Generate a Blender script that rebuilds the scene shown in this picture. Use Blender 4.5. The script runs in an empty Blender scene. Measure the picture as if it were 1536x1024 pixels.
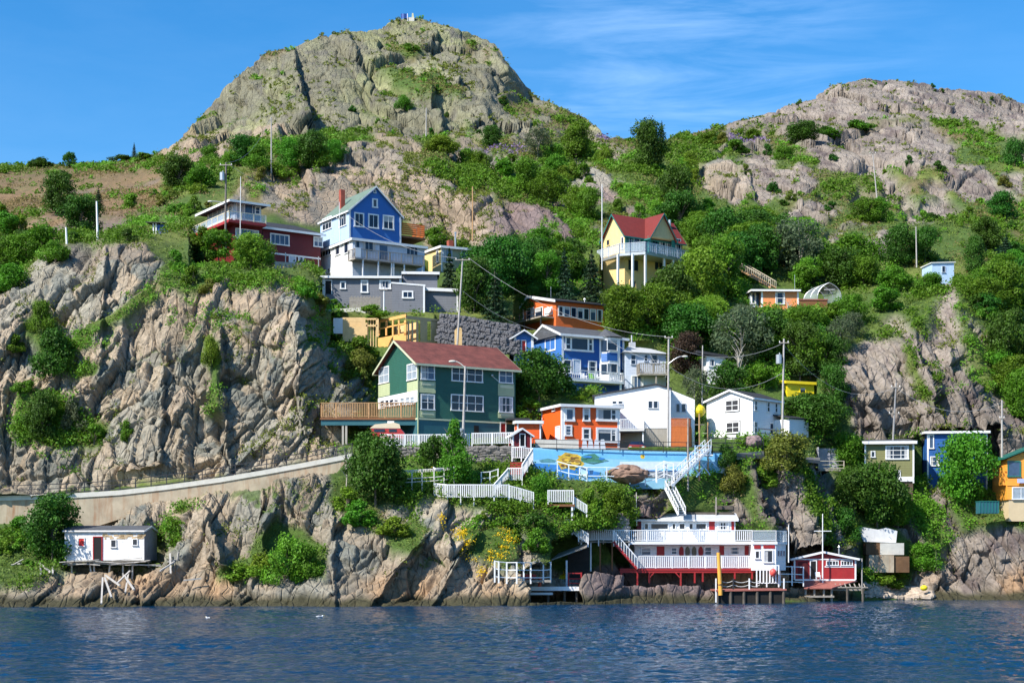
import bpy, math, random
import numpy as np
from mathutils import Vector, Matrix
V = Vector
C = bpy.context.scene.collection
PI = math.pi
rad = math.radians
# ---------------------------------------------------------------- camera model (pixels of the 1536x1024 photograph -> metres)
F, H0, HY, CX = 2400.0, 4.5, 843.0, 768.0
def P(px, py, Y): return V(((px-CX)/F*Y, Y, H0+(HY-py)/F*Y))

# ---------------------------------------------------------------- materials
MATS = {}
def nt(m): m.use_nodes = True; t = m.node_tree; t.nodes.clear(); return t
def node(t, k, **kw):
    n = t.nodes.new(k)
    for a, b in kw.items():
        if a in n.inputs.keys(): n.inputs[a].default_value = b
        else: setattr(n, a, b)
    return n
def mat(name, col, rough=0.7, var=0.12, scale=1.2, siding=0.0, axis=2, metal=0.0, spec=0.4, bump=0.15, streak=0.0, dirt=(0.16,0.13,0.10), dirt_amt=0.0, trans=None, ds=(2.5, 2.5, 0.5)):
    if name in MATS: return MATS[name]
    if siding > 0 and dirt_amt == 0: dirt_amt = .45; dirt = tuple(c*.6+.018 for c in col)
    m = bpy.data.materials.new(name); t = nt(m); L = t.links.new
    out = node(t, 'ShaderNodeOutputMaterial'); b = node(t, 'ShaderNodeBsdfPrincipled')
    b.inputs['Roughness'].default_value = rough; b.inputs['Metallic'].default_value = metal
    b.inputs['Specular IOR Level'].default_value = spec
    tc = node(t, 'ShaderNodeTexCoord')
    n1 = node(t, 'ShaderNodeTexNoise', Scale=scale, Detail=6.0, Roughness=0.65); L(tc.outputs['Object'], n1.inputs['Vector'])
    mr = node(t, 'ShaderNodeMapRange'); mr.inputs[1].default_value = 0.3; mr.inputs[2].default_value = 0.7
    mr.inputs[3].default_value = 1-var; mr.inputs[4].default_value = 1+var; L(n1.outputs['Fac'], mr.inputs[0])
    mx = node(t, 'ShaderNodeMix', data_type='RGBA', blend_type='MULTIPLY'); mx.inputs[0].default_value = 1
    mx.inputs[6].default_value = (*col, 1); L(mr.outputs[0], mx.inputs[7])
    cur = mx.outputs[2]
    if dirt_amt > 0:
        mp = node(t, 'ShaderNodeMapping'); mp.inputs['Scale'].default_value = ds; L(tc.outputs['Object'], mp.inputs[0])
        n2 = node(t, 'ShaderNodeTexNoise', Scale=1.3, Detail=8.0, Roughness=0.75); L(mp.outputs[0], n2.inputs['Vector'])
        r2 = node(t, 'ShaderNodeMapRange'); r2.inputs[1].default_value = 0.48; r2.inputs[2].default_value = 0.72
        r2.inputs[3].default_value = 0; r2.inputs[4].default_value = dirt_amt; L(n2.outputs['Fac'], r2.inputs[0])
        m2 = node(t, 'ShaderNodeMix', data_type='RGBA'); L(r2.outputs[0], m2.inputs[0]); L(cur, m2.inputs[6]); m2.inputs[7].default_value = (*dirt, 1)
        cur = m2.outputs[2]
    L(cur, b.inputs['Base Color'])
    bm = node(t, 'ShaderNodeBump'); bm.inputs['Strength'].default_value = 1.0; bm.inputs['Distance'].default_value = 0.02*bump/0.15
    h = n1.outputs['Fac']
    if siding > 0:
        sp = node(t, 'ShaderNodeSeparateXYZ'); L(tc.outputs['Object'], sp.inputs[0])
        dv = node(t, 'ShaderNodeMath', operation='DIVIDE'); dv.inputs[1].default_value = siding; L(sp.outputs[axis], dv.inputs[0])
        fr = node(t, 'ShaderNodeMath', operation='FRACT'); L(dv.outputs[0], fr.inputs[0])
        if axis == 2:
            iv = node(t, 'ShaderNodeMath', operation='SUBTRACT'); iv.inputs[0].default_value = 1; L(fr.outputs[0], iv.inputs[1])
        else: iv = fr
        bm.inputs['Distance'].default_value = 0.035
        h = iv.outputs[0]
    L(h, bm.inputs['Height']); L(bm.outputs[0], b.inputs['Normal'])
    if trans:
        tr = node(t, 'ShaderNodeBsdfTranslucent'); L(cur, tr.inputs['Color'])
        ms = node(t, 'ShaderNodeMixShader'); ms.inputs[0].default_value = trans
        L(b.outputs[0], ms.inputs[1]); L(tr.outputs[0], ms.inputs[2]); L(ms.outputs[0], out.inputs[0])
    else: L(b.outputs[0], out.inputs[0])
    MATS[name] = m; return m

# ---------------------------------------------------------------- mesh builder
class MB:
    def __init__(s): s.v = []; s.f = []
    def poly(s, pts, faces):
        n = len(s.v); s.v += [tuple(p) for p in pts]; s.f += [tuple(n+i for i in f) for f in faces]; return s
    def box(s, x0, x1, y0, y1, z0, z1):
        if x0 > x1: x0, x1 = x1, x0
        if y0 > y1: y0, y1 = y1, y0
        if z0 > z1: z0, z1 = z1, z0
        return s.poly([(x0,y0,z0),(x1,y0,z0),(x1,y1,z0),(x0,y1,z0),(x0,y0,z1),(x1,y0,z1),(x1,y1,z1),(x0,y1,z1)],
                      [(0,3,2,1),(4,5,6,7),(0,1,5,4),(1,2,6,5),(2,3,7,6),(3,0,4,7)])
    def prism(s, pts, d):      # polygon pts extruded by vector d
        n = len(pts); d = V(d); a = [V(p) for p in pts]; b = [p+d for p in a]
        fs = [tuple(range(n))[::-1], tuple(range(n, 2*n))] + [(i, (i+1) % n, n+(i+1) % n, n+i) for i in range(n)]
        return s.poly(a+b, fs)
    def bar(s, p, q, w=0.1, h=None, up=(0,0,1)):
        p, q = V(p), V(q); h = h or w; d = (q-p)
        if d.length < 1e-6: return s
        d.normalize(); u = V(up)
        if abs(d.dot(u)) > 0.98: u = V((0,1,0))
        a = d.cross(u).normalized(); b = a.cross(d).normalized()
        c = [a*(w/2)*i + b*(h/2)*j for i, j in ((-1,-1),(1,-1),(1,1),(-1,1))]
        return s.poly([p+x for x in c]+[q+x for x in c], [(0,1,2,3)[::-1],(4,5,6,7),(0,1,5,4),(1,2,6,5),(2,3,7,6),(3,0,4,7)])
    def cyl(s, p, q, r, r2=None, n=8, cap=True):
        p, q = V(p), V(q); r2 = r if r2 is None else r2; d = (q-p).normalized(); u = V((0,0,1))
        if abs(d.z) > 0.98: u = V((0,1,0))
        a = d.cross(u).normalized(); b = a.cross(d)
        c = [a*math.cos(2*PI*i/n)+b*math.sin(2*PI*i/n) for i in range(n)]
        fs = [(i, (i+1) % n, n+(i+1) % n, n+i) for i in range(n)]
        if cap: fs += [tuple(range(n))[::-1], tuple(range(n, 2*n))]
        return s.poly([p+x*r for x in c]+[q+x*r2 for x in c], fs)
    def tube(s, pts, r, n=6):
        for a, b in zip(pts[:-1], pts[1:]): s.cyl(a, b, r, n=n)
        return s
    def ball(s, c, r, sx=1, sy=1, sz=1, n=10, m=6):
        c = V(c); vs = []; fs = []
        for j in range(m+1):
            th = PI*j/m
            for i in range(n):
                ph = 2*PI*i/n; vs.append(c+V((r*sx*math.sin(th)*math.cos(ph), r*sy*math.sin(th)*math.sin(ph), r*sz*math.cos(th))))
        for j in range(m):
            for i in range(n): fs.append((j*n+i, (j+1)*n+i, (j+1)*n+(i+1) % n, j*n+(i+1) % n))
        return s.poly(vs, fs)
    def mesh(s, name):
        me = bpy.data.meshes.new(name); me.from_pydata(s.v, [], s.f); me.update(); return me

def obj(name, mb, m, parent=None, label=None, smooth=False):
    me = mb.mesh(name) if isinstance(mb, MB) else mb
    if m is not None and len(me.materials) == 0: me.materials.append(m)
    if smooth: me.polygons.foreach_set('use_smooth', [True]*len(me.polygons))
    o = bpy.data.objects.new(name, me); C.objects.link(o)
    if parent is not None: o.parent = parent
    if label: o['label'] = label
    return o
def tag(o, label=None, cat=None, group=None, kind=None):
    if label: o['label'] = label
    if cat: o['category'] = cat
    if group: o['group'] = group
    if kind: o['kind'] = kind
    return o
def empty(name, label, cat, loc=(0,0,0), rz=0, group=None):
    o = bpy.data.objects.new(name, None); C.objects.link(o); o.location = loc; o.rotation_euler = (0,0,rz)
    o.empty_display_size = 0.5
    return tag(o, label, cat, group)

# ---------------------------------------------------------------- numpy noise
def hsh(ix, iy, iz, seed):
    h = (ix.astype(np.int64)*374761393 + iy.astype(np.int64)*668265263 + iz.astype(np.int64)*2147483647 + seed*974634777) & 0xffffffff
    h = ((h ^ (h >> 13))*1274126177) & 0xffffffff
    h = ((h ^ (h >> 16))*2246822519) & 0xffffffff
    h = h ^ (h >> 15)
    return (h & 0xffffff)/float(0x1000000)
def vnoise(x, y, z=None, seed=0):
    if z is None: z = np.zeros_like(x)
    ix, iy, iz = np.floor(x), np.floor(y), np.floor(z); fx, fy, fz = x-ix, y-iy, z-iz
    fx = fx*fx*(3-2*fx); fy = fy*fy*(3-2*fy); fz = fz*fz*(3-2*fz); r = 0
    for dz in (0, 1):
        for dy in (0, 1):
            for dx in (0, 1):
                w = (fx if dx else 1-fx)*(fy if dy else 1-fy)*(fz if dz else 1-fz)
                r = r + w*hsh(ix+dx, iy+dy, iz+dz, seed)
    return r*2-1
def fbm(x, y, z=None, seed=0, o=4, g=0.5):
    r = 0; a = 1; t = 0
    for i in range(o):
        k = 2.03**i
        r = r+a*vnoise(x*k+i*17.3, y*k+i*5.1, None if z is None else z*k, seed+i); t += a; a *= g
    return r/t
def voro(x, y, seed=0, jit=0.85):
    """returns F1, F2, cell random a,b,c, local dx,dy"""
    ix, iy = np.floor(x), np.floor(y); z = np.zeros_like(x)
    f1 = np.full(x.shape, 9.); f2 = np.full(x.shape, 9.); cx = np.zeros(x.shape); cy = np.zeros(x.shape); dx1 = np.zeros(x.shape); dy1 = np.zeros(x.shape)
    for j in (-1, 0, 1):
        for i in (-1, 0, 1):
            gx, gy = ix+i, iy+j
            px = gx+0.5+(hsh(gx, gy, z, seed)-0.5)*jit; py = gy+0.5+(hsh(gx, gy, z+1, seed)-0.5)*jit
            dx, dy = x-px, y-py; d = np.sqrt(dx*dx+dy*dy)
            near = d < f1
            f2 = np.where(near, f1, np.minimum(f2, d))
            cx = np.where(near, gx, cx); cy = np.where(near, gy, cy)
            dx1 = np.where(near, dx, dx1); dy1 = np.where(near, dy, dy1)
            f1 = np.where(near, d, f1)
    return f1, f2, hsh(cx, cy, z+2, seed), hsh(cx, cy, z+3, seed), hsh(cx, cy, z+4, seed), dx1, dy1
def sstep(a, b, x):
    t = np.clip((x-a)/(b-a), 0, 1); return t*t*(3-2*t)
# ================================================================ TERRAIN
WLK = [(-200,163),(0,163),(400,165),(760,166),(870,174),(1000,180),(1180,182),(1290,190),(1380,195),(1536,192),(1760,190)]
SKY = [(-200,262),(0,250),(50,250),(100,249),(150,246),(200,240),(235,234),(262,215),(300,180),(330,140),(370,100),(400,80),(440,68),(475,55),(520,44),(548,48),(580,36),(610,27),(650,30),(690,46),(720,58),(742,66),(762,90),(790,130),(810,145),(850,165),(880,178),(915,204),(940,208),(1000,212),(1040,200),(1090,186),(1150,170),(1200,152),(1240,136),(1270,124),(1300,117),(1340,120),(1400,128),(1450,136),(1500,142),(1536,152),(1760,190)]
COLS = {
 -200:'880:166 850:171 790:178 750:182 736:184.5 730:189 600:197 500:205 440:215 400:235 330:275 262:380',
 0:'880:166 850:171 800:176 780:181 738:184.5 731:189 600:196 500:202 440:209 400:226 340:262 300:300 250:380',
 100:'880:166 845:173 800:178 775:181 738:184.5 729:189 600:195 480:203 390:211 365:217 345:242 300:292 245:390',
 200:'880:167 845:173 800:177 760:180 737:184.5 724:189 600:195 450:204 385:210 362:216 345:232 320:262 280:312 240:392',
 300:'850:171 780:176 740:180 724:184.5 714:189 600:194 500:200 410:208 385:214 350:229 300:262 250:300 220:340 178:385',
 400:'860:170 760:177 720:181 708:184.5 699:189 600:193 500:198 440:203 420:208 402:222 350:240 310:262 260:280 235:305 200:345 80:400',
 450:'860:170 760:177 705:181 699:184.5 692:189 600:193 500:198 450:204 430:210 412:224 340:256 260:284 215:315 195:342 60:404',
 500:'860:170 780:175 720:180 700:183 680:188 640:195 600:198 560:202 520:207 490:213 450:222 400:238 340:262 260:286 215:312 195:342 48:410',
 560:'880:169 800:173 760:177 700:184 672:188 660:196 600:206 560:209 490:215 465:223 410:240 340:268 250:290 215:320 195:345 40:418',
 640:'880:169 800:173 755:176 715:183 668:187 656:191 600:205 520:211 480:220 450:230 400:246 350:270 250:292 215:315 200:345 28:425',
 720:'880:169 800:174 765:177 720:183 670:187 656:191 560:206 520:214 470:224 440:234 400:248 380:260 300:280 240:308 190:350 58:425',
 800:'880:170 800:175 765:179 716:184 672:187 665:191 600:204 560:208 500:217 450:229 400:250 370:262 300:288 250:312 200:352 140:415',
 880:'880:176 800:178 765:181 716:184.5 672:187 665:191 600:204 560:210 500:219 450:233 400:252 340:275 280:310 230:345 178:395',
 960:'870:181 800:183 765:184 716:185.5 672:188 665:192 600:206 560:212 500:223 440:246 400:258 350:270 300:295 250:325 210:375',
 1040:'870:183 800:185 750:187 716:188 676:189 667:193 640:200 600:208 540:220 480:234 430:250 380:264 330:290 280:320 220:368 200:400',
 1120:'870:185 790:187 740:190 700:192 670:195 640:203 600:209 540:220 480:234 440:246 380:264 330:290 280:320 220:370 178:435',
 1200:'870:188 790:191 720:195 690:198 662:201 640:206 580:213 520:225 460:243 420:256 360:275 310:300 250:340 200:385 152:460',
 1280:'872:192 800:195 760:198 720:201 690:205 660:208 600:212 550:216 515:222 470:238 420:258 360:280 300:310 240:350 190:405 120:480',
 1360:'885:197 840:199 800:200 760:202 722:204 700:208 660:210 580:214 510:221 470:233 430:250 400:262 340:290 300:315 230:352 180:410 120:490',
 1440:'880:196 800:199 745:202 715:207 660:210 600:213 500:222 430:238 410:252 380:272 330:300 240:352 190:415 135:500',
 1536:'880:194 800:198 762:201 722:208 660:213 600:221 500:236 420:262 340:300 240:352 210:400 152:510',
 1760:'880:193 800:198 762:202 722:210 660:216 600:226 500:242 420:268 340:305 190:510'}
cpx = sorted(COLS)
def parse(s): return sorted([tuple(float(q) for q in k.split(':')) for k in s.split()])
CK = {c: parse(COLS[c]) for c in cpx}
def wl_py(px): 
    Yw = np.interp(px, [a for a, _ in WLK], [b for _, b in WLK]); return HY+H0*F/Yw, Yw
skx = np.array([a for a, _ in SKY], float); sky_ = np.array([b for _, b in SKY], float)
def sky_py(px):
    return np.interp(px, skx, sky_)
def baseY(px, py):
    px = np.asarray(px, float); py = np.asarray(py, float); w, Yw = wl_py(px)
    vals = []
    for c in cpx:
        k = CK[c]; xs = np.array([a for a, _ in k]); ys = np.array([b for _, b in k])
        # continue to the waterline below the lowest knot
        wc, Yc = wl_py(c)
        xs = np.append(xs, wc); ys = np.append(ys, min(float(Yc), ys[-1]-0.5))
        vals.append(np.interp(py, xs, ys))
    vals = np.array(vals)
    idx = np.clip(np.searchsorted(cpx, px)-1, 0, len(cpx)-2)
    ca = np.array(cpx, float); t = (px-ca[idx])/(ca[idx+1]-ca[idx]); t = np.clip(t, 0, 1)
    t = t*t*(3-2*t)*0.6+t*0.4
    a = np.take_along_axis(vals, idx[None], 0)[0]; b = np.take_along_axis(vals, (idx+1)[None], 0)[0]
    return a*(1-t)+b*t
NX, NY = 1260, 620
pxs = np.linspace(-180, 1740, NX)
tt = np.linspace(0, 1, NY)
PX = np.repeat(pxs[None, :], NY, 0)
wpy, _ = wl_py(pxs); spy = sky_py(pxs)
jag = fbm(pxs/30., pxs*0, seed=5, o=5, g=0.6)*5*np.clip((260-spy)/80, 0.15, 1)*np.where(pxs > 1000, 0.5, 1)
spy = spy+jag
PY = wpy[None, :]+(spy-wpy)[None, :]*tt[:, None]
YB = baseY(PX, PY)

# --- where the bedrock shows: outlines in photograph pixels
ROCK = [
 [(232,236),(300,180),(330,138),(370,98),(440,66),(520,40),(610,20),(700,40),(750,66),(800,130),(850,172),(800,196),(745,205),(700,192),(640,205),(560,212),(500,196),(465,200),(420,212),(360,220),(330,240),(300,246),(260,240)],
 [(345,300),(385,262),(440,252),(520,215),(620,205),(645,235),(700,236),(730,262),(745,300),(800,292),(862,352),(858,384),(800,380),(770,350),(740,390),(700,360),(640,372),(600,330),(560,320),(500,342),(430,330),(390,300),(360,310)],
 [(0,440),(60,385),(130,362),(215,368),(250,400),(300,402),(330,372),(350,400),(430,428),(470,470),(510,520),(560,590),(545,610),(520,650),(510,690),(400,705),(300,718),(200,732),(-200,745),(-200,470)],
 [(880,185),(920,200),(905,212),(870,205)],[(848,243),(878,240),(912,268),(932,302),(890,306),(858,276)],[(880,345),(900,322),(940,320),(960,345),(930,370),(890,360)],
 [(120,790),(200,742),(300,726),(420,708),(525,694),(500,730),(520,760),(600,752),(650,745),(760,765),(775,780),(800,830),(850,865),(880,880),(880,915),(-200,915),(-200,878),(40,876),(110,846),(240,850),(250,800)],
 [(1240,560),(1270,525),(1320,505),(1400,490),(1410,420),(1425,410),(1440,470),(1490,560),(1520,620),(1600,640),(1760,650),(1760,700),(1500,700),(1480,650),(1390,650),(1290,662),(1265,620)],
 [(1440,455),(1470,480),(1510,560),(1500,570),(1460,500)],
 [(1085,200),(1100,182),(1200,150),(1290,110),(1400,120),(1536,140),(1760,180),(1760,240),(1510,215),(1440,182),(1360,178),(1240,200),(1150,196),(1105,206)],
 [(1215,230),(1260,205),(1330,188),(1390,182),(1430,215),(1440,262),(1380,250),(1370,262),(1330,240),(1350,275),(1290,260),(1235,262)],
 [(1048,275),(1060,245),(1085,238),(1105,258),(1125,290),(1110,305),(1075,295)],
 [(1105,240),(1140,228),(1165,232),(1160,260),(1170,285),(1145,310),(1120,285)],
 [(1160,262),(1200,248),(1225,262),(1225,285),(1200,300),(1170,300)],
 [(1170,325),(1200,305),(1235,296),(1262,315),(1240,332),(1190,332)],[(1255,340),(1290,322),(1312,330),(1300,340)],
 [(1350,325),(1385,300),(1420,295),(1445,322),(1410,334),(1360,335)],[(1410,262),(1440,243),(1480,250),(1505,282),(1490,305),(1445,300)],[(1380,285),(1400,265),(1425,275),(1420,298)],
 [(1320,270),(1345,265),(1350,285),(1330,292)],[(1290,362),(1330,340),(1350,350),(1330,380),(1300,385)],[(1500,260),(1536,255),(1536,285),(1510,280)],
 [(1235,350),(1265,340),(1270,362),(1245,365)],
 [(1125,700),(1150,690),(1185,700),(1205,740),(1235,790),(1262,830),(1268,880),(1300,898),(860,915),(868,870),(900,850),(1000,850),(1180,850),(1175,800),(1140,780),(1130,740)],
 [(1205,690),(1245,710),(1275,770),(1290,830),(1300,880),(1262,870),(1250,800),(1215,740)],
 [(1345,765),(1372,730),(1405,705),(1430,745),(1500,770),(1540,790),(1760,800),(1760,910),(1370,905),(1362,870),(1385,830),(1355,800)],
 [(945,725),(975,705),(1000,720),(1005,760),(985,790),(960,775)],
 [(1085,740),(1110,750),(1130,790),(1105,790)],
 [(700,870),(730,860),(880,868),(880,915),(700,915)],
 [(1320,482),(1345,475),(1372,492),(1350,500)]]
GREEN = [  # ground cover inside the rock outlines
 [(575,60),(640,70),(625,90),(590,80)],[(560,100),(640,110),(700,130),(690,145),(600,130)],
 [(700,60),(735,78),(725,88),(700,78)],[(500,210),(560,215),(560,200),(520,190)],[(760,130),(800,150),(850,172),(840,200),(780,190),(755,160)],
 [(45,450),(75,470),(100,520),(110,560),(60,550),(35,500)],[(25,580),(100,600),(160,640),(150,668),(60,668),(20,640)],[(250,380),(300,385),(290,440),(240,430)],[(235,372),(310,380),(345,405),(330,430),(270,440)],
 [(305,500),(330,510),(330,620),(310,620)],[(340,395),(440,420),(400,432),(345,420)],[(120,555),(160,545),(150,565),(110,570)],[(160,470),(235,430),(245,440),(150,500),(95,540),(85,525)],
 [(372,275),(400,278),(392,320),(378,322)],[(625,228),(700,236),(742,268),(700,284),(650,266)],
 [(320,850),(370,830),(380,800),(420,780),(460,790),(490,830),(490,868),(400,868),(330,862)],[(570,800),(620,770),(640,790),(625,830),(585,822)],[(500,690),(570,700),(570,800),(520,780),(490,745)],
 [(700,790),(760,780),(790,840),(760,850),(710,830)],[(660,742),(790,750),(866,820),(872,852),(842,846),(775,772),(665,755)],
 [(1200,700),(1235,760),(1262,860),(1240,830),(1200,740)],[(1440,450),(1475,520),(1510,590),(1490,590),(1450,520)],[(1080,690),(1120,720),(1125,770),(1090,740)],
 [(1360,735),(1380,735),(1430,800),(1400,830),(1375,800)],[(1360,560),(1385,570),(1400,600),(1380,600)],[(1345,500),(1370,530),(1378,580),(1360,560)],[(1420,700),(1540,760),(1540,790),(1440,790)]]
TALUS = [[(0,262),(240,252),(240,310),(160,340),(60,380),(-200,400),(-200,262)],[(130,350),(200,315),(200,325),(145,365)]]
def inpoly(px, py, poly):
    n = len(poly); r = np.zeros(px.shape, bool)
    for i in range(n):
        x1, y1 = poly[i]; x2, y2 = poly[(i+1) % n]
        if y1 == y2: continue
        c = ((y1 > py) != (y2 > py)) & (px < (x2-x1)*(py-y1)/(y2-y1)+x1); r ^= c
    return r
def blur(a, n=2, k=1):
    for _ in range(k):
        for ax in (0, 1):
            p = np.pad(a, [(n, n) if i == ax else (0, 0) for i in (0, 1)], mode='edge'); cs = np.cumsum(p, axis=ax)
            if ax == 0: a = np.vstack([cs[2*n:2*n+1], cs[2*n+1:]-cs[:-2*n-1]])/(2*n+1)
            else: a = np.hstack([cs[:, 2*n:2*n+1], cs[:, 2*n+1:]-cs[:, :-2*n-1]])/(2*n+1)
    return a
wa = np.where((PX > 1030) & (PY < 440), .5, 1.0); wx = PX+fbm(PX/26, PY/26, seed=11, o=4)*11*wa; wy = PY+fbm(PX/26, PY/26, seed=21, o=4)*10*wa
rock = np.zeros(PX.shape)
for p in ROCK: rock = np.maximum(rock, inpoly(wx, wy, p))
for p in GREEN: rock = np.where(inpoly(wx, wy, p), 0, rock)
outc = fbm(PX/34+3, PY/20, seed=301, o=4)+.25*fbm(PX/9, PY/7, seed=303, o=2)
zone_o = sstep(345, 300, PY)*sstep(560, 680, PX)*(1-sstep(1000, 1040, PX)*sstep(1060, 1030, PX))
rock = np.where((outc > .27) & (zone_o > .5) & (rock < .5) & (PY > spy[None, :]+3), 1, rock)
rock = np.where((outc > .12) & (PX > 740) & (PX < 925) & (PY < 205) & (PY > spy[None, :]+2), 1, rock)
talus = np.zeros(PX.shape)
for p in TALUS: talus = np.maximum(talus, inpoly(wx, wy, p))
talus = blur(talus, 4)*(1-rock)
rockb = blur(rock, 2, 2); rockw = blur(rock, 12, 2)

# --- buttress and gully steps: (x1,y1,x2,y2, side depth, reach px)  left of the line stands forward
FAULT = [(445,78,470,195,11,60),(522,48,566,135,6,50),(645,118,668,190,8,50),(690,110,752,200,7,60),(742,70,800,150,8,60),(560,215,600,330,2.5,40),(735,255,775,370,4,45),(800,300,860,372,4,40),
 (330,480,350,700,2.5,40),(440,440,555,640,5,45),(160,380,150,560,2.0,40),(250,520,240,700,2,35),(425,640,330,720,1.0,20),
 (925//3+0,760,345,850,3.5,35),(395,740,400,850,2,30),(640,800,560,905,2.2,40),(720,800,650,905,2,40),(500,760,505,905,1.5,25),
 (1290,540,1345,655,3,35),(1375,495,1430,650,4,40),(1440,520,1510,650,4,40),(1130,700,1175,850,3.5,22),(1200,700,1255,880,3,25),(1265,760,1300,880,4,26),
 (1350,195,1440,280,3,30),(1300,200,1360,290,2,30),(1430,150,1470,230,4,30),(1400,800,1430,900,2.0,30),(1290,130,1350,190,3,40)]
Ydef = np.zeros(PX.shape)
for (x1, y1, x2, y2, a, w) in FAULT:
    t = np.clip((PY-y1)/(y2-y1+1e-6), -0.3, 1.3); fx = x1+(x2-x1)*t+fbm(PY/14, PY*0+x1, seed=int(x1), o=3)*5
    d = (fx-PX)                                   # positive on the left
    inn = sstep(-0.15, 0.12, (PY-y1)/(y2-y1))*(1-sstep(0.88, 1.15, (PY-y1)/(y2-y1)))
    Ydef -= a*inn*sstep(-2.5, 2.5, d)*np.exp(-np.clip(d, 0, None)/w)
# outcrops bulge out of the turf
Ydef -= rockw*2.0*np.clip(YB/260, 0.7, 1.5)
YB2 = YB+Ydef
# --- building plots: (x0,y0,x1,y1, depth) the ground is cut back behind them
PADS = []
def pad(x0, y0, x1, y1, Y): PADS.append((x0, y0, x1, y1, Y))
PADS = []
def pad(poly, Y):
    if len(poly) == 4 and not isinstance(poly[0], tuple): x0, y0, x1, y1 = poly; poly = [(x0,y0),(x1,y0),(x1,y1),(x0,y1)]
    PADS.append((poly, Y))
pad([(-180,744),(0,742),(180,736),(330,717),(460,694),(525,683),(505,706),(400,732),(330,738),(245,746),(200,758),(150,785),(-180,792)], 185.2)
pad((556,505,782,662), 204); pad((478,600,570,668), 193)          # green house, its deck
pad((640,668,797,692), 189.2)
pad((806,600,942,694), 199); pad((772,625,815,665), 196)          # orange house, red-orange shed
pad((892,572,1048,670), 203); pad((1056,582,1200,662), 206)       # white houses
pad([(795,664),(1100,668),(1100,706),(1010,722),(1000,732),(800,716)], 190)
pad([(783,850),(874,838),(874,903),(795,903),(790,880)], 179); pad((90,836,232,852), 174.6)
pad([(824,812),(862,796),(950,790),(950,862),(874,870),(824,866)], 184)  # mural wall
pad((765,482,940,590), 222); pad((935,512,1003,592), 222)
pad((770,440,912,495), 234)
pad((900,318,1042,440), 268)
pad((480,400,692,468), 236); pad((466,278,642,415), 247); pad((632,362,738,408), 250)
pad((283,296,503,404), 246)
pad((496,470,664,520), 219); pad([(652,468),(780,480),(780,532),(655,525)], 223)
pad((1120,425,1206,462), 246); pad((1198,418,1270,466), 246)
pad((1388,388,1436,424), 254)
pad((1290,655,1388,724), 210); pad((1384,638,1500,716), 214); pad((1498,668,1760,764), 210)
pad((1222,668,1272,706), 204)
pad((948,766,1108,800), 186.5); pad([(900,800),(1128,800),(1186,800),(1186,858),(930,858)], 190.5)
pad((930,856,1186,884), 186)
pad((1184,818,1290,876), 196)
pad((94,790,244,848), 178)
pad((222,333,252,350), 236)
pad((1284,786,1366,856), 197); pad((1056,525,1092,552), 218); pad((1176,566,1226,594), 216)
padm = np.zeros(PX.shape)
for (pl, Yp) in PADS:
    m = inpoly(PX, PY, pl)
    YB2 = np.where(m, np.maximum(YB2, Yp), YB2); padm = np.maximum(padm, m)
padm = blur(padm, 4)
X = (PX-CX)/F*YB2; Z = H0+(HY-PY)/F*YB2; Yv = YB2.copy()
# --- blocky slanting bedrock relief, in metres
gentle = blur(np.clip(np.gradient(Yv, axis=0)/(np.abs(np.gradient(Z, axis=0))+1e-3), 0, 3), 10)
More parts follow.
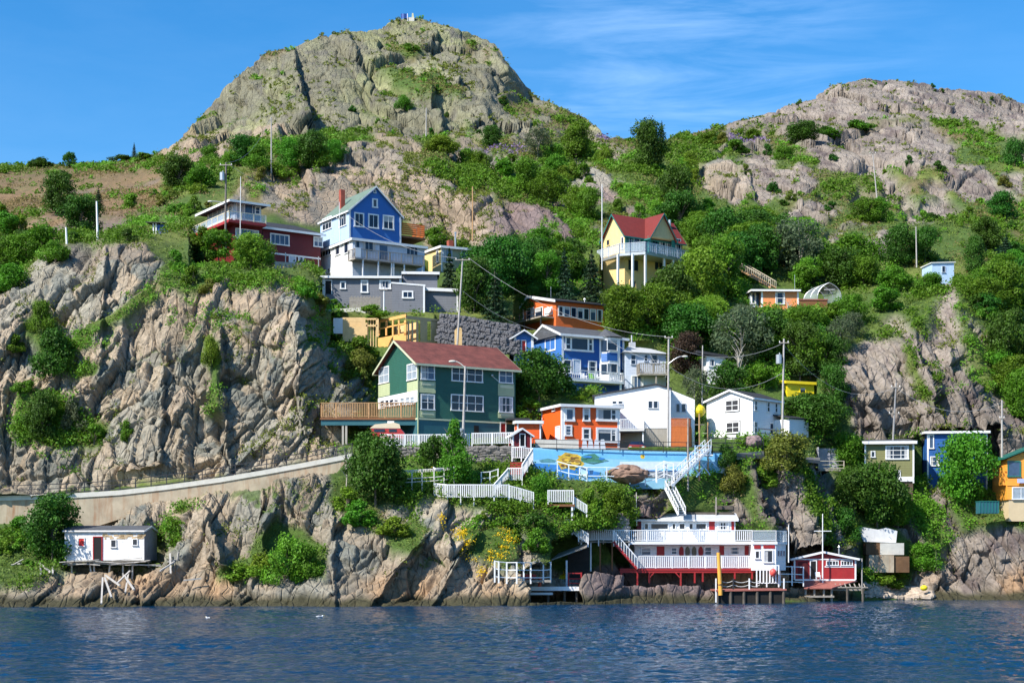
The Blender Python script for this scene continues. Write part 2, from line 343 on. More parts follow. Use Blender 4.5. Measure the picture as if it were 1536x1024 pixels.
# four structural domains, each with its own dip of the strata
wr = sstep(1000, 1120, PX); wu = sstep(430, 370, PY)*(1-wr); wm = sstep(455, 520, PX)*(1-wr)*(1-wu)*sstep(640, 690, PY); wlft = np.clip(1-wr-wu-wm, 0, 1)
wrf = wr*sstep(445, 385, PY); wrn = wr-wrf
DOM = [(0.38, wlft, 0, 1.05), (0.80, wm, 100, 1.1), (-0.50, wrn, 200, 1.2), (-0.62, wrf, 250, 2.3), (-0.40, wu, 300, 2.3)]
rel = np.zeros(PX.shape); CC = [np.zeros(PX.shape) for _ in range(5)]
for lean, wgt, sd_, fs in DOM:
    mk = (wgt > 0.01) & (rockb > 0.01)
    x_, z_, y_, g_ = X[mk], Z[mk], Yv[mk], gentle[mk]
    wob = fbm(x_/10, z_/10, seed=31+sd_, o=3)*1.8
    fw = 1.0; ca_, sa_ = math.cos(math.atan(lean)), math.sin(math.atan(lean))
    sl_ = np.where(y_ > 235, z_*1.0+(y_-235)*.35, z_)
    U = (x_*ca_-sl_*sa_+wob)/fs; W = (sl_*ca_+x_*sa_+fbm(x_/7, z_/7, seed=41+sd_, o=2)*.8)/fs
    def block(su, sw, seed, amp, tilt, crack, cw):
        f1, f2, a, b, c, dx, dy = voro(U/su, W/sw, seed+sd_)
        h = (a-0.5)*amp+(b-0.45)*tilt*dx*su+(c-0.5)*tilt*dy*sw*0.6-np.abs(dx)*su*tilt*.35*(c > .5)
        return h-crack*(1-sstep(0, cw, f2-f1)), a, b
    b1, c1, c1b = block(6.8, 11.5, 3, 3.6, 1.5, 1.9, 0.06)
    b2, c2, c2b = block(2.5, 4.4, 7, 1.5, 1.25, 0.9, 0.07)
    b3, c3, c3b = block(.95, 1.7, 9, 0.38, 1.0, 0.22, 0.10)
    b4, _, _ = block(15, 34, 13, 4.0, 0.4, 1.0, 0.04)
    n1 = fbm(x_/3, z_/3, y_/3, seed=51, o=5, g=.62)
    lam = U/1.5+fbm(x_/10, z_/10, seed=33, o=2)*.8; saw = lam-np.floor(lam); lam2 = U/.55+W*.08+c2*3; saw2 = lam2-np.floor(lam2)
    r = (b1*(.42 if fs < 2 else .5)+b2*.78+b3*(1.1 if fs < 2 else .5))*(.4+.6/(1+g_**2*1.2))*(fs**.85 if fs < 2 else 1.9)+b4*(.42 if fs > 2 else .3)+n1*(.3 if fs < 2 else .22)+(saw*.28*(.3+c1)+saw2*.12*(.3+c2))*sstep(-.4, .2, fbm(x_/13, z_/13, seed=37, o=2))
    t_ = np.zeros(PX.shape); t_[mk] = r; rel += t_*wgt
    for q, a_ in zip(CC, (c1, c2, c3, c2b, c1b)): t_ = np.zeros(PX.shape); t_[mk] = a_; q += t_*wgt
c1, c2, c3, c2b, c1b = CC
soft = fbm(X/6, Z/4, Yv/8, seed=61, o=5)*0.9+fbm(X/25, Yv/25, seed=63, o=3)*1.2
wet = sstep(0.0, 3.0, Z)
keep = (1-padm)
disp = (rel*rockb*(0.45+0.55*wet)+soft*(1-rockb)*0.8)*keep
disp *= sstep(-0.02, 0.03, tt)[:, None]
# push along the large-scale surface normal
def normals(X, Y, Z):
    du = np.stack([np.gradient(X, axis=1), np.gradient(Y, axis=1), np.gradient(Z, axis=1)], -1)
    dv = np.stack([np.gradient(X, axis=0), np.gradient(Y, axis=0), np.gradient(Z, axis=0)], -1)
    n = np.cross(du, dv); n /= np.linalg.norm(n, axis=-1, keepdims=True)+1e-9; return n
Nn = normals(blur(X, 8, 2), blur(Yv, 8, 2), blur(Z, 8, 2))
sgn = np.where(Nn[..., 1:2] > 0, -1, 1); Nn = Nn*sgn
Nn[..., 2] = np.abs(Nn[..., 2]); 
edge = 1-sstep(0.97, 1.0, tt)[:, None]*0.7
X = X+Nn[..., 0]*disp*edge; Yv = Yv+Nn[..., 1]*disp*edge; Z = Z+Nn[..., 2]*disp*edge
N2 = normals(X, Yv, Z); N2 = N2*np.where(N2[..., 2:3] < 0, -1, 1)
flat = N2[..., 2]
# ledges gather turf
fl_ = blur(flat, 1); ledge = sstep(0.06, 0.26, fl_-blur(flat, 18))*sstep(.45, .7, fl_)*sstep(-0.05, 0.35, fbm(X/8, Z/6, seed=71, o=4)+(PY < 700)*0.05)*(Z > 4)*np.where(PX > 1030, .3, 1)
rockc = np.clip(rockb-ledge*0.9, 0, 1)
# --- albedo
def mixc(a, b, t): return a+(b-a)*t[..., None]
c_ = lambda *k: np.array(k)
ones = np.ones(PX.shape)
s = lambda k: sstep(0, 1, k)
blk = 0.5*c2+0.3*c3+0.2*c1
nz = fbm(X/11, Z/11, seed=81, o=4); nz2 = fbm(X/2.2, Z/2.2, seed=83, o=4)
tan = mixc(mixc(c_(.225,.212,.172)*ones[..., None], c_(.285,.228,.160), sstep(0.5, 0.95, c2*0.6+0.5*nz+0.3)), c_(.145,.150,.130), sstep(0.0, 0.5, nz2+0.5*(c3-0.5)))
tan = mixc(tan, c_(.27,.21,.15), sstep(0.62, 0.8, c2b)*0.6)
lich = mixc(mixc(c_(.150,.145,.100)*ones[..., None], c_(.185,.190,.100), sstep(-0.1, 0.4, nz+0.5*(c2-0.5))), c_(.115,.11,.09), sstep(0.1, 0.6, nz2))
pink = mixc(mixc(c_(.185,.158,.135)*ones[..., None], c_(.225,.195,.165), c2), c_(.115,.092,.086), sstep(-0.0, 0.5, nz2+0.3*nz))
purp = mixc(c_(.17,.125,.115)*ones[..., None], c_(.12,.092,.088), c2)
wl = sstep(250, 180, PY)*(PX < 960); wp = sstep(1040, 1160, PX)
wq = sstep(690, 770, PX)*sstep(270, 300, PY)*(1-sstep(400, 420, PY))*(1-wp)
wq2 = sstep(850, 900, PX)*sstep(700, 760, PY)*(1-wp)
rc = mixc(tan, lich, wl); rc = mixc(rc, purp, np.clip(wq+wq2, 0, 1)); rc = mixc(rc, pink, wp)
mid = (PY < 390)*(PY > 200)*(PX < 720)
rc = mixc(rc, c_(.225,.170,.125), mid*(0.35+0.4*c2b)*0.9)
blkv = (.78+.44*(.5*c1b+.5*c2b))[..., None]; rc = rc*blkv
orange = sstep(5.5, 2.0, Z)*sstep(-0.2, 0.3, nz+0.1)
rc = mixc(rc, c_(.33,.19,.09), orange*0.65*(Z > 0.5))
rc = mixc(rc, c_(.045,.042,.022), sstep(1.5, 0.5, Z+nz2*0.6))
warmv = sstep(0.1, 0.5, fbm(X/14, Z/9, seed=91, o=4))
dry = sstep(-0.1, 0.45, fbm(X/18, Z/10, seed=93, o=4))
gc = mixc(mixc(c_(.055,.095,.018)*ones[..., None], c_(.11,.135,.03), dry), c_(.13,.10,.045), np.clip(warmv*sstep(420, 330, PY)*0.8+.45*sstep(230, 190, PY)*sstep(720, 780, PX), 0, .9))
gc = mixc(gc, c_(.05,.09,.016), sstep(450, 600, PY)*0.5)
tal = mixc(mixc(c_(.175,.115,.060)*ones[..., None], c_(.14,.11,.085), sstep(-0.2, 0.3, nz)), c_(.11,.105,.04), sstep(0.1, 0.6, nz2))
gc = mixc(gc, tal, talus)
top = sstep(0.93, 0.985, tt)[:, None]*(PX < 960); gc = mixc(gc, c_(.12,.09,.045), top*ones)
col = mixc(gc, rc, np.clip(rockc, 0, 1))
road = padm > 0.5
# below the water and behind the skyline
rows = []
def row(Xr, Yr, Zr, cr, rr): rows.append((Xr, Yr, Zr, cr, rr))
for k, (dy, z) in enumerate([(-22, -9), (-8, -5), (-2.0, -1.8)]):
    row(X[0]+0*dy, Yv[0]+dy, np.full(NX, float(z)), np.tile(c_(.03,.03,.02), (NX, 1)), np.ones(NX))
for i in range(NY): row(X[i], Yv[i], Z[i], col[i], rockc[i])
sc = (pxs-CX)/F
for dy, dz in ((3, -.6), (8, -2.5), (16, -7), (30, -16), (60, -40), (120, -90)):
    row(X[-1]+sc*dy, Yv[-1]+dy, Z[-1]+dz, col[-1], rockc[-1])
VX = np.array([r[0] for r in rows]); VY = np.array([r[1] for r in rows]); VZ = np.array([r[2] for r in rows])
VC = np.array([r[3] for r in rows]); VR = np.array([r[4] for r in rows]); NR = len(rows)
def grid_mesh(name, VX, VY, VZ):
    nr, nc = VX.shape; me = bpy.data.meshes.new(name)
    co = np.stack([VX, VY, VZ], -1).reshape(-1, 3).astype(np.float32)
    me.vertices.add(nr*nc); me.vertices.foreach_set('co', co.ravel())
    idx = np.arange(nr*nc).reshape(nr, nc); q = np.stack([idx[:-1, :-1], idx[:-1, 1:], idx[1:, 1:], idx[1:, :-1]], -1).reshape(-1, 4).astype(np.int32)
    me.loops.add(q.size); me.loops.foreach_set('vertex_index', q.ravel()); me.polygons.add(len(q))
    me.polygons.foreach_set('loop_start', np.arange(0, q.size, 4, dtype=np.int32)); me.polygons.foreach_set('loop_total', np.full(len(q), 4, np.int32))
    me.update(calc_edges=True); return me
me = grid_mesh('hillside', VX, VY, VZ)
ca = me.color_attributes.new('albedo', 'FLOAT_COLOR', 'POINT')
ca.data.foreach_set('color', np.concatenate([np.clip(VC, 0, 1), VR[..., None]], -1).astype(np.float32).ravel())
m = bpy.data.materials.new('bedrock_and_turf'); t = nt(m); L = t.links.new
out = node(t, 'ShaderNodeOutputMaterial'); b = node(t, 'ShaderNodeBsdfPrincipled'); b.inputs['Roughness'].default_value = 0.88; b.inputs['Specular IOR Level'].default_value = 0.25
at = node(t, 'ShaderNodeAttribute', attribute_name='albedo'); tc = node(t, 'ShaderNodeTexCoord')
nA = node(t, 'ShaderNodeTexNoise', Scale=1.6, Detail=9.0, Roughness=0.72); L(tc.outputs['Object'], nA.inputs['Vector'])
nB = node(t, 'ShaderNodeTexNoise', Scale=0.35, Detail=7.0, Roughness=0.7); L(tc.outputs['Object'], nB.inputs['Vector'])
vA = node(t, 'ShaderNodeTexVoronoi', Scale=.85, feature='DISTANCE_TO_EDGE'); 
mpn = node(t, 'ShaderNodeMapping'); mpn.inputs['Rotation'].default_value = (0, rad(25), 0); mpn.inputs['Scale'].default_value = (1, .5, .4); 
wv = node(t, 'ShaderNodeMix', data_type='VECTOR'); wv.inputs[0].default_value = 0.25; L(tc.outputs['Object'], wv.inputs[4]); L(nA.outputs['Color'], wv.inputs[5])
L(tc.outputs['Object'], mpn.inputs[0]); L(mpn.outputs[0], vA.inputs['Vector'])
r1 = node(t, 'ShaderNodeMapRange'); r1.inputs[1].default_value = .3; r1.inputs[2].default_value = .7; r1.inputs[3].default_value = .72; r1.inputs[4].default_value = 1.62; L(nA.outputs['Fac'], r1.inputs[0])
r2 = node(t, 'ShaderNodeMapRange'); r2.inputs[1].default_value = .3; r2.inputs[2].default_value = .7; r2.inputs[3].default_value = .8; r2.inputs[4].default_value = 1.2; L(nB.outputs['Fac'], r2.inputs[0])
mu = node(t, 'ShaderNodeMath', operation='MULTIPLY'); L(r1.outputs[0], mu.inputs[0]); L(r2.outputs[0], mu.inputs[1])
mx = node(t, 'ShaderNodeMix', data_type='RGBA', blend_type='MULTIPLY'); mx.inputs[0].default_value = 1; L(at.outputs['Color'], mx.inputs[6]); L(mu.outputs[0], mx.inputs[7])
L(mx.outputs[2], b.inputs['Base Color'])
r3 = node(t, 'ShaderNodeMapRange'); r3.inputs[1].default_value = 0; r3.inputs[2].default_value = .08; L(vA.outputs['Distance'], r3.inputs[0])
ml = node(t, 'ShaderNodeMath', operation='MULTIPLY'); L(r3.outputs[0], ml.inputs[0]); L(at.outputs['Alpha'], ml.inputs[1])
ad = node(t, 'ShaderNodeMath', operation='MULTIPLY_ADD'); L(nA.outputs['Fac'], ad.inputs[0]); ad.inputs[1].default_value = 1.0; 
sm = node(t, 'ShaderNodeMath', operation='MULTIPLY'); L(ml.outputs[0], sm.inputs[0]); sm.inputs[1].default_value = 0.6; L(sm.outputs[0], ad.inputs[2])
bp = node(t, 'ShaderNodeBump'); bp.inputs['Strength'].default_value = 1; bp.inputs['Distance'].default_value = 0.28; L(ad.outputs[0], bp.inputs['Height']); L(bp.outputs[0], b.inputs['Normal'])
L(b.outputs[0], out.inputs[0])
hill = obj('hillside', me, m); hill['kind'] = 'structure'
def ground(px, py):
    """displaced surface point seen near a photograph pixel"""
    j = int(round((px+180)/1920*(NX-1))); j = max(0, min(NX-1, j))
    i = int(round((py-wpy[j])/(spy[j]-wpy[j])*(NY-1))); i = max(0, min(NY-1, i))
    return V((X[i, j], Yv[i, j], Z[i, j]))
def near(px, py, d=.4): return P(px, py, ground(px, py).y-d)
def gY(px, py): return ground(px, py).y

# ================================================================ WATER
ys = [26.0]
while ys[-1] < 206: ys.append(ys[-1]+0.12+max(0, ys[-1]-26)*0.0032)
ys = np.array(ys); xs = np.linspace(-84, 84, 760)
WX, WY = np.meshgrid(xs, ys)
def chop(a, sx, sy, amp, seed, o=3):
    c, s_ = math.cos(a), math.sin(a); return (1-np.abs(fbm((WX*c+WY*s_)/sx, (WY*c-WX*s_)/sy, seed=seed, o=o)))*amp
WZ = chop(0.25, 2.3, 1.1, .21, 101)+chop(-0.35, 1.1, .55, .14, 103)+fbm(WX/.5, WY/.33, seed=105, o=2)*.035+fbm(WX/14, WY/8, seed=107, o=2)*.12
WZ = (WZ-WZ.mean())*(0.55+0.6*sstep(-.4, .4, fbm(WX/30, WY/18, seed=109, o=3)))
WZ *= (1-0.6*sstep(150, 190, WY))
e = np.minimum(sstep(26, 30, WY), np.minimum(sstep(84, 78, np.abs(WX)), 1)); WZ *= e
me = grid_mesh('water', WX, WY, WZ)
bmv = len(me.vertices)
import bmesh
bm = bmesh.new(); bm.from_mesh(me)
for x0, x1, y0, y1 in ((-900,-84,-60,700),(84,900,-60,700),(-84,84,-60,26),(-84,84,ys[-1],700)):
    bm.faces.new([bm.verts.new(p) for p in ((x0,y0,0),(x1,y0,0),(x1,y1,0),(x0,y1,0))])
bm.to_mesh(me); bm.free()
m = bpy.data.materials.new('harbour_water'); t = nt(m); L = t.links.new
out = node(t, 'ShaderNodeOutputMaterial'); b = node(t, 'ShaderNodeBsdfPrincipled')
b.inputs['Specular IOR Level'].default_value = .14; b.inputs['Base Color'].default_value = (.0008,.030,.078,1); b.inputs['Roughness'].default_value = .06; b.inputs['IOR'].default_value = 1.33
tc = node(t, 'ShaderNodeTexCoord')
mp = node(t, 'ShaderNodeMapping'); mp.inputs['Scale'].default_value = (.6, 1.0, 1); L(tc.outputs['Object'], mp.inputs[0])
a1 = node(t, 'ShaderNodeTexNoise', Scale=2.6, Detail=5.0, Roughness=0.6); L(mp.outputs[0], a1.inputs['Vector'])
bp = node(t, 'ShaderNodeBump'); bp.inputs['Strength'].default_value = 1; bp.inputs['Distance'].default_value = 0.09; L(a1.outputs['Fac'], bp.inputs['Height']); L(bp.outputs[0], b.inputs['Normal'])
L(b.outputs[0], out.inputs[0])
w = obj('water', me, m, smooth=True); w['kind'] = 'structure'
# ================================================================ MATERIALS OF THE BUILT THINGS
white = mat('white_paint', (.78,.79,.80), .5, .05, dirt_amt=.18, dirt=(.45,.42,.36))
white_sid = mat('white_clapboard', (.80,.80,.80), .5, .04, siding=.2, dirt_amt=.15, dirt=(.5,.5,.48))
cream = mat('cream_trim', (.52,.55,.38), .5, .06)
pale_green = mat('pale_green_panel', (.40,.46,.27), .6, .06, siding=.22)
green_sid = mat('dark_green_clapboard', (.022,.100,.072), .55, .10, siding=.2)
teal_w = mat('teal_render', (.025,.115,.145), .6, .08)
roof_red = mat('weathered_red_shingle', (.145,.042,.032), .85, .4, scale=.9, siding=.3, dirt_amt=.5, dirt=(.10,.045,.035))
roof_dark = mat('charcoal_shingle', (.030,.032,.038), .8, .25, siding=.3)
roof_grey = mat('grey_shingle', (.075,.08,.09), .8, .25, siding=.3)
roof_pale = mat('pale_metal_roof', (.50,.52,.55), .45, .10, dirt_amt=.3, dirt=(.3,.28,.25))
roof_green = mat('green_shingle', (.13,.19,.15), .8, .2, siding=.3)
orange_w = mat('orange_clapboard', (.74,.105,.012), .55, .05, siding=.2)
red_w = mat('deep_red_clapboard', (.13,.008,.011), .55, .08, siding=.2)
red_p = mat('red_paint', (.33,.020,.022), .55, .12, dirt_amt=.3, dirt=(.2,.05,.04))
blue_w = mat('blue_clapboard', (.040,.155,.45), .55, .05, siding=.2)
blue_dk = mat('royal_blue_clapboard', (.016,.10,.34), .55, .05, siding=.2)
blue_pale = mat('pale_blue_clapboard', (.40,.55,.75), .55, .05, siding=.2)
lav_w = mat('pale_grey_blue_wall', (.50,.56,.66), .55, .05, siding=.2)
yellow_w = mat('yellow_clapboard', (.76,.58,.26), .55, .05, siding=.2)
yellow_v = mat('vivid_yellow_paint', (.80,.62,.02), .5, .06)
grey_w = mat('grey_clapboard', (.155,.165,.19), .6, .06, siding=.24)
olive_w = mat('olive_clapboard', (.19,.19,.075), .6, .06, siding=.22)
amber_w = mat('amber_clapboard', (.80,.33,.045), .55, .05, siding=.2)
peach_w = mat('peach_clapboard', (.75,.28,.10), .55, .05, siding=.2)
teal_t = mat('teal_trim', (.02,.17,.15), .5, .05)
glass = mat('window_glass', (.010,.020,.045), .08, .3, scale=.8, spec=.45, bump=.02)
glass_b = mat('window_glass_with_blind', (.045,.085,.16), .15, .3, scale=2, spec=.45, bump=.02)
glass_w = mat('window_glass_with_curtain', (.28,.34,.40), .2, .25, scale=2, spec=.8, bump=.02)
blackm = mat('dark_opening', (.008,.008,.009), .8, .2)
concrete = mat('concrete', (.36,.34,.30), .85, .15, scale=.6, dirt_amt=.4, dirt=(.22,.18,.13))
conc_tan = mat('rust_streaked_retaining_wall', (.40,.34,.25), .85, .25, scale=.5, dirt_amt=.9, dirt=(.27,.12,.05), siding=2.6, axis=0, ds=(.8,.8,.12))
coping_m = mat('pale_concrete_coping', (.56,.55,.50), .8, .12, dirt_amt=.25, dirt=(.35,.33,.28))
wood = mat('weathered_timber', (.30,.27,.23), .85, .3, scale=3)
wood_tan = mat('tan_timber', (.42,.25,.12), .75, .2, scale=3)
wood_brown = mat('brown_stained_timber', (.20,.085,.035), .75, .2, scale=3)
wood_or = mat('orange_stained_timber', (.48,.13,.03), .75, .15, scale=3, siding=.18, axis=0)
ply = mat('fresh_plywood', (.72,.50,.24), .75, .12, scale=1.5)
ply_or = mat('orange_sheathing', (.75,.40,.13), .75, .12)
deck_red = mat('red_brown_decking', (.30,.10,.08), .8, .2, siding=.25, axis=0)
deck_grey = mat('grey_decking', (.28,.26,.24), .85, .25, siding=.25, axis=0)
polem = mat('grey_pole_timber', (.40,.38,.36), .85, .2, scale=2)
pole_dk = mat('dark_pole_timber', (.16,.14,.13), .85, .2, scale=2)
metal = mat('galvanised_steel', (.50,.52,.54), .4, .12, metal=.6)
iron = mat('dark_iron', (.03,.03,.035), .5, .2)
wire_m = mat('wire_sheath', (.30,.31,.32), .5, .1)
brick = mat('chimney_brick', (.30,.07,.045), .9, .3, siding=.12)
orange_p = mat('orange_paint', (.80,.16,.02), .5, .05)
weather_w = mat('flaking_white_boards', (.66,.66,.66), .75, .12, scale=2, siding=.16, dirt_amt=.55, dirt=(.34,.31,.28))
rope_m = mat('white_rope', (.6,.6,.58), .8, .1)
tyre_m = mat('black_rubber', (.015,.015,.015), .8, .1)
car_red = mat('red_car_paint', (.45,.015,.015), .25, .03, spec=.8)
car_blue = mat('blue_tarpaulin', (.03,.09,.33), .5, .1)

curtain_m = mat('pale_curtain', (.42,.43,.44), .8, .15, scale=5); WR = random.Random(12)
# ================================================================ HOUSES
class Fr:
    """house frame: origin at the near corner on the ground, local x along the front wall, local y into the hill"""
    def __init__(s, px, py, Y, a=0):
        s.o = P(px, py, Y); s.a = rad(a); s.R = Matrix.Rotation(-s.a, 3, 'Z')
    def loc(s, p): return s.R @ (V(p)-s.o)
    def ray(s, px, py):
        return s.loc((0, 0, H0)), s.R @ V(((px-CX)/F, 1, (HY-py)/F))
    def at(s, px, py, Y): return s.loc(P(px, py, Y))
    def front(s, px, py, y=0.0):
        o, d = s.ray(px, py); t = (y-o.y)/d.y; return o.x+d.x*t, o.z+d.z*t
    def side(s, px, py, x=0.0):
        o, d = s.ray(px, py); t = (x-o.x)/d.x; return o.y+d.y*t, o.z+d.z*t
class Face:
    def __init__(s, fr, kind, off=0.0): s.fr, s.k, s.off = fr, kind, off
    def uv(s, px, py): return s.fr.front(px, py, s.off) if s.k == 'front' else s.fr.side(px, py, s.off)
    def box(s, mb, u0, u1, w0, w1, z0, z1):
        if s.k == 'front': mb.box(u0, u1, s.off-w1, s.off-w0, z0, z1)
        elif s.k == 'left': mb.box(s.off-w1, s.off-w0, u0, u1, z0, z1)
        else: mb.box(s.off+w0, s.off+w1, u0, u1, z0, z1)
    def rect(s, x0, y0, x1, y1):
        xm, ym = (x0+x1)/2, (y0+y1)/2
        u0, u1 = s.uv(x0, ym)[0], s.uv(x1, ym)[0]
        if u0 > u1: u0, u1 = u1, u0
        return u0, u1, s.uv(xm, y1)[1], s.uv(xm, y0)[1]
    def panel(s, mb, x0, y0, x1, y1, w0=0.0, w1=0.05):
        u0, u1, z0, z1 = s.rect(x0, y0, x1, y1); s.box(mb, u0, u1, w0, w1, z0, z1); return mb
def win(par, face, x0, y0, x1, y1, nx=2, ny=2, fm=None, gm=None, trim=.13, kind='window', bars=.07):
    fm = fm or white; gm = gm or glass
    u0, u1, z0, z1 = face.rect(x0, y0, x1, y1); f = MB(); t = min(trim, (u1-u0)*.2)
    face.box(f, u0, u1, 0, .09, z1-t, z1); face.box(f, u0-.04, u1+.04, 0, .14, z0, z0+t)
    face.box(f, u0, u0+t, 0, .088, z0+t, z1-t); face.box(f, u1-t, u1, 0, .088, z0+t, z1-t)
    for i in range(1, nx):
        u = u0+(u1-u0)*i/nx; face.box(f, u-bars/2, u+bars/2, 0, .07, z0+t, z1-t)
    for j in range(1, ny):
        z = z0+(z1-z0)*j/ny; face.box(f, u0+t, u1-t, 0, .06, z-bars/2, z+bars/2)
    o = obj(kind, f, fm, par); g = MB(); face.box(g, u0+t*.5, u1-t*.5, -.02, .03, z0+t*.5, z1-t*.5)
    obj('pane', g, gm, o)
    k = WR.random()
    if u1-u0 > .8 and z1-z0 > .8 and gm is not glass_w and k < .6:
        cu = MB(); w_ = (u1-u0)*(.14+.1*WR.random())
        if k < .22: face.box(cu, u0+t, u1-t, .031, .036, z1-t-(z1-z0)*(.18+.25*WR.random()), z1-t)
        elif k < .45: face.box(cu, u0+t, u0+t+w_, .031, .036, z0+t, z1-t); c2 = MB(); face.box(c2, u1-t-w_*.8, u1-t, .031, .036, z0+t, z1-t); obj('curtain', c2, curtain_m, o)
        else: face.box(cu, u0+t, u0+t+w_*1.6, .031, .036, z0+t, z1-t)
        obj('curtain', cu, curtain_m, o)
    return o
def door(par, face, x0, y0, x1, y1, dm=None, fm=None):
    fm = fm or white; u0, u1, z0, z1 = face.rect(x0, y0, x1, y1); f = MB(); t = .11
    face.box(f, u0-t, u1+t, 0, .08, z1, z1+t); face.box(f, u0-t, u0, 0, .08, z0, z1); face.box(f, u1, u1+t, 0, .08, z0, z1)
    o = obj('door_frame', f, fm, par); g = MB(); face.box(g, u0, u1, -.02, .04, z0, z1); d = obj('door', g, dm or white, o)
    return o
def gable_wall(mb, x0, x1, y0, y1, z0, ze, zr, axis='x', rp=.5):
    if axis == 'x':   # ridge runs along x, gable walls at x0 and x1
        yr = y0+(y1-y0)*rp; mb.prism([(x0,y0,z0),(x0,y0,ze),(x0,yr,zr),(x0,y1,ze),(x0,y1,z0)], (x1-x0, 0, 0))
    else:
        xr = x0+(x1-x0)*rp; mb.prism([(x0,y0,z0),(x1,y0,z0),(x1,y0,ze),(xr,y0,zr),(x0,y0,ze)], (0, y1-y0, 0))
    return mb
def gable_roof(par, x0, x1, y0, y1, ze, zr, axis='x', over=.4, th=.16, rm=None, tm=None, rp=.5, name='roof'):
    """two slabs meeting on the ridge plus bargeboards and eave boards"""
    rm = rm or roof_dark; tm = tm or white; r = MB(); tr = MB()
    if axis == 'x': m0, m1, g0, g1 = y0, y1, x0, x1; mk = lambda m, g, z: V((g, m, z))
    else: m0, m1, g0, g1 = x0, x1, y0, y1; mk = lambda m, g, z: V((m, g, z))
    mr = m0+(m1-m0)*rp; up = .05
    for me_, sgn in ((m0, -1), (m1, 1)):
        sl = (zr-ze)/abs(mr-me_); mo = me_+sgn*over; zo = ze-sl*over
        a = [mk(mo, g0-over, zo+up), mk(mr, g0-over, zr+up), mk(mr, g1+over, zr+up), mk(mo, g1+over, zo+up)]
        r.prism(a, (0, 0, th))
        tr.prism([mk(mo+sgn*.03, g0-over+.02, zo-.12+up), mk(mo+sgn*.03, g1+over-.02, zo-.12+up), mk(mo+sgn*.03, g1+over-.02, zo+th+up-.02), mk(mo+sgn*.03, g0-over+.02, zo+th+up-.02)], mk(sgn*.06, 0, 0))
        for g, s2 in ((g0-over, -1), (g1+over, 1)):
            tr.prism([mk(mo, g, zo-.14+up), mk(mr, g, zr-.14+up), mk(mr, g, zr+th+up-.02), mk(mo, g, zo+th+up-.02)], mk(0, s2*.06, 0))
    o = obj(name, r, rm, par); obj('roof_trim', tr, tm, o); return o
def slab_roof(par, pts, th=.22, rm=None, tm=None, drop=.28, name='roof', proud=.05):
    """a low roof over four or more corners (local), with a fascia round its edge"""
    r = MB(); r.prism([V(p) for p in pts], (0, 0, .1)); o = obj(name, r, rm or roof_grey, par)
    f = MB(); n = len(pts); c = sum((V(p) for p in pts), V())/n
    for i in range(n):
        a, b = V(pts[i]), V(pts[(i+1) % n]); d = (b-a).normalized(); nn = V((d.y, -d.x, 0)).normalized()
        if nn.dot((a+b)/2-c) < 0: nn = -nn
        a2, b2 = a+nn*.01, b+nn*.01
        f.prism([a2+V((0,0,-drop)), b2+V((0,0,-drop)), b2+V((0,0,.08)), a2+V((0,0,.08))], nn*proud)
    obj('fascia', f, tm or white, o); return o
def railing(par, pts, h=1.0, step=.22, rm=None, bw=.06, name='railing', posts=1.8, low=.12, top=.09, glassy=False, pw=.11):
    """rail, posts and balusters along a local polyline"""
    b = MB()
    for p, q in zip(pts[:-1], pts[1:]):
        p, q = V(p), V(q); L_ = (q-p).length; z = V((0, 0, 1))
        b.bar(p+z*h, q+z*h, .1, top); b.bar(p+z*low, q+z*low, .06, .07)
        n = max(1, int(L_/posts))
        for i in range(n+1): c = p.lerp(q, i/n); b.box(c.x-pw/2, c.x+pw/2, c.y-pw/2, c.y+pw/2, c.z-.05, c.z+h+.03)
        if step > 0:
            n = max(1, int(L_/step))
            for i in range(1, n): c = p.lerp(q, i/n); b.box(c.x-bw/2, c.x+bw/2, c.y-.02, c.y+.02, c.z+low, c.z+h)
        elif not glassy: b.bar(p+z*h*.52, q+z*h*.52, .06, .07)
    o = obj(name, b, rm or white, par)
    if glassy:
        g = MB()
        for p, q in zip(pts[:-1], pts[1:]):
            p, q = V(p), V(q); d = (q-p).normalized(); nn = V((-d.y, d.x, 0))*.015; g.prism([p+V((0,0,.15)), q+V((0,0,.15)), q+V((0,0,h-.06)), p+V((0,0,h-.06))], nn)
        obj('glass_panel', g, clear, o)
    return o
# clear pane for balcony panels and the dome
m = bpy.data.materials.new('clear_panel'); t = nt(m); L = t.links.new
out = node(t, 'ShaderNodeOutputMaterial'); tb = node(t, 'ShaderNodeBsdfTransparent'); gb = node(t, 'ShaderNodeBsdfPrincipled'); gb.inputs['Base Color'].default_value = (.55,.65,.72,1); gb.inputs['Roughness'].default_value = .1
nn_ = node(t, 'ShaderNodeTexNoise', Scale=2.0); ms = node(t, 'ShaderNodeMixShader'); mm = node(t, 'ShaderNodeMapRange'); mm.inputs[3].default_value = .22; mm.inputs[4].default_value = .42
L(nn_.outputs['Fac'], mm.inputs[0]); L(mm.outputs[0], ms.inputs[0]); L(tb.outputs[0], ms.inputs[1]); L(gb.outputs[0], ms.inputs[2]); L(ms.outputs[0], out.inputs[0]); clear = m

def house(name, label, cat, px, py, Y, a, group=None):
    fr = Fr(px, py, Y, a); e = empty(name, label, cat, fr.o, fr.a, group); return fr, e
def corner_posts(par, W, D, z0, z1, tm=None, w=.14, xs=None, left=True):
    b = MB()
    for x in (xs or (0, W)): b.box(x-.03 if x <= 0.01 else x-w, x+w if x <= 0.01 else x+.03, -.03, .02, z0, z1)
    if left: b.box(-.032, .02, .021, w, z0, z1); b.box(-.032, .02, D-w, D, z0, z1)
    obj('corner_board', b, tm or white, par)
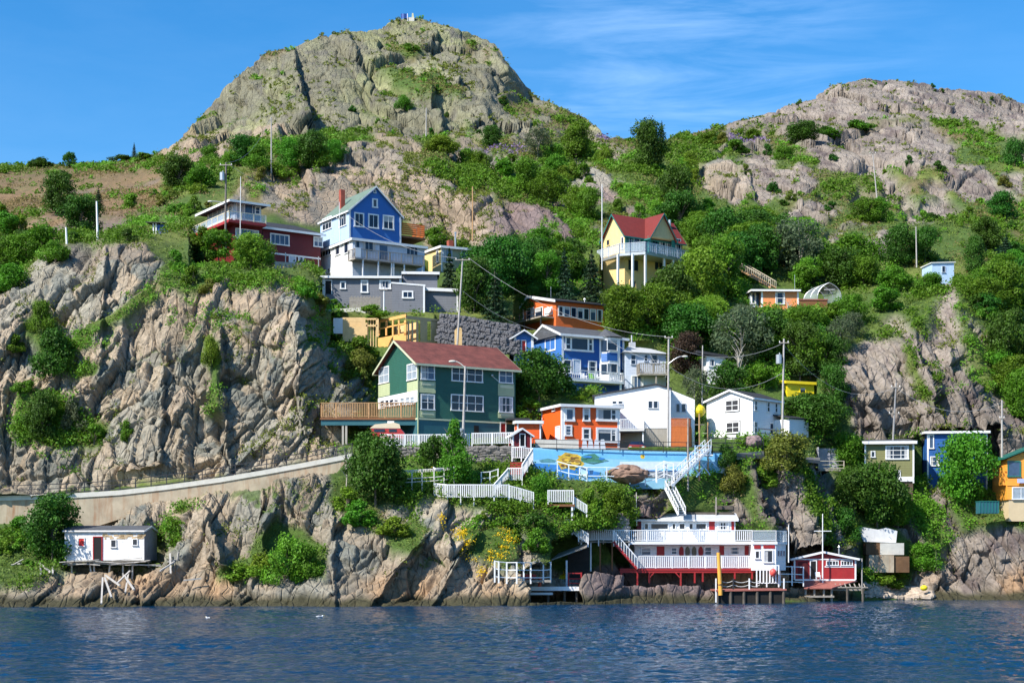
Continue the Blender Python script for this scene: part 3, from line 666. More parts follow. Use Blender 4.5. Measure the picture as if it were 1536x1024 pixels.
# ---------------------------------------------------------------- dark green house
fr, e = house('green_house', 'large dark green three storey house with a rusty red gable roof', 'house', 627, 662, 190, 30)
Fc, Lf = Face(fr, 'front'), Face(fr, 'left'); W = fr.front(773, 600)[0]; D = fr.side(568, 600)[0]
z0, zs, ze = -2, fr.front(627, 627)[1], fr.front(627, 544)[1]; zr = fr.at(596, 515, 196)[2]
obj('wall', gable_wall(MB(), 0, W, 0, D, zs, ze, zr), green_sid, e)
obj('basement_wall', MB().box(.03, W-.03, .03, D-.03, z0, zs-.004), teal_w, e)
gable_roof(e, 0, W, 0, D, ze, zr, 'x', .55, .16, roof_red, cream)
p = MB(); p.box(-.04, W+.04, -.05, .02, zs-.15, zs+.05); p.box(-.05, .02, .021, D, zs-.15, zs+.05); obj('band_board', p, cream, e)
for q in ((629,572,653,589),(747,576,771,594),(629,616,653,626),(747,618,771,627)): po = obj('panel', Fc.panel(MB(), *q, 0, .05), pale_green, e); x_, y_ = q[0], q[1]; obj('panel_moulding', Fc.panel(MB(), x_+3, y_+2.5, q[2]-2, min(y_+6, q[3]-1), .05, .09), cream, po)
for q in ((568,576,585,594),(611,572,627,590)): obj('panel', Lf.panel(MB(), *q, 0, .05), pale_green, e)
obj('corner_board', MB().box(-.06, .06, -.06, .06, z0, ze), pale_green, e)
for q in ((631,547,652,570),(748,552,769,575),(631,591,652,615),(748,595,769,619)): win(e, Fc, *q, 2, 2, gm=glass_b if q[1] < 560 else glass)
for q in ((677,549,724,573),(676,592,725,617)): win(e, Fc, *q, 4, 2)
for q in ((569,550,584,575),(611,545,626,570)): win(e, Lf, *q, 2, 2, gm=glass_w)
p = MB(); Lf.panel(p, 568, 591, 627, 608, .0, .10); obj('sunroom', p, white, e)
for x in (571,578,585,592,601,609,616): win(e, Face(fr, 'left', -.1), x, 594+(619-x)*.13, x+6, 606+(619-x)*.08, 1, 2, gm=glass_w if x > 595 else glass, trim=.08)
door(e, Fc, 751, 634, 758, 655, red_p)
p = MB(); Fc.box(p, *Fc.rect(711, 638, 718, 655)[:2], .0, .05, *Fc.rect(711, 638, 718, 655)[2:]); obj('basement_door', p, blackm, e)
p = MB(); a_ = fr.front(737, 563); p.bar((a_[0], -.05, a_[1]), (a_[0]+.7, -.5, a_[1]-.7), .04); p.ball((a_[0], -.2, a_[1]), .15); obj('wall_lamp', p, metal, e)
# deck that runs left from the gable
fr, e2 = house('timber_deck', 'long brown timber deck on posts beside the dark green house', 'deck', 480, 662, 190.5, 0)
zt = fr.front(480, 626)[1]; x1 = fr.front(626, 626)[0]
obj('platform', MB().box(0, x1, 0, 6, zt-.25, zt), wood_brown, e2)
obj('beam', MB().box(.1, x1-.1, .15, .4, zt-.9, zt-.26).box(.1, x1-.1, 5, 5.3, zt-.9, zt-.26), teal_w, e2)
railing(e2, [(0, 5.5, zt), (0, .05, zt), (x1, .05, zt)], fr.front(480, 604)[1]-zt, .2, wood_tan, bw=.09)
for x in (514, 519, 624):
    u = fr.front(x, 640)[0]; obj('post', MB().box(u-.12, u+.12, .2, .44, -3, zt-.9), concrete, e2)
tbl = empty('patio_table', 'round patio table standing on the brown timber deck', 'table', fr.o+V((4.2, 2.2, zt)))
obj('table_top', MB().cyl((0,0,.7), (0,0,.75), .7, n=16), wood_brown, tbl); obj('leg', MB().cyl((0,0,0), (0,0,.7), .06), iron, tbl)
# camper under the deck
fr, e3 = house('camper_van', 'old camper van with cream high roof and red sides parked under the deck', 'camper van', 556, 664, 188.0, 4)
x1 = fr.front(606, 650)[0]; z1 = fr.front(580, 635)[1]
prof = [(0,0,.5),(x1,0,.5),(x1+.1,0,1.1),(x1-.45,0,z1-.55),(0.1,0,z1-.55)]
obj('body', MB().prism(prof, (0, 2, 0)), car_red, e3)
obj('roof', MB().prism([(-.1,-.03,z1-.55),(x1-.4,-.03,z1-.55),(x1-.55,-.03,z1-.05),(x1-1.2,-.03,z1+.12),(.5,-.03,z1-.1)], (0, 2.06, 0)), mat('cream_fibreglass', (.72,.60,.42), .4, .05), e3)
obj('roof_vent', MB().box(x1*.5, x1*.7, .6, 1.4, z1, z1+.35), white, e3)
f_ = Face(fr, 'front')
for q in ((x1*.1, x1*.42), (x1*.55, x1*.78)): obj('side_window', MB().box(q[0], q[1], -.04, 0, 1.3, z1-.65), glass, e3)
obj('windscreen', MB().prism([(x1+.07,.15,1.15),(x1+.07,1.85,1.15),(x1-.36,1.85,z1-.62),(x1-.36,.15,z1-.62)], (.05,0,.03)), glass_b, e3)
for x in (.9, x1-.9): obj('wheel', MB().cyl((x,-.02,.35), (x,.25,.35), .36, n=14), tyre_m, e3)
# ---------------------------------------------------------------- orange house on the road
fr, e = house('orange_house', 'bright orange two storey flat roofed house with white trim', 'house', 843, 694, 192, 19)
Fc, Lf = Face(fr, 'front'), Face(fr, 'left'); W = fr.front(930, 650)[0]; D = 7.0
zf = fr.front(843, 607)[1]; zf2 = fr.front(930, 610)[1]
xl = fr.side(812, 640)[0]; D = xl
obj('wall', MB().box(0, W, 0, D, -1, zf-.05), orange_w, e)
slab_roof(e, [(-.35,-.4,zf),(W+.35,-.4,zf),(W+.35,D+.3,zf+.25),(-.35,D+.3,zf+.1)], rm=roof_pale, drop=.24)
corner_posts(e, W, D, -1, zf-.06, w=.34)
for q, n in (((847,611,862,632),(1,1)),((874,611,885,632),(1,2)),((894,611,926,632),(1,1)),((847,637,858,654),(1,3)),((873,641,886,660),(1,2)),((894,641,926,664),(1,1))):
    win(e, Fc, *q, *n, trim=.28, gm=glass_b if q[0] < 870 else glass)
p = MB()
for y in ((613,630),(643,661)): Fc.panel(p, 916, y[0], 917.6, y[1], .03, .08); Fc.panel(p, 917.6, (y[0]+y[1])/2-.6, 923, (y[0]+y[1])/2+.6, .03, .07)
obj('mullion', p, white, e)
win(e, Lf, 829, 609, 833, 617, 1, 2)
door(e, Lf, 834, 640, 840, 662, lav_w)
p = MB(); Lf.panel(p, 813, 690, 842, 660, -.01, .02)
# orange-red shed beside it
fr, e = house('garden_shed', 'small orange shed with a dark flat roof between green and orange houses', 'shed', 776, 662, 191.5, 6)
x1 = fr.front(811, 650)[0]; zf = fr.front(776, 633)[1]
obj('wall', MB().box(0, x1, 0, 3, -.5, zf), orange_w, e); slab_roof(e, [(-.2,-.3,zf+.1),(x1+.3,-.3,zf+.1),(x1+.3,3.2,zf+.3),(-.2,3.2,zf+.3)], rm=roof_dark)
corner_posts(e, x1, 3, -.5, zf)
obj('rear_canopy', MB().box(-1, x1-1, 2.6, 5, zf+.5, zf+.75), roof_dark, e)
# red playhouse by the fence
fr, e = house('playhouse', 'tiny red playhouse with grey gable roof at the top of white steps', 'playhouse', 769, 671, 186.5, 14)
x1 = fr.front(797, 660)[0]; D = 2.0; ze = fr.front(769, 652)[1]; zr = fr.front(783, 643)[1]
obj('wall', gable_wall(MB(), 0, x1, 0, D, -.3, ze, zr, 'y'), red_w, e); gable_roof(e, 0, x1, 0, D, ze, zr, 'y', .25, .08, roof_pale, white)
Fc = Face(fr, 'front'); p = MB(); Fc.panel(p, 780, 651, 787, 670, 0, .03); o = obj('doorway', p, blackm, e)
win(e, Fc, 779, 650, 788, 670, 1, 1, trim=.1, kind='door_surround'); corner_posts(e, x1, D, -.3, ze)
# ---------------------------------------------------------------- large white house
fr, e = house('white_house', 'large white gabled house behind the tall pole, grey lower wall', 'house', 892, 667, 197, -4)
Fc = Face(fr, 'front'); x1 = fr.front(1005.5, 620)[0]; ze = fr.front(896, 594)[1]; zap = fr.front(985, 577)[1]; zre = fr.front(1005, 583)[1]; xa = fr.front(984, 600)[0]; zb = fr.front(960, 642)[1]
D = 9
obj('wall', MB().prism([(0,0,zb),(x1,0,zb),(x1,0,zre),(xa,0,zap),(0,0,ze)], (0, D, 0)), white_sid, e)
obj('foundation', MB().box(.05, x1-.05, .06, D, -1, zb-.004), concrete, e)
r = MB(); r.prism([(-.3,-.25,ze-.02),(xa,-.25,zap+.03),(xa,-.25,zap+.15),(-.3,-.25,ze+.12)], (0, D+.5, 0)); r.prism([(xa,-.25,zap+.03),(x1+.2,-.25,zre-.02),(x1+.2,-.25,zre+.1),(xa,-.25,zap+.15)], (0, D+.5, 0))
obj('roof', r, roof_dark, e)
for q in ((918,601,925,606),(927,601,934,606),(972,601,979,612.5),(980,601,987,612.5)): win(e, Fc, *q, 1, 1, trim=.06)
p = MB(); p.box(x1-.18, x1+.04, -.05, 0, -1, zre); obj('corner_board', p, white, e)
x2 = fr.front(1042, 620, 3)[0]; zf2 = fr.front(1042, 599, 3)[1]; zf1 = fr.front(1006, 584, 3)[1]
obj('side_wing', MB().prism([(x1+.004,3,-1),(x2,3,-1),(x2,3,zf2),(x1+.004,3,zf1)], (0, 5, 0)), white_sid, e)
F3 = Face(fr, 'front', 3)
for q in ((1014,605,1020,618),(1022,605,1029,618)): win(e, F3, *q, 1, 1, fm=lav_w, trim=.06)
# balcony and carport
xa_, xb_ = fr.front(930, 640, -2.4)[0], fr.front(966, 640, -2.4)[0]; zc = fr.front(950, 644, -2.4)[1]
obj('balcony_floor', MB().box(xa_, xb_, -2.4, -.01, zc-.15, zc), white, e); railing(e, [(xa_,-2.35,zc),(xb_,-2.35,zc),(xb_,-.1,zc)], 1.25, .2)
obj('canopy', MB().prism([(xa_-.1,-2.6,zc-.3),(xb_+.1,-2.6,zc-.3),(xb_+.1,-.05,zc-.2),(xa_-.1,-.05,zc-.2)], (0,0,.1)), roof_dark, e)
obj('canopy_post', MB().box(xb_-.2, xb_-.05, -2.4, -2.25, -1, zc-.3), white, e)
# red car under the balcony
fr, e = house('parked_car', 'red car parked under the white house balcony beside the road', 'car', 942, 679, 192.6, -6)
x1 = 2.0+fr.front(967, 670)[0]*0
x1 = fr.front(968, 670)[0]
obj('body', MB().prism([(0,0,.3),(x1,0,.3),(x1+.05,0,.75),(x1-.35,0,.95),(.15,0,1.0),(-.05,0,.6)], (0, 3.9, 0)), car_red, e)
obj('cabin', MB().prism([(.12,.6,.98),(x1-.14,.6,.98),(x1-.38,1.1,1.5),(.34,1.1,1.5)], (0, 1.9, 0)), glass, e)
for x in (.02, x1-.22):
    for y in (.5, 3.1): obj('wheel', MB().cyl((x, y, .32), (x+.2, y, .32), .33, n=12), tyre_m, e)
for x in (.12, x1-.42): obj('headlight', MB().box(x, x+.3, -.04, 0, .62, .78), white, e)
# terracotta fence
fr, e = house('board_fence', 'tall orange stained board fence right of the large white house', 'fence', 1007, 667, 193.6, 3)
x1 = fr.front(1037, 650)[0]; x2 = fr.front(1047, 650, 2.2)[0]; zt = fr.front(1007, 640)[1]; zu = fr.front(1007, 628)[1]
obj('board_panel', MB().box(0, x1, 0, .08, -.5, zt), wood_or, e, smooth=False)
obj('return_panel', MB().prism([(x1,.09,-.5),(x1+.6,3,-.5),(x1+.6,3,zt),(x1,.09,zt)], (-.08,0,0)), wood_tan, e)
b = MB()
for i in range(28): x = i*x1/28; b.box(x, x+.07, .02, .06, zt, zu)
b.box(0, x1, -.01, .1, zu, zu+.08); b.box(0, x1, -.01, .1, zt, zt+.06); obj('top_lattice', b, wood_or, e)
# ---------------------------------------------------------------- second white house
fr, e = house('white_house', 'white two storey house with dark gable roof and a small lean-to porch', 'house', 1129, 662, 197, 48)
Fc, Lf = Face(fr, 'front'), Face(fr, 'left'); W = fr.front(1171, 620)[0]; D = fr.side(1060, 620)[0]
ze = fr.at(1129, 597, 197)[2]; yr, zr = fr.side(1096, 586)
obj('wall', gable_wall(MB(), 0, W, 0, D, -2, ze, zr, 'x', yr/D), white_sid, e)
gable_roof(e, 0, W, 0, D, ze, zr, 'x', .3, .12, roof_dark, white, rp=yr/D)
for q in ((1088,599,1109,617),(1089,632,1110,650)): win(e, Lf, *q, 2, 2, gm=glass_w, fm=white, trim=.16)
for q in ((1087.2,598,1109.8,618),(1088.2,631,1110.8,651)): obj('window_casing', Lf.panel(MB(), *q, 0, .05), iron, e)
for q in ((1131,600,1136,616),(1150,602,1154.5,618),(1162,604,1166,619),(1130.5,632,1136,650),(1154,634,1160,653)): win(e, Fc, *q, 1, 2, trim=.1, fm=iron if 0 else white)
b = MB(); zc = fr.front(1165, 628)[1]; b.prism([(W-1.5,-2.2,-1),(W+3,-2.2,-1),(W+3,-2.2,zc),(W-1.5,-2.2,zc-.2)], (0, 2.19, 0)); obj('porch', b, white_sid, e)
obj('porch_roof', MB().prism([(W-1.8,-2.4,zc-.15),(W+3.2,-2.4,zc+.05),(W+3.2,0,zc+.5),(W-1.8,0,zc+.4)], (0,0,.12)), roof_dark, e)
# ---------------------------------------------------------------- blue house with bay
fr, e = house('blue_house', 'blue three storey house with white trimmed bay window and balcony', 'house', 843, 590, 213, 28)
Fc, Lf = Face(fr, 'front'), Face(fr, 'left'); W = fr.front(936, 540)[0]; D = fr.side(797, 520)[0]
z3 = fr.front(843, 545)[1]; ze = fr.front(843, 501)[1]
obj('wall', MB().box(0, W, 0, D, z3-.3, ze), blue_dk, e); obj('lower_wall', MB().box(1.4, W-.1, .5, D, -2, z3-.304), blue_w, e)
yr, zr = fr.side(819, 487)
obj('gable_wall', MB().prism([(-.004,0,z3-.3),(-.004,0,ze),(-.004,yr,zr),(-.004,D,ze-.2),(-.004,D,z3-.3)], (-.05,0,0)), blue_w, e)
r = MB(); yr = min(yr, D*.6); xh = W*.80
r.poly([(-.5,-.5,ze),(W+.5,-.5,ze),(W-1.6,yr,zr-.2),(-.5,yr,zr),(-.5,D+.4,ze),(W+.5,D+.4,ze),(-.5,-.5,ze-.12),(W+.5,-.5,ze-.12),(W+.5,D+.4,ze-.12),(-.5,D+.4,ze-.12)],
       [(0,1,2,3),(3,2,5,4),(1,5,2),(0,6,7,1),(1,7,8,5),(5,8,9,4),(6,9,8,7),(0,3,4,9,6)])
o = obj('roof', r, roof_grey, e)
b = MB(); b.box(-.5, W+.5, -.58, -.51, ze-.3, ze+.02); b.prism([(-.58,-.5,ze-.28),(-.58,yr,zr-.28),(-.58,yr,zr+.04),(-.58,-.5,ze+.04)], (.07,0,0)); b.prism([(-.58,yr,zr-.28),(-.58,D+.4,ze-.28),(-.58,D+.4,ze+.04),(-.58,yr,zr+.04)], (.07,0,0)); obj('roof_trim', b, white, o)
corner_posts(e, W, D, z3-.3, ze, w=.26)
win(e, Fc, 847, 505, 890, 527, 1, 1, trim=.25); p = MB()
for x in (855, 881): Fc.panel(p, x, 507, x+2.5, 525, .03, .085)
for x in (849, 884): Fc.panel(p, x, 515.5, x+5, 517, .03, .07)
obj('mullion', p, white, e)
for q in ((845,539,857,560),(882,541,895,560)): win(e, Fc, *q, 1, 2)
door(e, Fc, 860, 540, 870, 562, lav_w)
win(e, Lf, 818, 506, 834, 527, 2, 1, trim=.2); win(e, Lf, 836, 541, 841, 558, 1, 2)
# bay tower
bx0, bx1 = fr.front(899, 530)[0], fr.front(930, 530, -.9)[0]
bay = [(bx0,0,z3-2.4),(bx0+1.0,-1.1,z3-2.4),(bx1-.1,-1.1,z3-2.4),(bx1+.5,0,z3-2.4)]
bt = obj('bay', MB().prism(bay, (0,0,ze-z3+2.3)), white, e); FB = Face(fr, 'front', -1.1)
for q in ((910.5,509,926,526),(910.5,545,926,560)): win(bt, FB, *q, 1, 1, trim=.08)
p = MB(); FB.panel(p, 910.5, 529, 926, 541, .0, .04); obj('bay_panel', p, blue_dk, bt)
for yy in ((509,526),(529,541),(545,560)):
    za, zb_ = FB.uv(905, yy[1])[1], FB.uv(905, yy[0])[1]; q = V((bx0+.18,-.22,0)); q2 = V((bx0+.85,-.96,0)); nn = V((-.05,-.045,0))
    obj('bay_side_pane', MB().prism([q+V((0,0,za)), q2+V((0,0,za)), q2+V((0,0,zb_)), q+V((0,0,zb_))], nn), glass if yy[0] != 529 else blue_w, bt)
obj('bay_roof', MB().poly([(bx0-.3,.2,ze),(bx0+.8,-1.5,ze),(bx1+.1,-1.5,ze),(bx1+.9,.2,ze),((bx0+bx1)/2,.8,ze+1.3)], [(0,1,4),(1,2,4),(2,3,4),(3,0,4),(3,2,1,0)]), roof_grey, bt)
# balcony
za = fr.front(895, 573)[1]; by = -2.2; xa_ = fr.front(850, 573, by)[0]; xb_ = fr.front(936, 573, by)[0]
obj('balcony_floor', MB().box(xa_, xb_, by, -.01, za-.32, za), white, e); railing(e, [(xa_,-.1,za),(xa_,by+.1,za),(xb_,by+.1,za),(xb_,-.1,za)], 1.15, .3, white, bw=.035)
for x in (857, 932): u = fr.front(x, 580, by)[0]; obj('balcony_post', MB().box(u-.12, u+.12, by+.1, by+.34, -2, za-.33), white, e)
b0 = fr.o; Rz = Matrix.Rotation(fr.a, 3, 'Z')
def wchair(px, col, lab, k=1.0, fr=fr, y=-1.2, z=None, face=0):
    z = za if z is None else z
    x = fr.front(px, 560, y)[0]; t_ = empty('deck_chair', lab, 'chair', fr.o+Matrix.Rotation(fr.a, 3, 'Z') @ V((x, y, z)), fr.a+face)
    obj('seat', MB().prism([(-.3*k,-.3*k,.38*k),(.3*k,-.3*k,.38*k),(.3*k,.3*k,.28*k),(-.3*k,.3*k,.28*k)], (0,0,.05)), col, t_)
    obj('backrest', MB().prism([(-.3*k,.28*k,.3*k),(.3*k,.28*k,.3*k),(.34*k,.55*k,1.0*k),(-.34*k,.55*k,1.0*k)], (0,.05,.02)), col, t_)
    for s1 in (-.33, .27): obj('armrest', MB().box(s1*k, (s1+.1)*k, -.35*k, .4*k, .55*k, .6*k), col, t_)
    for s1 in (-.3, .25):
        obj('leg', MB().box(s1*k, (s1+.06)*k, -.3*k, -.24*k, 0, .55*k), col, t_); obj('leg', MB().box(s1*k, (s1+.06)*k, .3*k, .36*k, 0, .5*k), col, t_)
    return t_
wchair(876, white, 'white chair on the blue house balcony, left of the green chair')
wchair(889, mat('lime_plastic', (.15,.40,.05), .5, .05), 'green chair between white chairs on the blue house balcony')
wchair(897, white, 'white chair on the blue house balcony, just right of the green chair'); wchair(917, white, 'white chair in front of the bay window on the blue balcony')
# porch gable
fr, e = house('porch', 'small blue gabled entrance porch with red door left of blue house', 'porch', 771, 535, 214, 10)
Fc = Face(fr, 'front'); x1 = fr.front(800, 520)[0]; ze = fr.front(771, 505)[1]; zr = fr.front(786, 496)[1]
obj('wall', gable_wall(MB(), 0, x1, 0, 4, -1, ze, zr, 'y'), blue_w, e); gable_roof(e, 0, x1, 0, 4, ze, zr, 'y', .5, .1, roof_grey, white); corner_posts(e, x1, 4, -1, ze, w=.3)
win(e, Fc, 776, 511, 781, 524, 1, 1); door(e, Fc, 783, 511, 788, 530, orange_p if 0 else mat('scarlet_paint', (.6,.03,.02), .4, .03))
# ---------------------------------------------------------------- pale grey-blue house
fr, e = house('pale_blue_house', 'pale grey-blue house with white metal roof right of the blue house', 'house', 938, 590, 216, 8)
Fc = Face(fr, 'front'); x1 = fr.front(999, 540)[0]; ze = fr.front(940, 528)[1]; D = 7
obj('wall', MB().box(0, x1, 0, D, -2, ze), lav_w, e); zr = fr.front(960, 519, 3)[1]
obj('roof', MB().poly([(-.4,-.5,ze),(x1+.4,-.5,ze-.2),(x1*.75,3.2,zr-.3),(x1*.2,3.2,zr),(-.4,D,ze),(x1+.4,D,ze-.2)], [(0,1,2,3),(1,5,2),(3,2,5,4),(0,3,4),(0,4,5,1)]), roof_pale, e)
obj('chimney', MB().box(x1*.22, x1*.36, 2.8, 3.6, ze, zr+.5).cyl((x1*.28,3.2,zr+.5),(x1*.28,3.2,zr+1.5),.1), roof_pale, e)
for q in ((946,532,954,547),(966,532,972,542),(975,532,988,545)): win(e, Fc, *q, 1, 1 if q[0] > 960 else 2, fm=lav_w, trim=.08)
za = fr.front(980, 559, -2)[1]; xa_ = fr.front(960, 550, -2)[0]; xb_ = fr.front(1001, 550, -2)[0]
obj('balcony_floor', MB().box(xa_, xb_, -2, -.01, za-.3, za), wood, e); railing(e, [(xa_,-.1,za),(xa_,-1.95,za),(xb_,-1.95,za)], 1.25, .24, wood, bw=.12)
obj('balcony_post', MB().box(xb_-1.6, xb_-1.4, -1.9, -1.7, -2, za-.3), wood, e)
for q in ((947,563,965,585),): win(e, Fc, *q, 2, 1, gm=glass_b)
# ---------------------------------------------------------------- orange bungalow above the blue house
fr, e = house('orange_bungalow', 'orange flat roofed bungalow with a row of windows above the blue house', 'house', 834, 495, 226, 30)
Fc, Lf = Face(fr, 'front'), Face(fr, 'left'); W = fr.front(906, 470)[0]; D = fr.side(776, 470)[0]
ze = fr.front(834, 452)[1]; yr, zr = fr.side(795, 446)
obj('wall', MB().prism([(0,0,-1),(0,0,ze),(0,yr,zr),(0,D,ze-.6),(0,D,-1)], (W,0,0)), mat('orange_stucco', (.62,.13,.03), .6, .08, siding=.2), e)
r = MB(); r.prism([(-.4,-.5,ze-.02),(-.4,yr,zr+.05),(-.4,yr,zr+.25),(-.4,-.5,ze+.15)], (W+.8,0,0)); r.prism([(-.4,yr,zr+.05),(-.4,D+.3,ze-.6),(-.4,D+.3,ze-.42),(-.4,yr,zr+.25)], (W+.8,0,0)); o = obj('roof', r, roof_dark, e)
r = MB(); r.prism([(-.48,-.5,ze-.2),(-.48,yr,zr-.12),(-.48,yr,zr+.27),(-.48,-.5,ze+.17)], (.07,0,0)); r.prism([(-.48,yr,zr-.12),(-.48,D+.3,ze-.75),(-.48,D+.3,ze-.4),(-.48,yr,zr+.27)], (.07,0,0)); obj('roof_trim', r, white, o)
xs_ = [837,846,856,866,875,885,895]
for i, x in enumerate(xs_): win(e, Fc, x, 459+i*.9, x+8.5, 474+i*1.5, 1, 1, fm=white, trim=.09, gm=glass_b if i in (1, 5) else glass)
for q in ((779,464,786,480),(790,462,801,480),(803,461,815,479),(817,461,829,473)): win(e, Lf, *q, 1, 1, gm=glass_w if q[0] in (779, 817) else glass, trim=.14)
za = fr.side(800, 483)[1]
obj('balcony_floor', MB().box(-2.2, -.01, .5, D, za-.2, za), wood, e); railing(e, [(-2.1,.5,za),(-2.1,D,za)], 1.1, 0, iron, top=.05)
for y in (.8, D*.5, D-.3): obj('balcony_post', MB().box(-2.1, -1.95, y-.07, y+.07, -2, za-.2), iron, e)
p = MB(); p.cyl((-.5,1.2,ze-1.2),(-.7,1.1,ze-1.15),.55,.5,n=14); p.bar((-.4,1.2,ze-1.2),(.05,1.2,ze-1.6),.06); obj('satellite_dish', p, metal, e)
obj('vent_pipe', MB().cyl((W*.75,2,ze),(W*.75,2,ze+1),.07).cyl((W*.75,2,ze+1),(W*.75,2,ze+1.25),.22,.1), white, e)
obj('antenna', MB().cyl((2.2,5,ze),(2.2,5,ze+3),.04), metal, e)
# ---------------------------------------------------------------- blue gabled house high on the left
fr, e = house('blue_gable_house', 'tall blue gabled house with green roof and brick chimney high on slope', 'house', 524, 412, 236, 32)
Fc, Lf = Face(fr, 'front'), Face(fr, 'left'); W = fr.front(601.5, 340)[0]; D = fr.side(481, 340)[0]
zl = fr.front(524, 354)[1]; ze = fr.front(524, 315)[1]; zr = fr.front(563, 281)[1]
obj('wall', gable_wall(MB(), 0, W, 0, D, zl-.3, ze, zr, 'y'), blue_w, e)
obj('lit_side_wall', MB().box(-.05, -.004, 0, D, zl-.3, ze-.1), blue_pale, e)  # sunlit side: the light is put into a paler blue
gable_roof(e, 0, W, 0, D, ze, zr, 'y', .3, .12, roof_green, white); corner_posts(e, W, D, zl-.3, ze, w=.22)
for q in ((531,319,546,341),(552,321,568,343),(574,323,591,345)): win(e, Fc, *q, 2, 1, trim=.2)
win(e, Fc, 558, 298, 566.5, 312, 1, 1, trim=.18); win(e, Fc, 560, 285, 564, 290, 1, 1, trim=.15)
for q in ((484,326,498,345),(509,321,520,340)): win(e, Face(fr, 'left', -.05), *q, 3, 1)
xc = W*.2; yc, zc_ = fr.side(513, 285, xc); yc = min(yc, D-.6); obj('chimney', MB().box(xc-.35, xc+.35, yc-.35, yc+.35, ze, fr.side(513, 285, xc)[1]), brick, e)
# lower storey
W2 = fr.front(637, 380, -.6)[0]; D2 = fr.side(471, 385, -.5)[0]; z1 = fr.front(529, 358, -.6)[1]
xq = fr.front(529, 380, -.6)[0]
obj('lower_storey', MB().box(xq, W2, -.6, D2, -2, z1-.1), lav_w, e)  # white storey, the shade of its front put into a grey-blue tone
obj('lower_side_wall', MB().box(xq-.05, xq-.004, -.6, D2, -2, z1-.1), white_sid, e)
slab_roof(e, [(xq-.35,-1.0,z1),(W2+.3,-1.0,z1),(W2+.3,D2,z1),(xq-.35,D2+.4,z1-.1)], rm=roof_dark, drop=.3)
F6, L6 = Face(fr, 'front', -.6), Face(fr, 'left', xq-.05)
for q, n in (((531,361,540,380),(1,1)),((542,362,564,378),(2,1)),((609,370,627,384),(3,1))): win(e, F6, *q, *n, fm=lav_w)
door(e, F6, 569, 368, 581, 390, glass_b, lav_w)
for q, n in (((480,369,497,385),(4,1)),((502.5,364,511,383),(1,1)),((516.5,361,525,380),(1,1)),((491,402,496,410),(1,2))): win(e, L6, *q, *n)
za = fr.front(585, 392, -3)[1]; xa_ = fr.front(533, 385, -3)[0]; xb_ = fr.front(636, 385, -3)[0]
obj('balcony_floor', MB().box(xa_, xb_, -3, -.61, za-.2, za), wood, e); railing(e, [(xa_,-.7,za),(xa_,-2.95,za),(xb_,-2.95,za)], 1.35, .25, wood, bw=.05)
obj('privacy_screen', MB().box(xa_, xa_+.9, -3.03, -2.97, za+.1, za+1.5), white, e)
for x in (545,568,588,591,607,634): u = fr.front(x, 395, -3)[0]; obj('balcony_post', MB().box(u-.09, u+.09, -2.95, -2.77, -2, za-.2), white, e)
fr, e = house('roof_deck', 'orange timber railing enclosure on flat roof beside the blue gable', 'deck', 603, 358, 241, 32)
x1 = fr.front(637, 350)[0]; z1 = fr.front(603, 345)[1]; b = MB()
for k in range(6): b.box(0, x1, -.03, .03, .7+k*.3, .92+k*.3); b.box(x1-.03, x1+.03, .04, 4, .7+k*.3, .92+k*.3); b.box(-.03, .03, .04, 4, .7+k*.3, .92+k*.3)
obj('board_railing', b, wood_or, e); obj('platform', MB().box(-.1, x1+.1, -.1, 4, .2, .5), wood_brown, e)
# ---------------------------------------------------------------- red house far left
fr, e = house('red_house', 'long dark red house with white glazed upper room on cliff top', 'house', 394, 404, 236, 34)
Fc = Face(fr, 'front'); W = fr.front(481, 360)[0]; zs = fr.front(394, 378)[1]; ze = fr.front(394, 341)[1]; D = 9
obj('wall', MB().box(0, W, 0, D, -3, ze), red_w, e)
obj('roof', MB().poly([(-.4,-.6,ze),(W+.6,-.6,ze),(W+.6,D,ze+.2),(W-2,D*.5,ze+1.9),(-.4,D*.5,ze+1.9),(-.4,D,ze)], [(0,1,3,4),(1,2,3),(4,3,2,5),(0,4,5),(0,5,2,1)]), roof_dark, e)
b = MB(); b.box(-.4, W+.6, -.68, -.61, ze-.3, ze+.03); b.box(0, W, -.06, 0, zs-.12, zs+.12); obj('fascia', b, white, e)
win(e, Fc, 405, 351, 434, 368, 4, 1, trim=.18, gm=glass_b); win(e, Fc, 470, 355, 484, 371, 2, 1, gm=glass_b, trim=.15)
door(e, Fc, 434, 383, 443, 402, lav_w); win(e, Fc, 447, 384, 456, 395, 1, 1, trim=.18)
za = zs; railing(e, [(1.5,-1.6,-.8),(W,-1.6,-.8)], 1.0, 0, wood)
obj('porch_post', MB().box(2.9,3.0,-1.6,-1.5,-3,zs).box(W-1.2,W-1.1,-1.6,-1.5,-3,zs), metal, e)
# the glazed room and its terrace (left part)
P3 = fr.at(350, 404, 229); xg, yg = P3.x, P3.y
Fg, Lg = Face(fr, 'front', yg), Face(fr, 'left', xg)
zf = fr.front(350, 332, yg)[1]; zt = fr.front(350, 302, yg)[1]; yl = fr.side(305, 320, xg)[0]; xr_ = fr.front(394, 320, yg)[0]
obj('lower_block', MB().box(xg+.2, xr_, yg+.2, yl, -3, zf-.4), red_w, e)
obj('terrace_slab', MB().prism([(xg-1.2,yg-1.2,zf-.42),(xr_,yg-1.2,zf-.42),(xr_,yl,zf-.42),(xg-1.2,yl+2.5,zf-.42)], (0,0,.40)), mat('red_fascia', (.36,.03,.03), .5, .05), e)
gr = obj('glazed_room', MB().box(xg+.5, xr_, yg+.5, yl-.3, zf, zt), lav_w, e)
Fg2, Lg2 = Face(fr, 'front', yg+.5), Face(fr, 'left', xg+.5)
for q, n in (((354,306,391,331),(3,1)),((382,310,390,322),(1,2))): win(gr, Fg2, *q, *n, gm=glass_b)
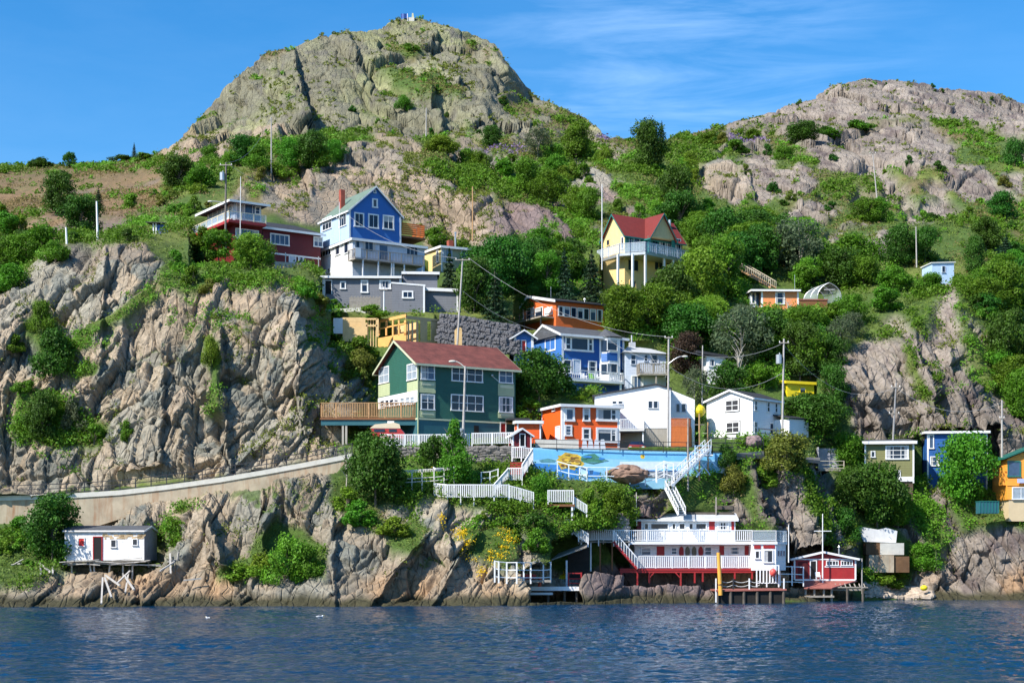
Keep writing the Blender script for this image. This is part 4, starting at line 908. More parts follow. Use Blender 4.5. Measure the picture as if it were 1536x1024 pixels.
for q, n in (((343,307,349,329),(1,1)),((313,310,333,331),(3,1))): win(gr, Lg2, *q, *n, gm=glass_w)
zt2 = zt+.05
obj('hip_roof', MB().poly([(xg-.9,yg-.7,zt2),(xr_+.9,yg-.7,zt2),(xr_+.9,yl+.8,zt2),(xg-.9,yl+.8,zt2),((xg+xr_)/2+.4,(yg+yl)/2,zt2+1.1),(xg-.9,yg-.7,zt2-.12),(xr_+.9,yg-.7,zt2-.12),(xr_+.9,yl+.8,zt2-.12),(xg-.9,yl+.8,zt2-.12)], [(0,1,4),(1,2,4),(2,3,4),(3,0,4),(0,5,6,1),(1,6,7,2),(2,7,8,3),(3,8,5,0),(8,7,6,5)]), roof_dark, gr)
b = MB(); b.box(xg-.9, xr_+.9, yg-.78, yg-.71, zt2-.3, zt2+.02); b.box(xg-.98, xg-.91, yg-.7, yl+.8, zt2-.3, zt2+.02); obj('roof_trim', b, white, gr)
railing(e, [(xr_,yg-1.1,zf),(xg-1.1,yg-1.1,zf),(xg-1.1,yl+2.3,zf)], 1.15, 0, mat('cream_rail', (.75,.68,.5), .5, .05), glassy=True)
win(e, Face(fr, 'front', yg+.2), 353, 344, 388, 361, 4, 1, gm=glass_b)
fr, e = house('garden_wall', 'grey block garden wall below the dark red house door', 'wall', 412, 405, 233, 20)
x1 = fr.front(472, 400)[0]; obj('wall', MB().box(0, x1, 0, .4, -2.5, fr.front(412, 392)[1]), concrete, e)
# ---------------------------------------------------------------- grey house (stepped)
fr, e = house('grey_house', 'grey stepped bungalow with white trim and flat roofs below blue house', 'house', 484, 447, 226, 4)
Fc = Face(fr, 'front'); x1 = fr.front(602, 430)[0]; z1 = fr.front(484, 415)[1]; D = 7
obj('wall', MB().box(0, x1, 0, D, -2, z1-.1), grey_w, e)
slab_roof(e, [(-.3,-.4,z1),(x1,-.4,z1+.1),(x1+.2,D,z1+.9),(-.3,D,z1+.8)], rm=roof_dark, drop=.25)
corner_posts(e, x1, D, -2, z1-.1, w=.3)
door(e, Fc, 488, 421, 497, 441, blackm)
for q in ((510,422,519,434),(541,420,552.5,439.5),(569,420,586.5,434)): win(e, Fc, *q, 1 if q[0] < 560 else 2, 1, trim=.2)
xb0, xb1 = fr.front(588, 450, -3)[0], fr.front(637, 450, -3)[0]; zb1 = fr.front(588, 424, -3)[1]; zb2 = fr.front(637, 428, -3)[1]
obj('front_wing', MB().prism([(xb0,-3,-3),(xb1,-3,-3),(xb1,-3,zb2),(xb0,-3,zb1)], (0, 2.99, 0)).box(xb0, xb1, 0.01, 3, -3, zb2-.1), grey_w, e)
FB = Face(fr, 'front', -3); win(e, FB, 603, 436, 620, 448, 2, 1, trim=.2)
b = MB(); b.prism([(xb0-.1,-3.06,zb1-.12),(xb1+.1,-3.06,zb2-.12),(xb1+.1,-3.06,zb2+.1),(xb0-.1,-3.06,zb1+.1)], (0,.05,0)); b.box(xb1-.22, xb1+.03, -3.05, -3.01, -3, zb2-.12); obj('wing_trim', b, white, e)
obj('wing_roof', MB().prism([(xb0-.1,-3.0,zb1+.02),(xb1+.1,-3.0,zb2+.02),(xb1+.1,2,zb2+.05),(xb0-.1,2,zb1+.05)], (0,0,.1)), roof_dark, e)
xc1 = fr.front(687, 450, -.8)[0]; zc = fr.front(645, 433, -.8)[1]; zc2 = fr.front(687, 435, -.8)[1]
obj('right_wing', MB().prism([(xb1+.004,-.8,-3),(xc1,-.8,-3),(xc1,-.8,zc2),(xb1+.004,-.8,zc)], (0, 5, 0)), grey_w, e)
slab_roof(e, [(xb1+.1,-1.1,zc+.02),(xc1+.3,-1.1,zc2+.02),(xc1+.3,4.3,zc2+.5),(xb1+.1,4.3,zc+.5)], rm=roof_pale, drop=.35)
b = MB(); b.box(xc1-.2, xc1+.03, -.85, -.81, -3, zc2-.1); obj('downpipe', b, white, e)
xd0, xd1 = fr.front(604, 420, 2)[0], fr.front(656, 420, 2)[0]; zd = fr.front(620, 410, 2)[1]
obj('rear_wing', MB().box(xd0, xd1, 2, 8, z1-1.5, zd), grey_w, e); slab_roof(e, [(xd0-.1,1.6,zd+.1),(xd1+.3,1.6,zd+.1),(xd1+.3,8,zd+.5),(xd0-.1,8,zd+.5)], rm=roof_dark)
# low fence and retaining kerb before it
fr, e = house('board_fence', 'low weathered board fence before the grey bungalow', 'fence', 524, 459, 221, 3)
x1 = fr.front(571, 455)[0]; b = MB(); n = 30
for i in range(n): b.box(i*x1/n, i*x1/n+x1/n*.8, 0, .04, -.3, fr.front(524, 446)[1]+.1*((i*7) % 3))
obj('board_panel', b, wood, e); obj('rail', MB().box(0, x1, .05, .1, .5, .6).box(0, x1, .05, .1, 1.0, 1.1), wood, e)
fr, e = house('retaining_wall', 'pale concrete kerb wall in grass below the grey bungalow', 'wall', 488, 467, 221, -3)
x1 = fr.front(548, 465)[0]; obj('wall', MB().prism([(0,0,-1.5),(x1,0,-1.5),(x1,0,.5),(0,0,.3)], (0,1.5,0)), coping_m, e)
# ---------------------------------------------------------------- small yellow house behind
fr, e = house('yellow_cottage', 'small yellow flat roofed cottage with brick chimney, half behind trees', 'house', 662, 412, 246, 28)
Fc, Lf = Face(fr, 'front'), Face(fr, 'left'); W = fr.front(734, 390)[0]; D = fr.side(637, 390)[0]; ze = fr.front(662, 370)[1]
obj('wall', MB().box(0, W, 0, D, -2, ze), mat('shaded_yellow_wall', (.42,.38,.24), .6, .08, siding=.2), e); obj('lit_side_wall', MB().box(-.05, -.004, 0, D, -2, ze), yellow_w, e)  # shade of the front put into a duller yellow than the side
slab_roof(e, [(-.3,-.4,ze+.05),(W+.3,-.4,ze+.05),(W+.3,D+.2,ze+.2),(-.3,D+.2,ze+.2)], rm=roof_grey)
corner_posts(e, W, D, -2, ze, w=.15)
for q in ((664,373,678,394),(692,376,708,391),(716,378,731,390)): win(e, Fc, *q, 2 if q[0] < 710 else 3, 1, fm=lav_w, gm=glass_b)
win(e, Face(fr, 'left', -.05), 655, 375, 658, 394, 1, 1)
u = fr.front(677, 370, 2)[0]; obj('chimney', MB().box(u-.4, u+.4, 2, 2.8, ze, ze+1.6), brick, e)
u = fr.front(683, 370, 1)[0]; obj('flue', MB().cyl((u,1,ze),(u,1,ze+2.6),.14).cyl((u,1,ze+2.5),(u,1,ze+2.7),.2), metal, e)
# ---------------------------------------------------------------- house under construction
fr, e = house('house_frame', 'unroofed plywood house frame under construction with window openings', 'house frame', 609, 520, 212.5, 38)
Fc, Lf = Face(fr, 'front'), Face(fr, 'left'); W = fr.front(661, 500)[0]; ze = fr.front(609, 475)[1]; D = fr.side(567, 490)[0]
def frame_wall(face, segs, mt, name, th=.14):
    b = MB()
    for q in segs:
        u0, u1, z0, z1 = face.rect(*q); face.box(b, u0, u1, -th, 0, z0, z1)
    return obj(name, b, mt, e)
frame_wall(Lf, [(567,475.5,609,480),(567,503,609,520),(567,480,569,503),(606,480,609,503),(578,480,580,503),(588,480,590,503),(597,480,599,503),(567,488,609,490)], ply_or, 'stud_wall')
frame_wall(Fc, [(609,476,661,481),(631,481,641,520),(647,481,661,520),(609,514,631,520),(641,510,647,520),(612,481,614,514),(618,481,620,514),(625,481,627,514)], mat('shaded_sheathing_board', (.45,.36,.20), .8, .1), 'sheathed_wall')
fr2 = Fr(500, 512, 213.5, 0)
F2 = Face(fr2, 'front')
b = MB()
for q in ((514,476,548,482),(514,482,524,512),(542,482,548,512),(524,490,542,512),(548,484,551,502),(564,478,568,505),(548,477,566,479.5),(549,487,566,489.5)):
    u0, u1, z0, z1 = F2.rect(*q); o_ = V((u0, 0, z0)); mtx = [fr.loc(fr2.o+V(p)) for p in ((u0,0,z0),(u1,0,z0),(u1,0,z1),(u0,0,z1))]; b.prism(mtx, fr.R @ V((0,.14,0)))
obj('plywood_wall', b, ply, e)
b = MB(); u0, u1, z0, z1 = F2.rect(500, 477, 514, 500); b.prism([fr.loc(fr2.o+V(p)) for p in ((u0,0,z0),(u1,0,z0),(u1,0,z1),(u0,0,z1))], fr.R @ V((0,.14,0))); obj('wrapped_wall', b, white, e)
b = MB(); u0, u1, z0, z1 = F2.rect(500, 476, 520, 479); b.prism([fr.loc(fr2.o+V(p)) for p in ((u0,3,z0-1.5),(u1+2,3,z0-1.5),(u1+2,3,z1),(u0,3,z1))], fr.R @ V((0,.14,0)))
for x in range(551, 566, 4): 
    u = F2.uv(x, 500)[0]; b.prism([fr.loc(fr2.o+V(p)) for p in ((u,.3,-1),(u+.12,.3,-1),(u+.12,.3,z1-.2),(u,.3,z1-.2))], fr.R @ V((0,.1,0)))
obj('inner_stud', b, ply, e)
b = MB(); b.box(.3, W-.3, .5, D-.3, -1.5, .1); b.box(W*.35, W*.4, .3, D-.5, .1, ze-.5); obj('floor', b, ply, e)
# plywood hoarding and chain link by the gabions
fr, e = house('plywood_box', 'upright plywood box round the foot of the leaning pole', 'box', 683, 522, 209.5, 8)
x1 = fr.front(693, 510)[0]; z1 = fr.front(683, 494)[1]; obj('board_panel', MB().box(0, x1, 0, .8, -.5, z1), ply, e); obj('cap', MB().prism([(-.02,-.02,z1+.003),(x1+.02,-.02,z1+.003),(x1-.2,-.02,z1+.3),(.2,-.02,z1+.2)], (0,.84,0)), ply, e)
# gabion wall: baskets of dark stone in four courses
ga = empty('gabion_wall', 'dark stone gabion wall stepping along slope behind the green house', 'wall', P(715, 515, 214))
rr = random.Random(5); base = P(715, 515, 214)
gm_ = mat('dark_gabion_stone', (.12,.12,.13), .9, .6, scale=7)
for k in range(4):
    b = MB()
    xa_, xb_ = 655+k*2, 779-(3-k)*0; 
    n = 170
    for i in range(n):
        f_ = (i+rr.random()*.5)/n; px = xa_+(xb_-xa_)*f_; 
        yt = np.interp(px, [655,700,740,779], [469,474,482,487]); yb = np.interp(px, [655,700,740,779], [512,522,528,532])
        for s_ in range(2):
            py = yb+(yt-yb)*((k+(s_+rr.random()*.6)/2)/4)
            c = P(px, py, 213+k*.7+rr.random()*.3)-base; r_ = .17+rr.random()*.14
            b.ball(c, r_, 1+rr.random()*.6, 1, .7+rr.random()*.4, 5, 3)
    o = obj('gabion_course', b, gm_, ga)
    b = MB()
    pl = []
    for px in (xa_, 700, 740, xb_):
        yt = np.interp(px, [655,700,740,779], [469,474,482,487]); yb = np.interp(px, [655,700,740,779], [512,522,528,532])
        pl.append((px, yb+(yt-yb)*k/4, yb+(yt-yb)*(k+1)/4))
    for (p0, y0, y1), (p1, y2, y3) in zip(pl[:-1], pl[1:]):
        b.poly([P(p0,y0,213.6+k*.7)-base, P(p1,y2,213.6+k*.7)-base, P(p1,y3,213.6+k*.7)-base, P(p0,y1,213.6+k*.7)-base, P(p0,y1,215.5+k*.7)-base, P(p1,y3,215.5+k*.7)-base], [(0,1,2,3),(3,2,5,4)])
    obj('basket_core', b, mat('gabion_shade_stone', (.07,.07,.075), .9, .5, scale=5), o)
# ---------------------------------------------------------------- tall yellow house with red roof
fr, e = house('yellow_house', 'tall yellow house with dark red cross gable roof and wraparound balcony', 'house', 937, 440, 256, 34)
Fc, Lf = Face(fr, 'front'), Face(fr, 'left'); W = fr.front(1024, 380)[0]; D = fr.side(905, 380)[0]
ze = fr.front(937, 351)[1]; yr, zr = fr.side(920.5, 323)
obj('wall', gable_wall(MB(), 0, W, 0, D, -3, ze, zr, 'x', yr/D), yellow_w, e)
roofm = mat('oxblood_shingle', (.17,.022,.018), .8, .12, siding=.3)
gable_roof(e, 0, W, 0, D, ze, zr, 'x', .45, .14, roofm, teal_t, rp=yr/D)
g0, g1 = fr.front(976, 360, -1.5)[0], fr.front(1011, 360, -1.5)[0]; zg = fr.front(993, 322, -1.5)[1]
obj('cross_gable', gable_wall(MB(), g0, g1, -1.5, yr, ze-.2, ze, zg, 'y'), mat('shaded_yellow_clapboard', (.62,.50,.25), .6, .05, siding=.2), e); gable_roof(e, g0, g1, -1.5, yr, ze, zg, 'y', .45, .14, roofm, teal_t, name='cross_gable_roof')  # gable front in darker house yellow, its shade put into the colour
za = fr.front(937, 383)[1]
for x in (938, 974, 1010): u = fr.front(x+1, 365, -1.4 if x > 950 else -.02)[0]; obj('porch_post', MB().box(u-.2, u+.2, -1.4 if x > 950 else -.1, -1.0 if x > 950 else .1, za, ze-.1), teal_t, e)
b = MB(); Fc.panel(b, 941, 356, 1022, 382, 0, .03); obj('glazed_wall', b, teal_t, e); FF = Face(fr, 'front', -.03)
for q in ((942,357,949,378),(965,357,970,378),(978,357,987,380),(989,357,998,380),(1000,357,1008,380),(1013,358,1021,380)): win(e, FF, *q, 1 if q[0] < 970 else 2, 1, trim=.12, fm=white if q[0] > 985 else teal_t)
door(e, FF, 951, 357, 959, 378, glass_b)
win(e, Lf, 910, 359, 915, 369, 1, 1, fm=yellow_w); win(e, Lf, 932, 355, 936, 374, 1, 1, fm=white)
bl = [fr.at(904, 386, 262), fr.at(925, 384.5, 254), fr.at(968.5, 382, 250), fr.at(1033, 384, 262)]
zb = za; pts = [V((p.x, p.y, zb)) for p in bl]; pts = [V((-1.2, D, zb)), V((-1.8, -1.0, zb)), V((fr.front(968, 382, -4.4)[0], -4.4, zb)), V((fr.front(1033, 384, -2.4)[0], -2.4, zb)), V((W+.5, .2, zb)), V((0, .2, zb))]
obj('balcony_floor', MB().prism([p-V((0,0,.45)) for p in pts], (0,0,.44)), metal, e)
railing(e, [p for p in pts[:4]], 1.5, .45, lav_w, bw=.045, posts=2.6, glassy=True)
for x, yq in ((927,-2.0),(949,-3.3),(968,-4.2),(996,-3.2),(1009.5,-2.9)): u = fr.front(x, 400, yq)[0]; obj('balcony_post', MB().box(u-.15, u+.15, yq-.15, yq+.15, -3, zb-.45), white, e)
for q in ((941,389,958,407),(981,389,995,406),(999,389,1008,404)): win(e, Fc, *q, 2, 1, fm=yellow_w)
for q in ((944,420,954,432),(985,420,996,434)): win(e, Fc, *q, 1, 1, fm=yellow_w)
u = fr.front(1004.5, 340, 2.0)[0]; obj('flue', MB().cyl((u,2,ze),(u,2,zg+.3),.22).cyl((u,2,ze+1),(u,2,ze+1.8),.45,.25), metal, e)
# ---------------------------------------------------------------- small orange cottage, terrace, dome
fr, e = house('orange_cottage', 'small peach orange cottage with flat dark roof in trees', 'cottage', 1142, 466, 240, 2)
Fc, Lf = Face(fr, 'front'), Face(fr, 'left'); W = fr.front(1198, 445)[0]; D = 5; ze = fr.front(1142, 436)[1]
obj('wall', MB().box(0, W, 0, D, -2, ze), peach_w, e); xl = fr.front(1126, 440, 1.6)[0]
obj('recessed_entry', MB().box(xl, -.004, 1.6, D, -2, ze), lav_w, e); slab_roof(e, [(xl-.3,-.5,ze+.05),(W+.2,-.5,ze+.05),(W+.2,D,ze+.35),(xl-.3,D,ze+.35)], rm=roof_dark, drop=.2)
corner_posts(e, W, D, -2, ze, w=.25); win(e, Fc, 1163, 438, 1177, 456.5, 1, 2, trim=.12)
win(e, Face(fr, 'front', 1.6), 1127, 439, 1133, 456, 1, 1); door(e, Face(fr, 'front', 1.6), 1134, 439, 1140, 458, glass_b)
fr, e = house('terrace', 'red brown timber terrace below the clear dome greenhouse', 'terrace', 1199, 463, 240, 2)
x1 = fr.front(1241, 455)[0]; obj('board_skirt', MB().box(0, x1, 0, 5, fr.front(1199, 459)[1]-.2, fr.front(1199, 450)[1]), wood_brown, e); obj('platform', MB().box(-.1, x1+.1, -.1, 5, fr.front(1199, 450)[1]+.003, fr.front(1199, 448.5)[1]), deck_red, e)
obj('lower_board', MB().box(.6, x1, -.3, .1, fr.front(1199, 461.5)[1]-.1, fr.front(1199, 459.5)[1]-.1), wood_tan, e)
for i in range(4): obj('post', MB().box(.3+i*1.7, .5+i*1.7, .3, .5, -3, .2), wood, e)
fr, e = house('greenhouse', 'clear arched garden greenhouse with white ribs on the terrace', 'greenhouse', 1244, 449, 242, 0)
cx0 = 0; r_ = 0
hw = fr.front(1262, 440)[0]; hh = fr.front(1244, 423)[1]
def arch(y, sh, n=14, k=1.0):
    o_ = []
    for i in range(n+1):
        a = PI*i/n; x = -math.cos(a)*hw*k; zz = hh*k*(math.sin(a)**.75)*(.86+.14*(1-abs(math.cos(a)))**2); o_.append(V((x+sh, y, zz-.1)))
    return o_
ars = [arch(0, 0), arch(1.8, -.8, k=.96), arch(3.6, -1.6, k=.92)]
for a_ in ars: obj('rib', MB().tube(a_, .055), metal, e)
b = MB()
for p0, p1 in zip(ars[:-1], ars[1:]):
    for i in range(14): b.poly([p0[i], p0[i+1], p1[i+1], p1[i]], [(0,1,2,3)])
obj('clear_cover', b, clear, e)
b = MB(); b.bar(ars[0][5]+V((0,0,-.6)), ars[0][9]+V((0,0,-.6)), .06); b.tube([ars[0][7], ars[1][7], ars[2][7]], .05); obj('cross_bar', b, white, e)
# ---------------------------------------------------------------- pale hut on the crag
fr, e = house('hut', 'small pale blue flat roofed hut perched on the crag', 'hut', 1398, 422, 250, 8)
Fc = Face(fr, 'front'); W = fr.front(1431, 410)[0]; ze = fr.front(1398, 395)[1]
obj('wall', MB().prism([(0,0,-2),(W,0,-2),(W,0,ze+.2),(0,0,ze)], (0,4,0)), blue_pale, e); obj('roof', MB().prism([(-.2,-.2,ze+.01),(W+.2,-.2,ze+.21),(W+.2,4.2,ze+.21),(-.2,4.2,ze+.01)], (0,0,.12)), white, e)
win(e, Fc, 1412.5, 399, 1418, 409, 1, 1, fm=lav_w, trim=.07); railing(e, [(W+.05,-.3,-.4),(W+1.3,-.3,-.4)], 1.1, .2)
# ---------------------------------------------------------------- dark roofed white cottage and yellow shed in the trees
fr, e = house('white_cottage', 'small white cottage with dark roof half hidden in trees', 'cottage', 1060, 560, 212, 10)
Fc = Face(fr, 'front'); W = fr.front(1088, 540)[0]; ze = fr.front(1060, 534)[1]
obj('wall', MB().box(0, W, 0, 4, -2, ze), white_sid, e); slab_roof(e, [(-1.4,-.4,ze+.6),(W+.2,-.4,ze+.05),(W+.2,4,ze+.5),(-1.4,4,ze+.9)], rm=roof_dark, tm=roof_dark); win(e, Fc, 1063, 538, 1072, 550, 1, 1)
fr, e = house('yellow_shed', 'yellow shed with grey roof among dark trees', 'shed', 1181, 594, 212, 14)
Fc = Face(fr, 'front'); W = fr.front(1221, 580)[0]; ze = fr.front(1181, 573)[1]
obj('wall', MB().box(0, W, 0, 4, -3, ze), yellow_v, e); slab_roof(e, [(-.3,-.3,ze+.1),(W+.2,-.3,ze),(W+.2,4,ze+.5),(-.3,4,ze+.6)], rm=roof_grey, tm=yellow_v); win(e, Fc, 1199, 580, 1209, 590, 1, 1, fm=yellow_v)
fr, e = house('garden_umbrella', 'round bright yellow garden umbrella between the two white houses', 'umbrella', 1048, 632, 200, 0)
z1 = fr.front(1048, 607)[1]; obj('canopy', MB().ball((0,0,z1-.75), .85, 1, 1, .95, 12, 8), yellow_v, e); obj('pole', MB().cyl((0,0,-1),(0,0,z1-.4),.04), wood, e)
# ---------------------------------------------------------------- right side: olive, royal blue and amber houses
fr, e = house('olive_house', 'olive green two storey house with white windows and low grey roof', 'house', 1297, 728, 203, -6)
Fc = Face(fr, 'front'); W = fr.front(1371, 690)[0]; ze = fr.front(1297, 664)[1]; D = 8
obj('wall', MB().box(0, W, 0, D, .6, ze), olive_w, e); obj('foundation', MB().box(.1, W-.1, .1, D, -3, .597), mat('brown_footing', (.10,.07,.05), .9, .3), e)
slab_roof(e, [(-.3,-.5,ze+.1),(W+.3,-.5,ze+.1),(W+.3,D,ze+1.0),(-.3,D,ze+1.0)], rm=roof_grey)
obj('corner_board', MB().box(-.03, .18, -.04, 0, 0, ze-.2), white, e); obj('corner_board', MB().box(W-.18, W+.03, -.04, 0, .3, ze-.2), white, e); obj('base_board', MB().box(W*.5, W, -.06, 0, .5, .75).box(W*.66, W, -.07, 0, .75, 1.1), white, e)
win(e, Fc, 1328, 668, 1363, 689, 3, 3, trim=.16); win(e, Fc, 1337, 705, 1351, 719, 1, 1, trim=.14); win(e, Fc, 1303, 706, 1320, 718, 1, 1, gm=glass_w); win(e, Fc, 1306, 676, 1313, 686, 1, 1)
fr, e = house('royal_blue_house', 'royal blue flat roofed house with white trim behind leafy tree', 'house', 1391, 722, 206, -7)
Fc = Face(fr, 'front'); W = fr.front(1481, 680)[0]; ze = fr.front(1391, 649)[1]
obj('wall', MB().box(0, W, 0, 8, -3, ze), blue_dk, e); slab_roof(e, [(-.4,-.4,ze+.1),(W+.3,-.4,ze+.1),(W+.3,8,ze+.4),(-.4,8,ze+.4)], rm=roof_dark, drop=.22); corner_posts(e, W, 8, -3, ze, w=.18, left=False)
for q, n in (((1393,651,1401,673),(1,1)),((1395,684,1409,699),(1,2)),((1455,651,1471,663),(3,1)),((1430,678,1452,700),(3,2))): win(e, Fc, *q, *n, gm=glass_b)
fr, e = house('amber_house', 'amber orange house with green roof at the right edge', 'house', 1511, 768, 198, -2)
Fc = Face(fr, 'front'); W = 9.5; ze = fr.front(1507, 688)[1]; zm = fr.front(1507, 727)[1]; zl = fr.front(1507, 749)[1]
obj('wall', MB().prism([(0,0,zl),(W,0,zl),(W,0,ze+1.2),(W*.55,0,ze+2.2),(0,0,ze)], (0,7,0)), amber_w, e); obj('foundation', MB().box(.2, W, .1, 7, -1.1, zl-.003), mat('buff_render', (.6,.48,.3), .7, .05), e)
obj('roof', MB().prism([(-.5,-.5,ze-.05),(W*.55,-.5,ze+2.25),(W*.55,-.5,ze+2.45),(-.5,-.5,ze+.15)], (0,8,0)).prism([(W*.55,-.5,ze+2.25),(W+.4,-.5,ze+1.1),(W+.4,-.5,ze+1.3),(W*.55,-.5,ze+2.45)], (0,8,0)), mat('green_roof_edge', (.02,.13,.10), .5, .05), e)
win(e, Fc, 1511, 691, 1531, 715, 1, 1, fm=teal_t, gm=glass_b); win(e, Fc, 1518, 730, 1545, 749, 2, 1, gm=glass_w)
b = MB(); b.box(-.05, W, -.08, 0, zm-.1, zm+.15); b.box(-.4, 0, .5, 4, zm, ze-1); obj('band_board', b, amber_w, e)
sg = obj('house_sign', MB().prism([fr.at(1526, 724, 197.6), fr.at(1545, 724, 197.6), fr.at(1545, 717.5, 197.6), fr.at(1526, 717.5, 197.6)], (0,.05,0)), mat('lavender_sign', (.45,.5,.75), .5, .05), e)
fr, e = house('green_bin', 'long dark green metal bin on the grass below the amber house', 'bin', 1470, 766, 196.5, 3)
W = fr.front(1498, 760)[0]; z1 = fr.front(1470, 752)[1]; obj('body', MB().box(0, W, 0, 1.5, -.3, z1), teal_w, e)
b = MB()
for i in range(7): b.box(i*W/6-.04, i*W/6+.04, -.05, 0, -.2, z1)
b.box(-.05, W+.05, -.07, 1.55, z1+.003, z1+.08); obj('rib', b, teal_t, e)
# grey deck with privacy wall
fr, e = house('balcony_deck', 'weathered grey deck with board screen left of the olive house', 'deck', 1228, 706, 201, 4)
x1 = fr.front(1266, 690)[0]; z1 = fr.front(1228, 703)[1]; zt = fr.front(1228, 670)[1]
obj('screen', MB().box(.2, x1, 2.5, 2.6, z1, zt).box(-.05, .05, .1, 2.5, z1, zt), mat('grey_boards', (.33,.34,.38), .8, .15, siding=.2, axis=0), e)
obj('platform', MB().box(0, x1, 0, 2.6, z1-.25, z1), wood, e); railing(e, [(0,.05,z1),(x1,.05,z1)], fr.front(1228, 691)[1]-z1, 0, wood_tan if 0 else mat('pale_timber', (.5,.44,.34), .8, .15))
for x in (.2, x1-.2): obj('brace', MB().bar((x, .1, z1-.2), (x+(1.2 if x < 1 else 0), 1.5, z1-3.5), .12), wood, e)
# ================================================================ FENCES, WALLS, WALKWAY
POST = {}
def fence(name, label, pts, h=1.1, cat='fence', step=.2, rm=None, bw=.09, low=.15, posts=1.9, pw=.13, drop=.3, top=.10, mid=False, partial=None, group=None, pm=None):
    """posts stand as parts of their own; rails and balusters are one part each"""
    rm = rm or white; o0 = V(pts[0]); e = empty(name, label, cat, o0, 0, group); rl, bl = MB(), MB(); P_ = [V(p)-o0 for p in pts]; z = V((0,0,1))
    key = (round(h, 2), pw, drop, rm.name)
    if key not in POST: POST[key] = MB().box(-pw/2, pw/2, -pw/2, pw/2, -drop, h+.06).mesh('post'); POST[key].materials.append(pm or rm)
    def post(c):
        o = bpy.data.objects.new('post', POST[key]); C.objects.link(o); o.parent = e; o.location = c
    post(P_[0])
    for p, q in zip(P_[:-1], P_[1:]):
        L_ = (q-p).length; rl.bar(p+z*h, q+z*h, .12, top); rl.bar(p+z*low, q+z*low, .06, .09)
        if mid: rl.bar(p+z*h*.55, q+z*h*.55, .05, .09)
        n = max(1, round(L_/posts))
        for i in range(1, n+1): post(p.lerp(q, i/n))
        if step > 0:
            n = max(2, int(L_/step)); b0 = low if partial is None else h*partial
            for i in range(1, n): c = p.lerp(q, i/n); bl.box(c.x-bw/2, c.x+bw/2, c.y-.025-.06, c.y+.025-.06, c.z+b0, c.z+h+(.0))
    obj('rail', rl, rm, e)
    if step > 0: obj('balusters', bl, rm, e)
    return e
def line(*k): return [P(*q) for q in k]
# concrete walkway cut into the cliff
WK = [(-190,746),(-60,744),(20,743),(100,740),(180,735),(250,727),(330,716),(400,704),(460,693),(528,680)]
Yw0 = 184.3
o0 = P(0, 790, Yw0); e = empty('retaining_wall', 'long rust streaked concrete retaining wall carrying the cliff walkway', 'wall', o0)
lowb = [800,798,797,795,770,752,745,738,725,706]
pf, ct = MB(), MB()
for (a_, b_), l0, l1 in zip(zip(WK[:-1], WK[1:]), lowb[:-1], lowb[1:]):
    A, B = P(*a_, Yw0)-o0, P(*b_, Yw0)-o0; A0, B0 = P(a_[0], l0+8, Yw0)-o0, P(b_[0], l1+8, Yw0)-o0
    c0, c1 = A-V((0,0,.55)), B-V((0,0,.55))
    pf.prism([A0, B0, c1, c0], (0, .9, 0)); ct.prism([c0+V((0,-.12,.002)), c1+V((0,-.12,.002)), B+V((0,-.12,0)), A+V((0,-.12,0))], (0, .5, 0))
obj('wall', pf, conc_tan, e); obj('coping', ct, coping_m, e)
pd = MB()
for a_, b_ in zip(WK[:-1], WK[1:]):
    A, B = P(*a_, Yw0)-V((0,0,.12)), P(*b_, Yw0)-V((0,0,.12)); pd.prism([A+V((0,.4,0)), B+V((0,.4,0)), B+V((0,6,.4)), A+V((0,6,.4))], (0,0,.1))
o = obj('path', pd, concrete); o['kind'] = 'structure'
fence('railing', 'dark iron railing along the cliff walkway above the retaining wall', [P(x, y, Yw0+.1) for x, y in WK], 1.15, 'railing', 0, iron, posts=2.1, pw=.10, top=.09, mid=True, drop=.1)
o['label'] = 'concrete walkway'
# road strip before the houses
rd = MB().prism([P(556,666,188.6), P(800,666,189), P(800,666,191), P(556,664,191)], (0,0,.12))
rd2 = MB(); rd2.prism([P(792,671.5,187.3), P(1100,679,189.3), P(1230,690,196), P(1230,686,200), P(1100,674.5,194.5), P(792,668.5,191.5)], (0,0,-.4))
for nm, b in (('road', rd), ('road', rd2)): o = obj(nm, b, mat('asphalt', (.13,.13,.13), .9, .15)); o['kind'] = 'structure'
fence('railing', 'dark road railing above the painted mural wall', line((800,673,187.1),(870,675,187.3),(960,676.5,187.8),(1030,678,188.3),(1098,679,189)), 1.15, 'railing', 0, iron, posts=2.4, pw=.07, top=.06, mid=True, drop=.1)
# mural wall
a0, a1, b0, b1 = P(797,671,187), P(1096,679,189), P(1096,704,189), P(797,719,187)
o0 = a0.copy(); e = empty('mural_wall', 'long concrete wall painted with a pale blue harbour mural', 'wall', (o0.x, o0.y, b1.z))
o0 = V((o0.x, o0.y, b1.z))
du = (a1-a0); du.z = 0; ux = du.normalized(); nn = V((ux.y, -ux.x, 0))
mc = P(1030,729,188.4)
obj('wall', MB().prism([b1-o0-V((0,0,1)), P(1000,733,188.3)-o0, b1.lerp(b0, 1)-o0-V((0,0,1)), a1-o0, a0-o0], -nn*.4), mat('sky_blue_mural_paint', (.26,.56,.80), .6, .08, dirt_amt=.25, dirt=(.5,.68,.8)), e)
def wpt(px, py, w=.02):
    t_ = (px-797)/299; Y = 187+2*t_; p = P(px, py, Y); 
    return p+nn*w-o0
def patch(poly, mt, w, name='painted_shape'):
    return obj(name, MB().prism([wpt(x, y, w) for x, y in poly], nn*.004), mt, e)
pnt = lambda n, c, v=.3: mat(n, c, .6, v, scale=1.6)
patch([(797,674),(1096,681),(1096,691),(960,690),(880,686),(797,689)], pnt('mural_upper_sky', (.17,.50,.82), .08), .004)
patch([(930,692),(1096,692),(1096,705),(1010,731),(960,712),(925,716)], pnt('mural_pale_water', (.62,.72,.78), .1), .006)
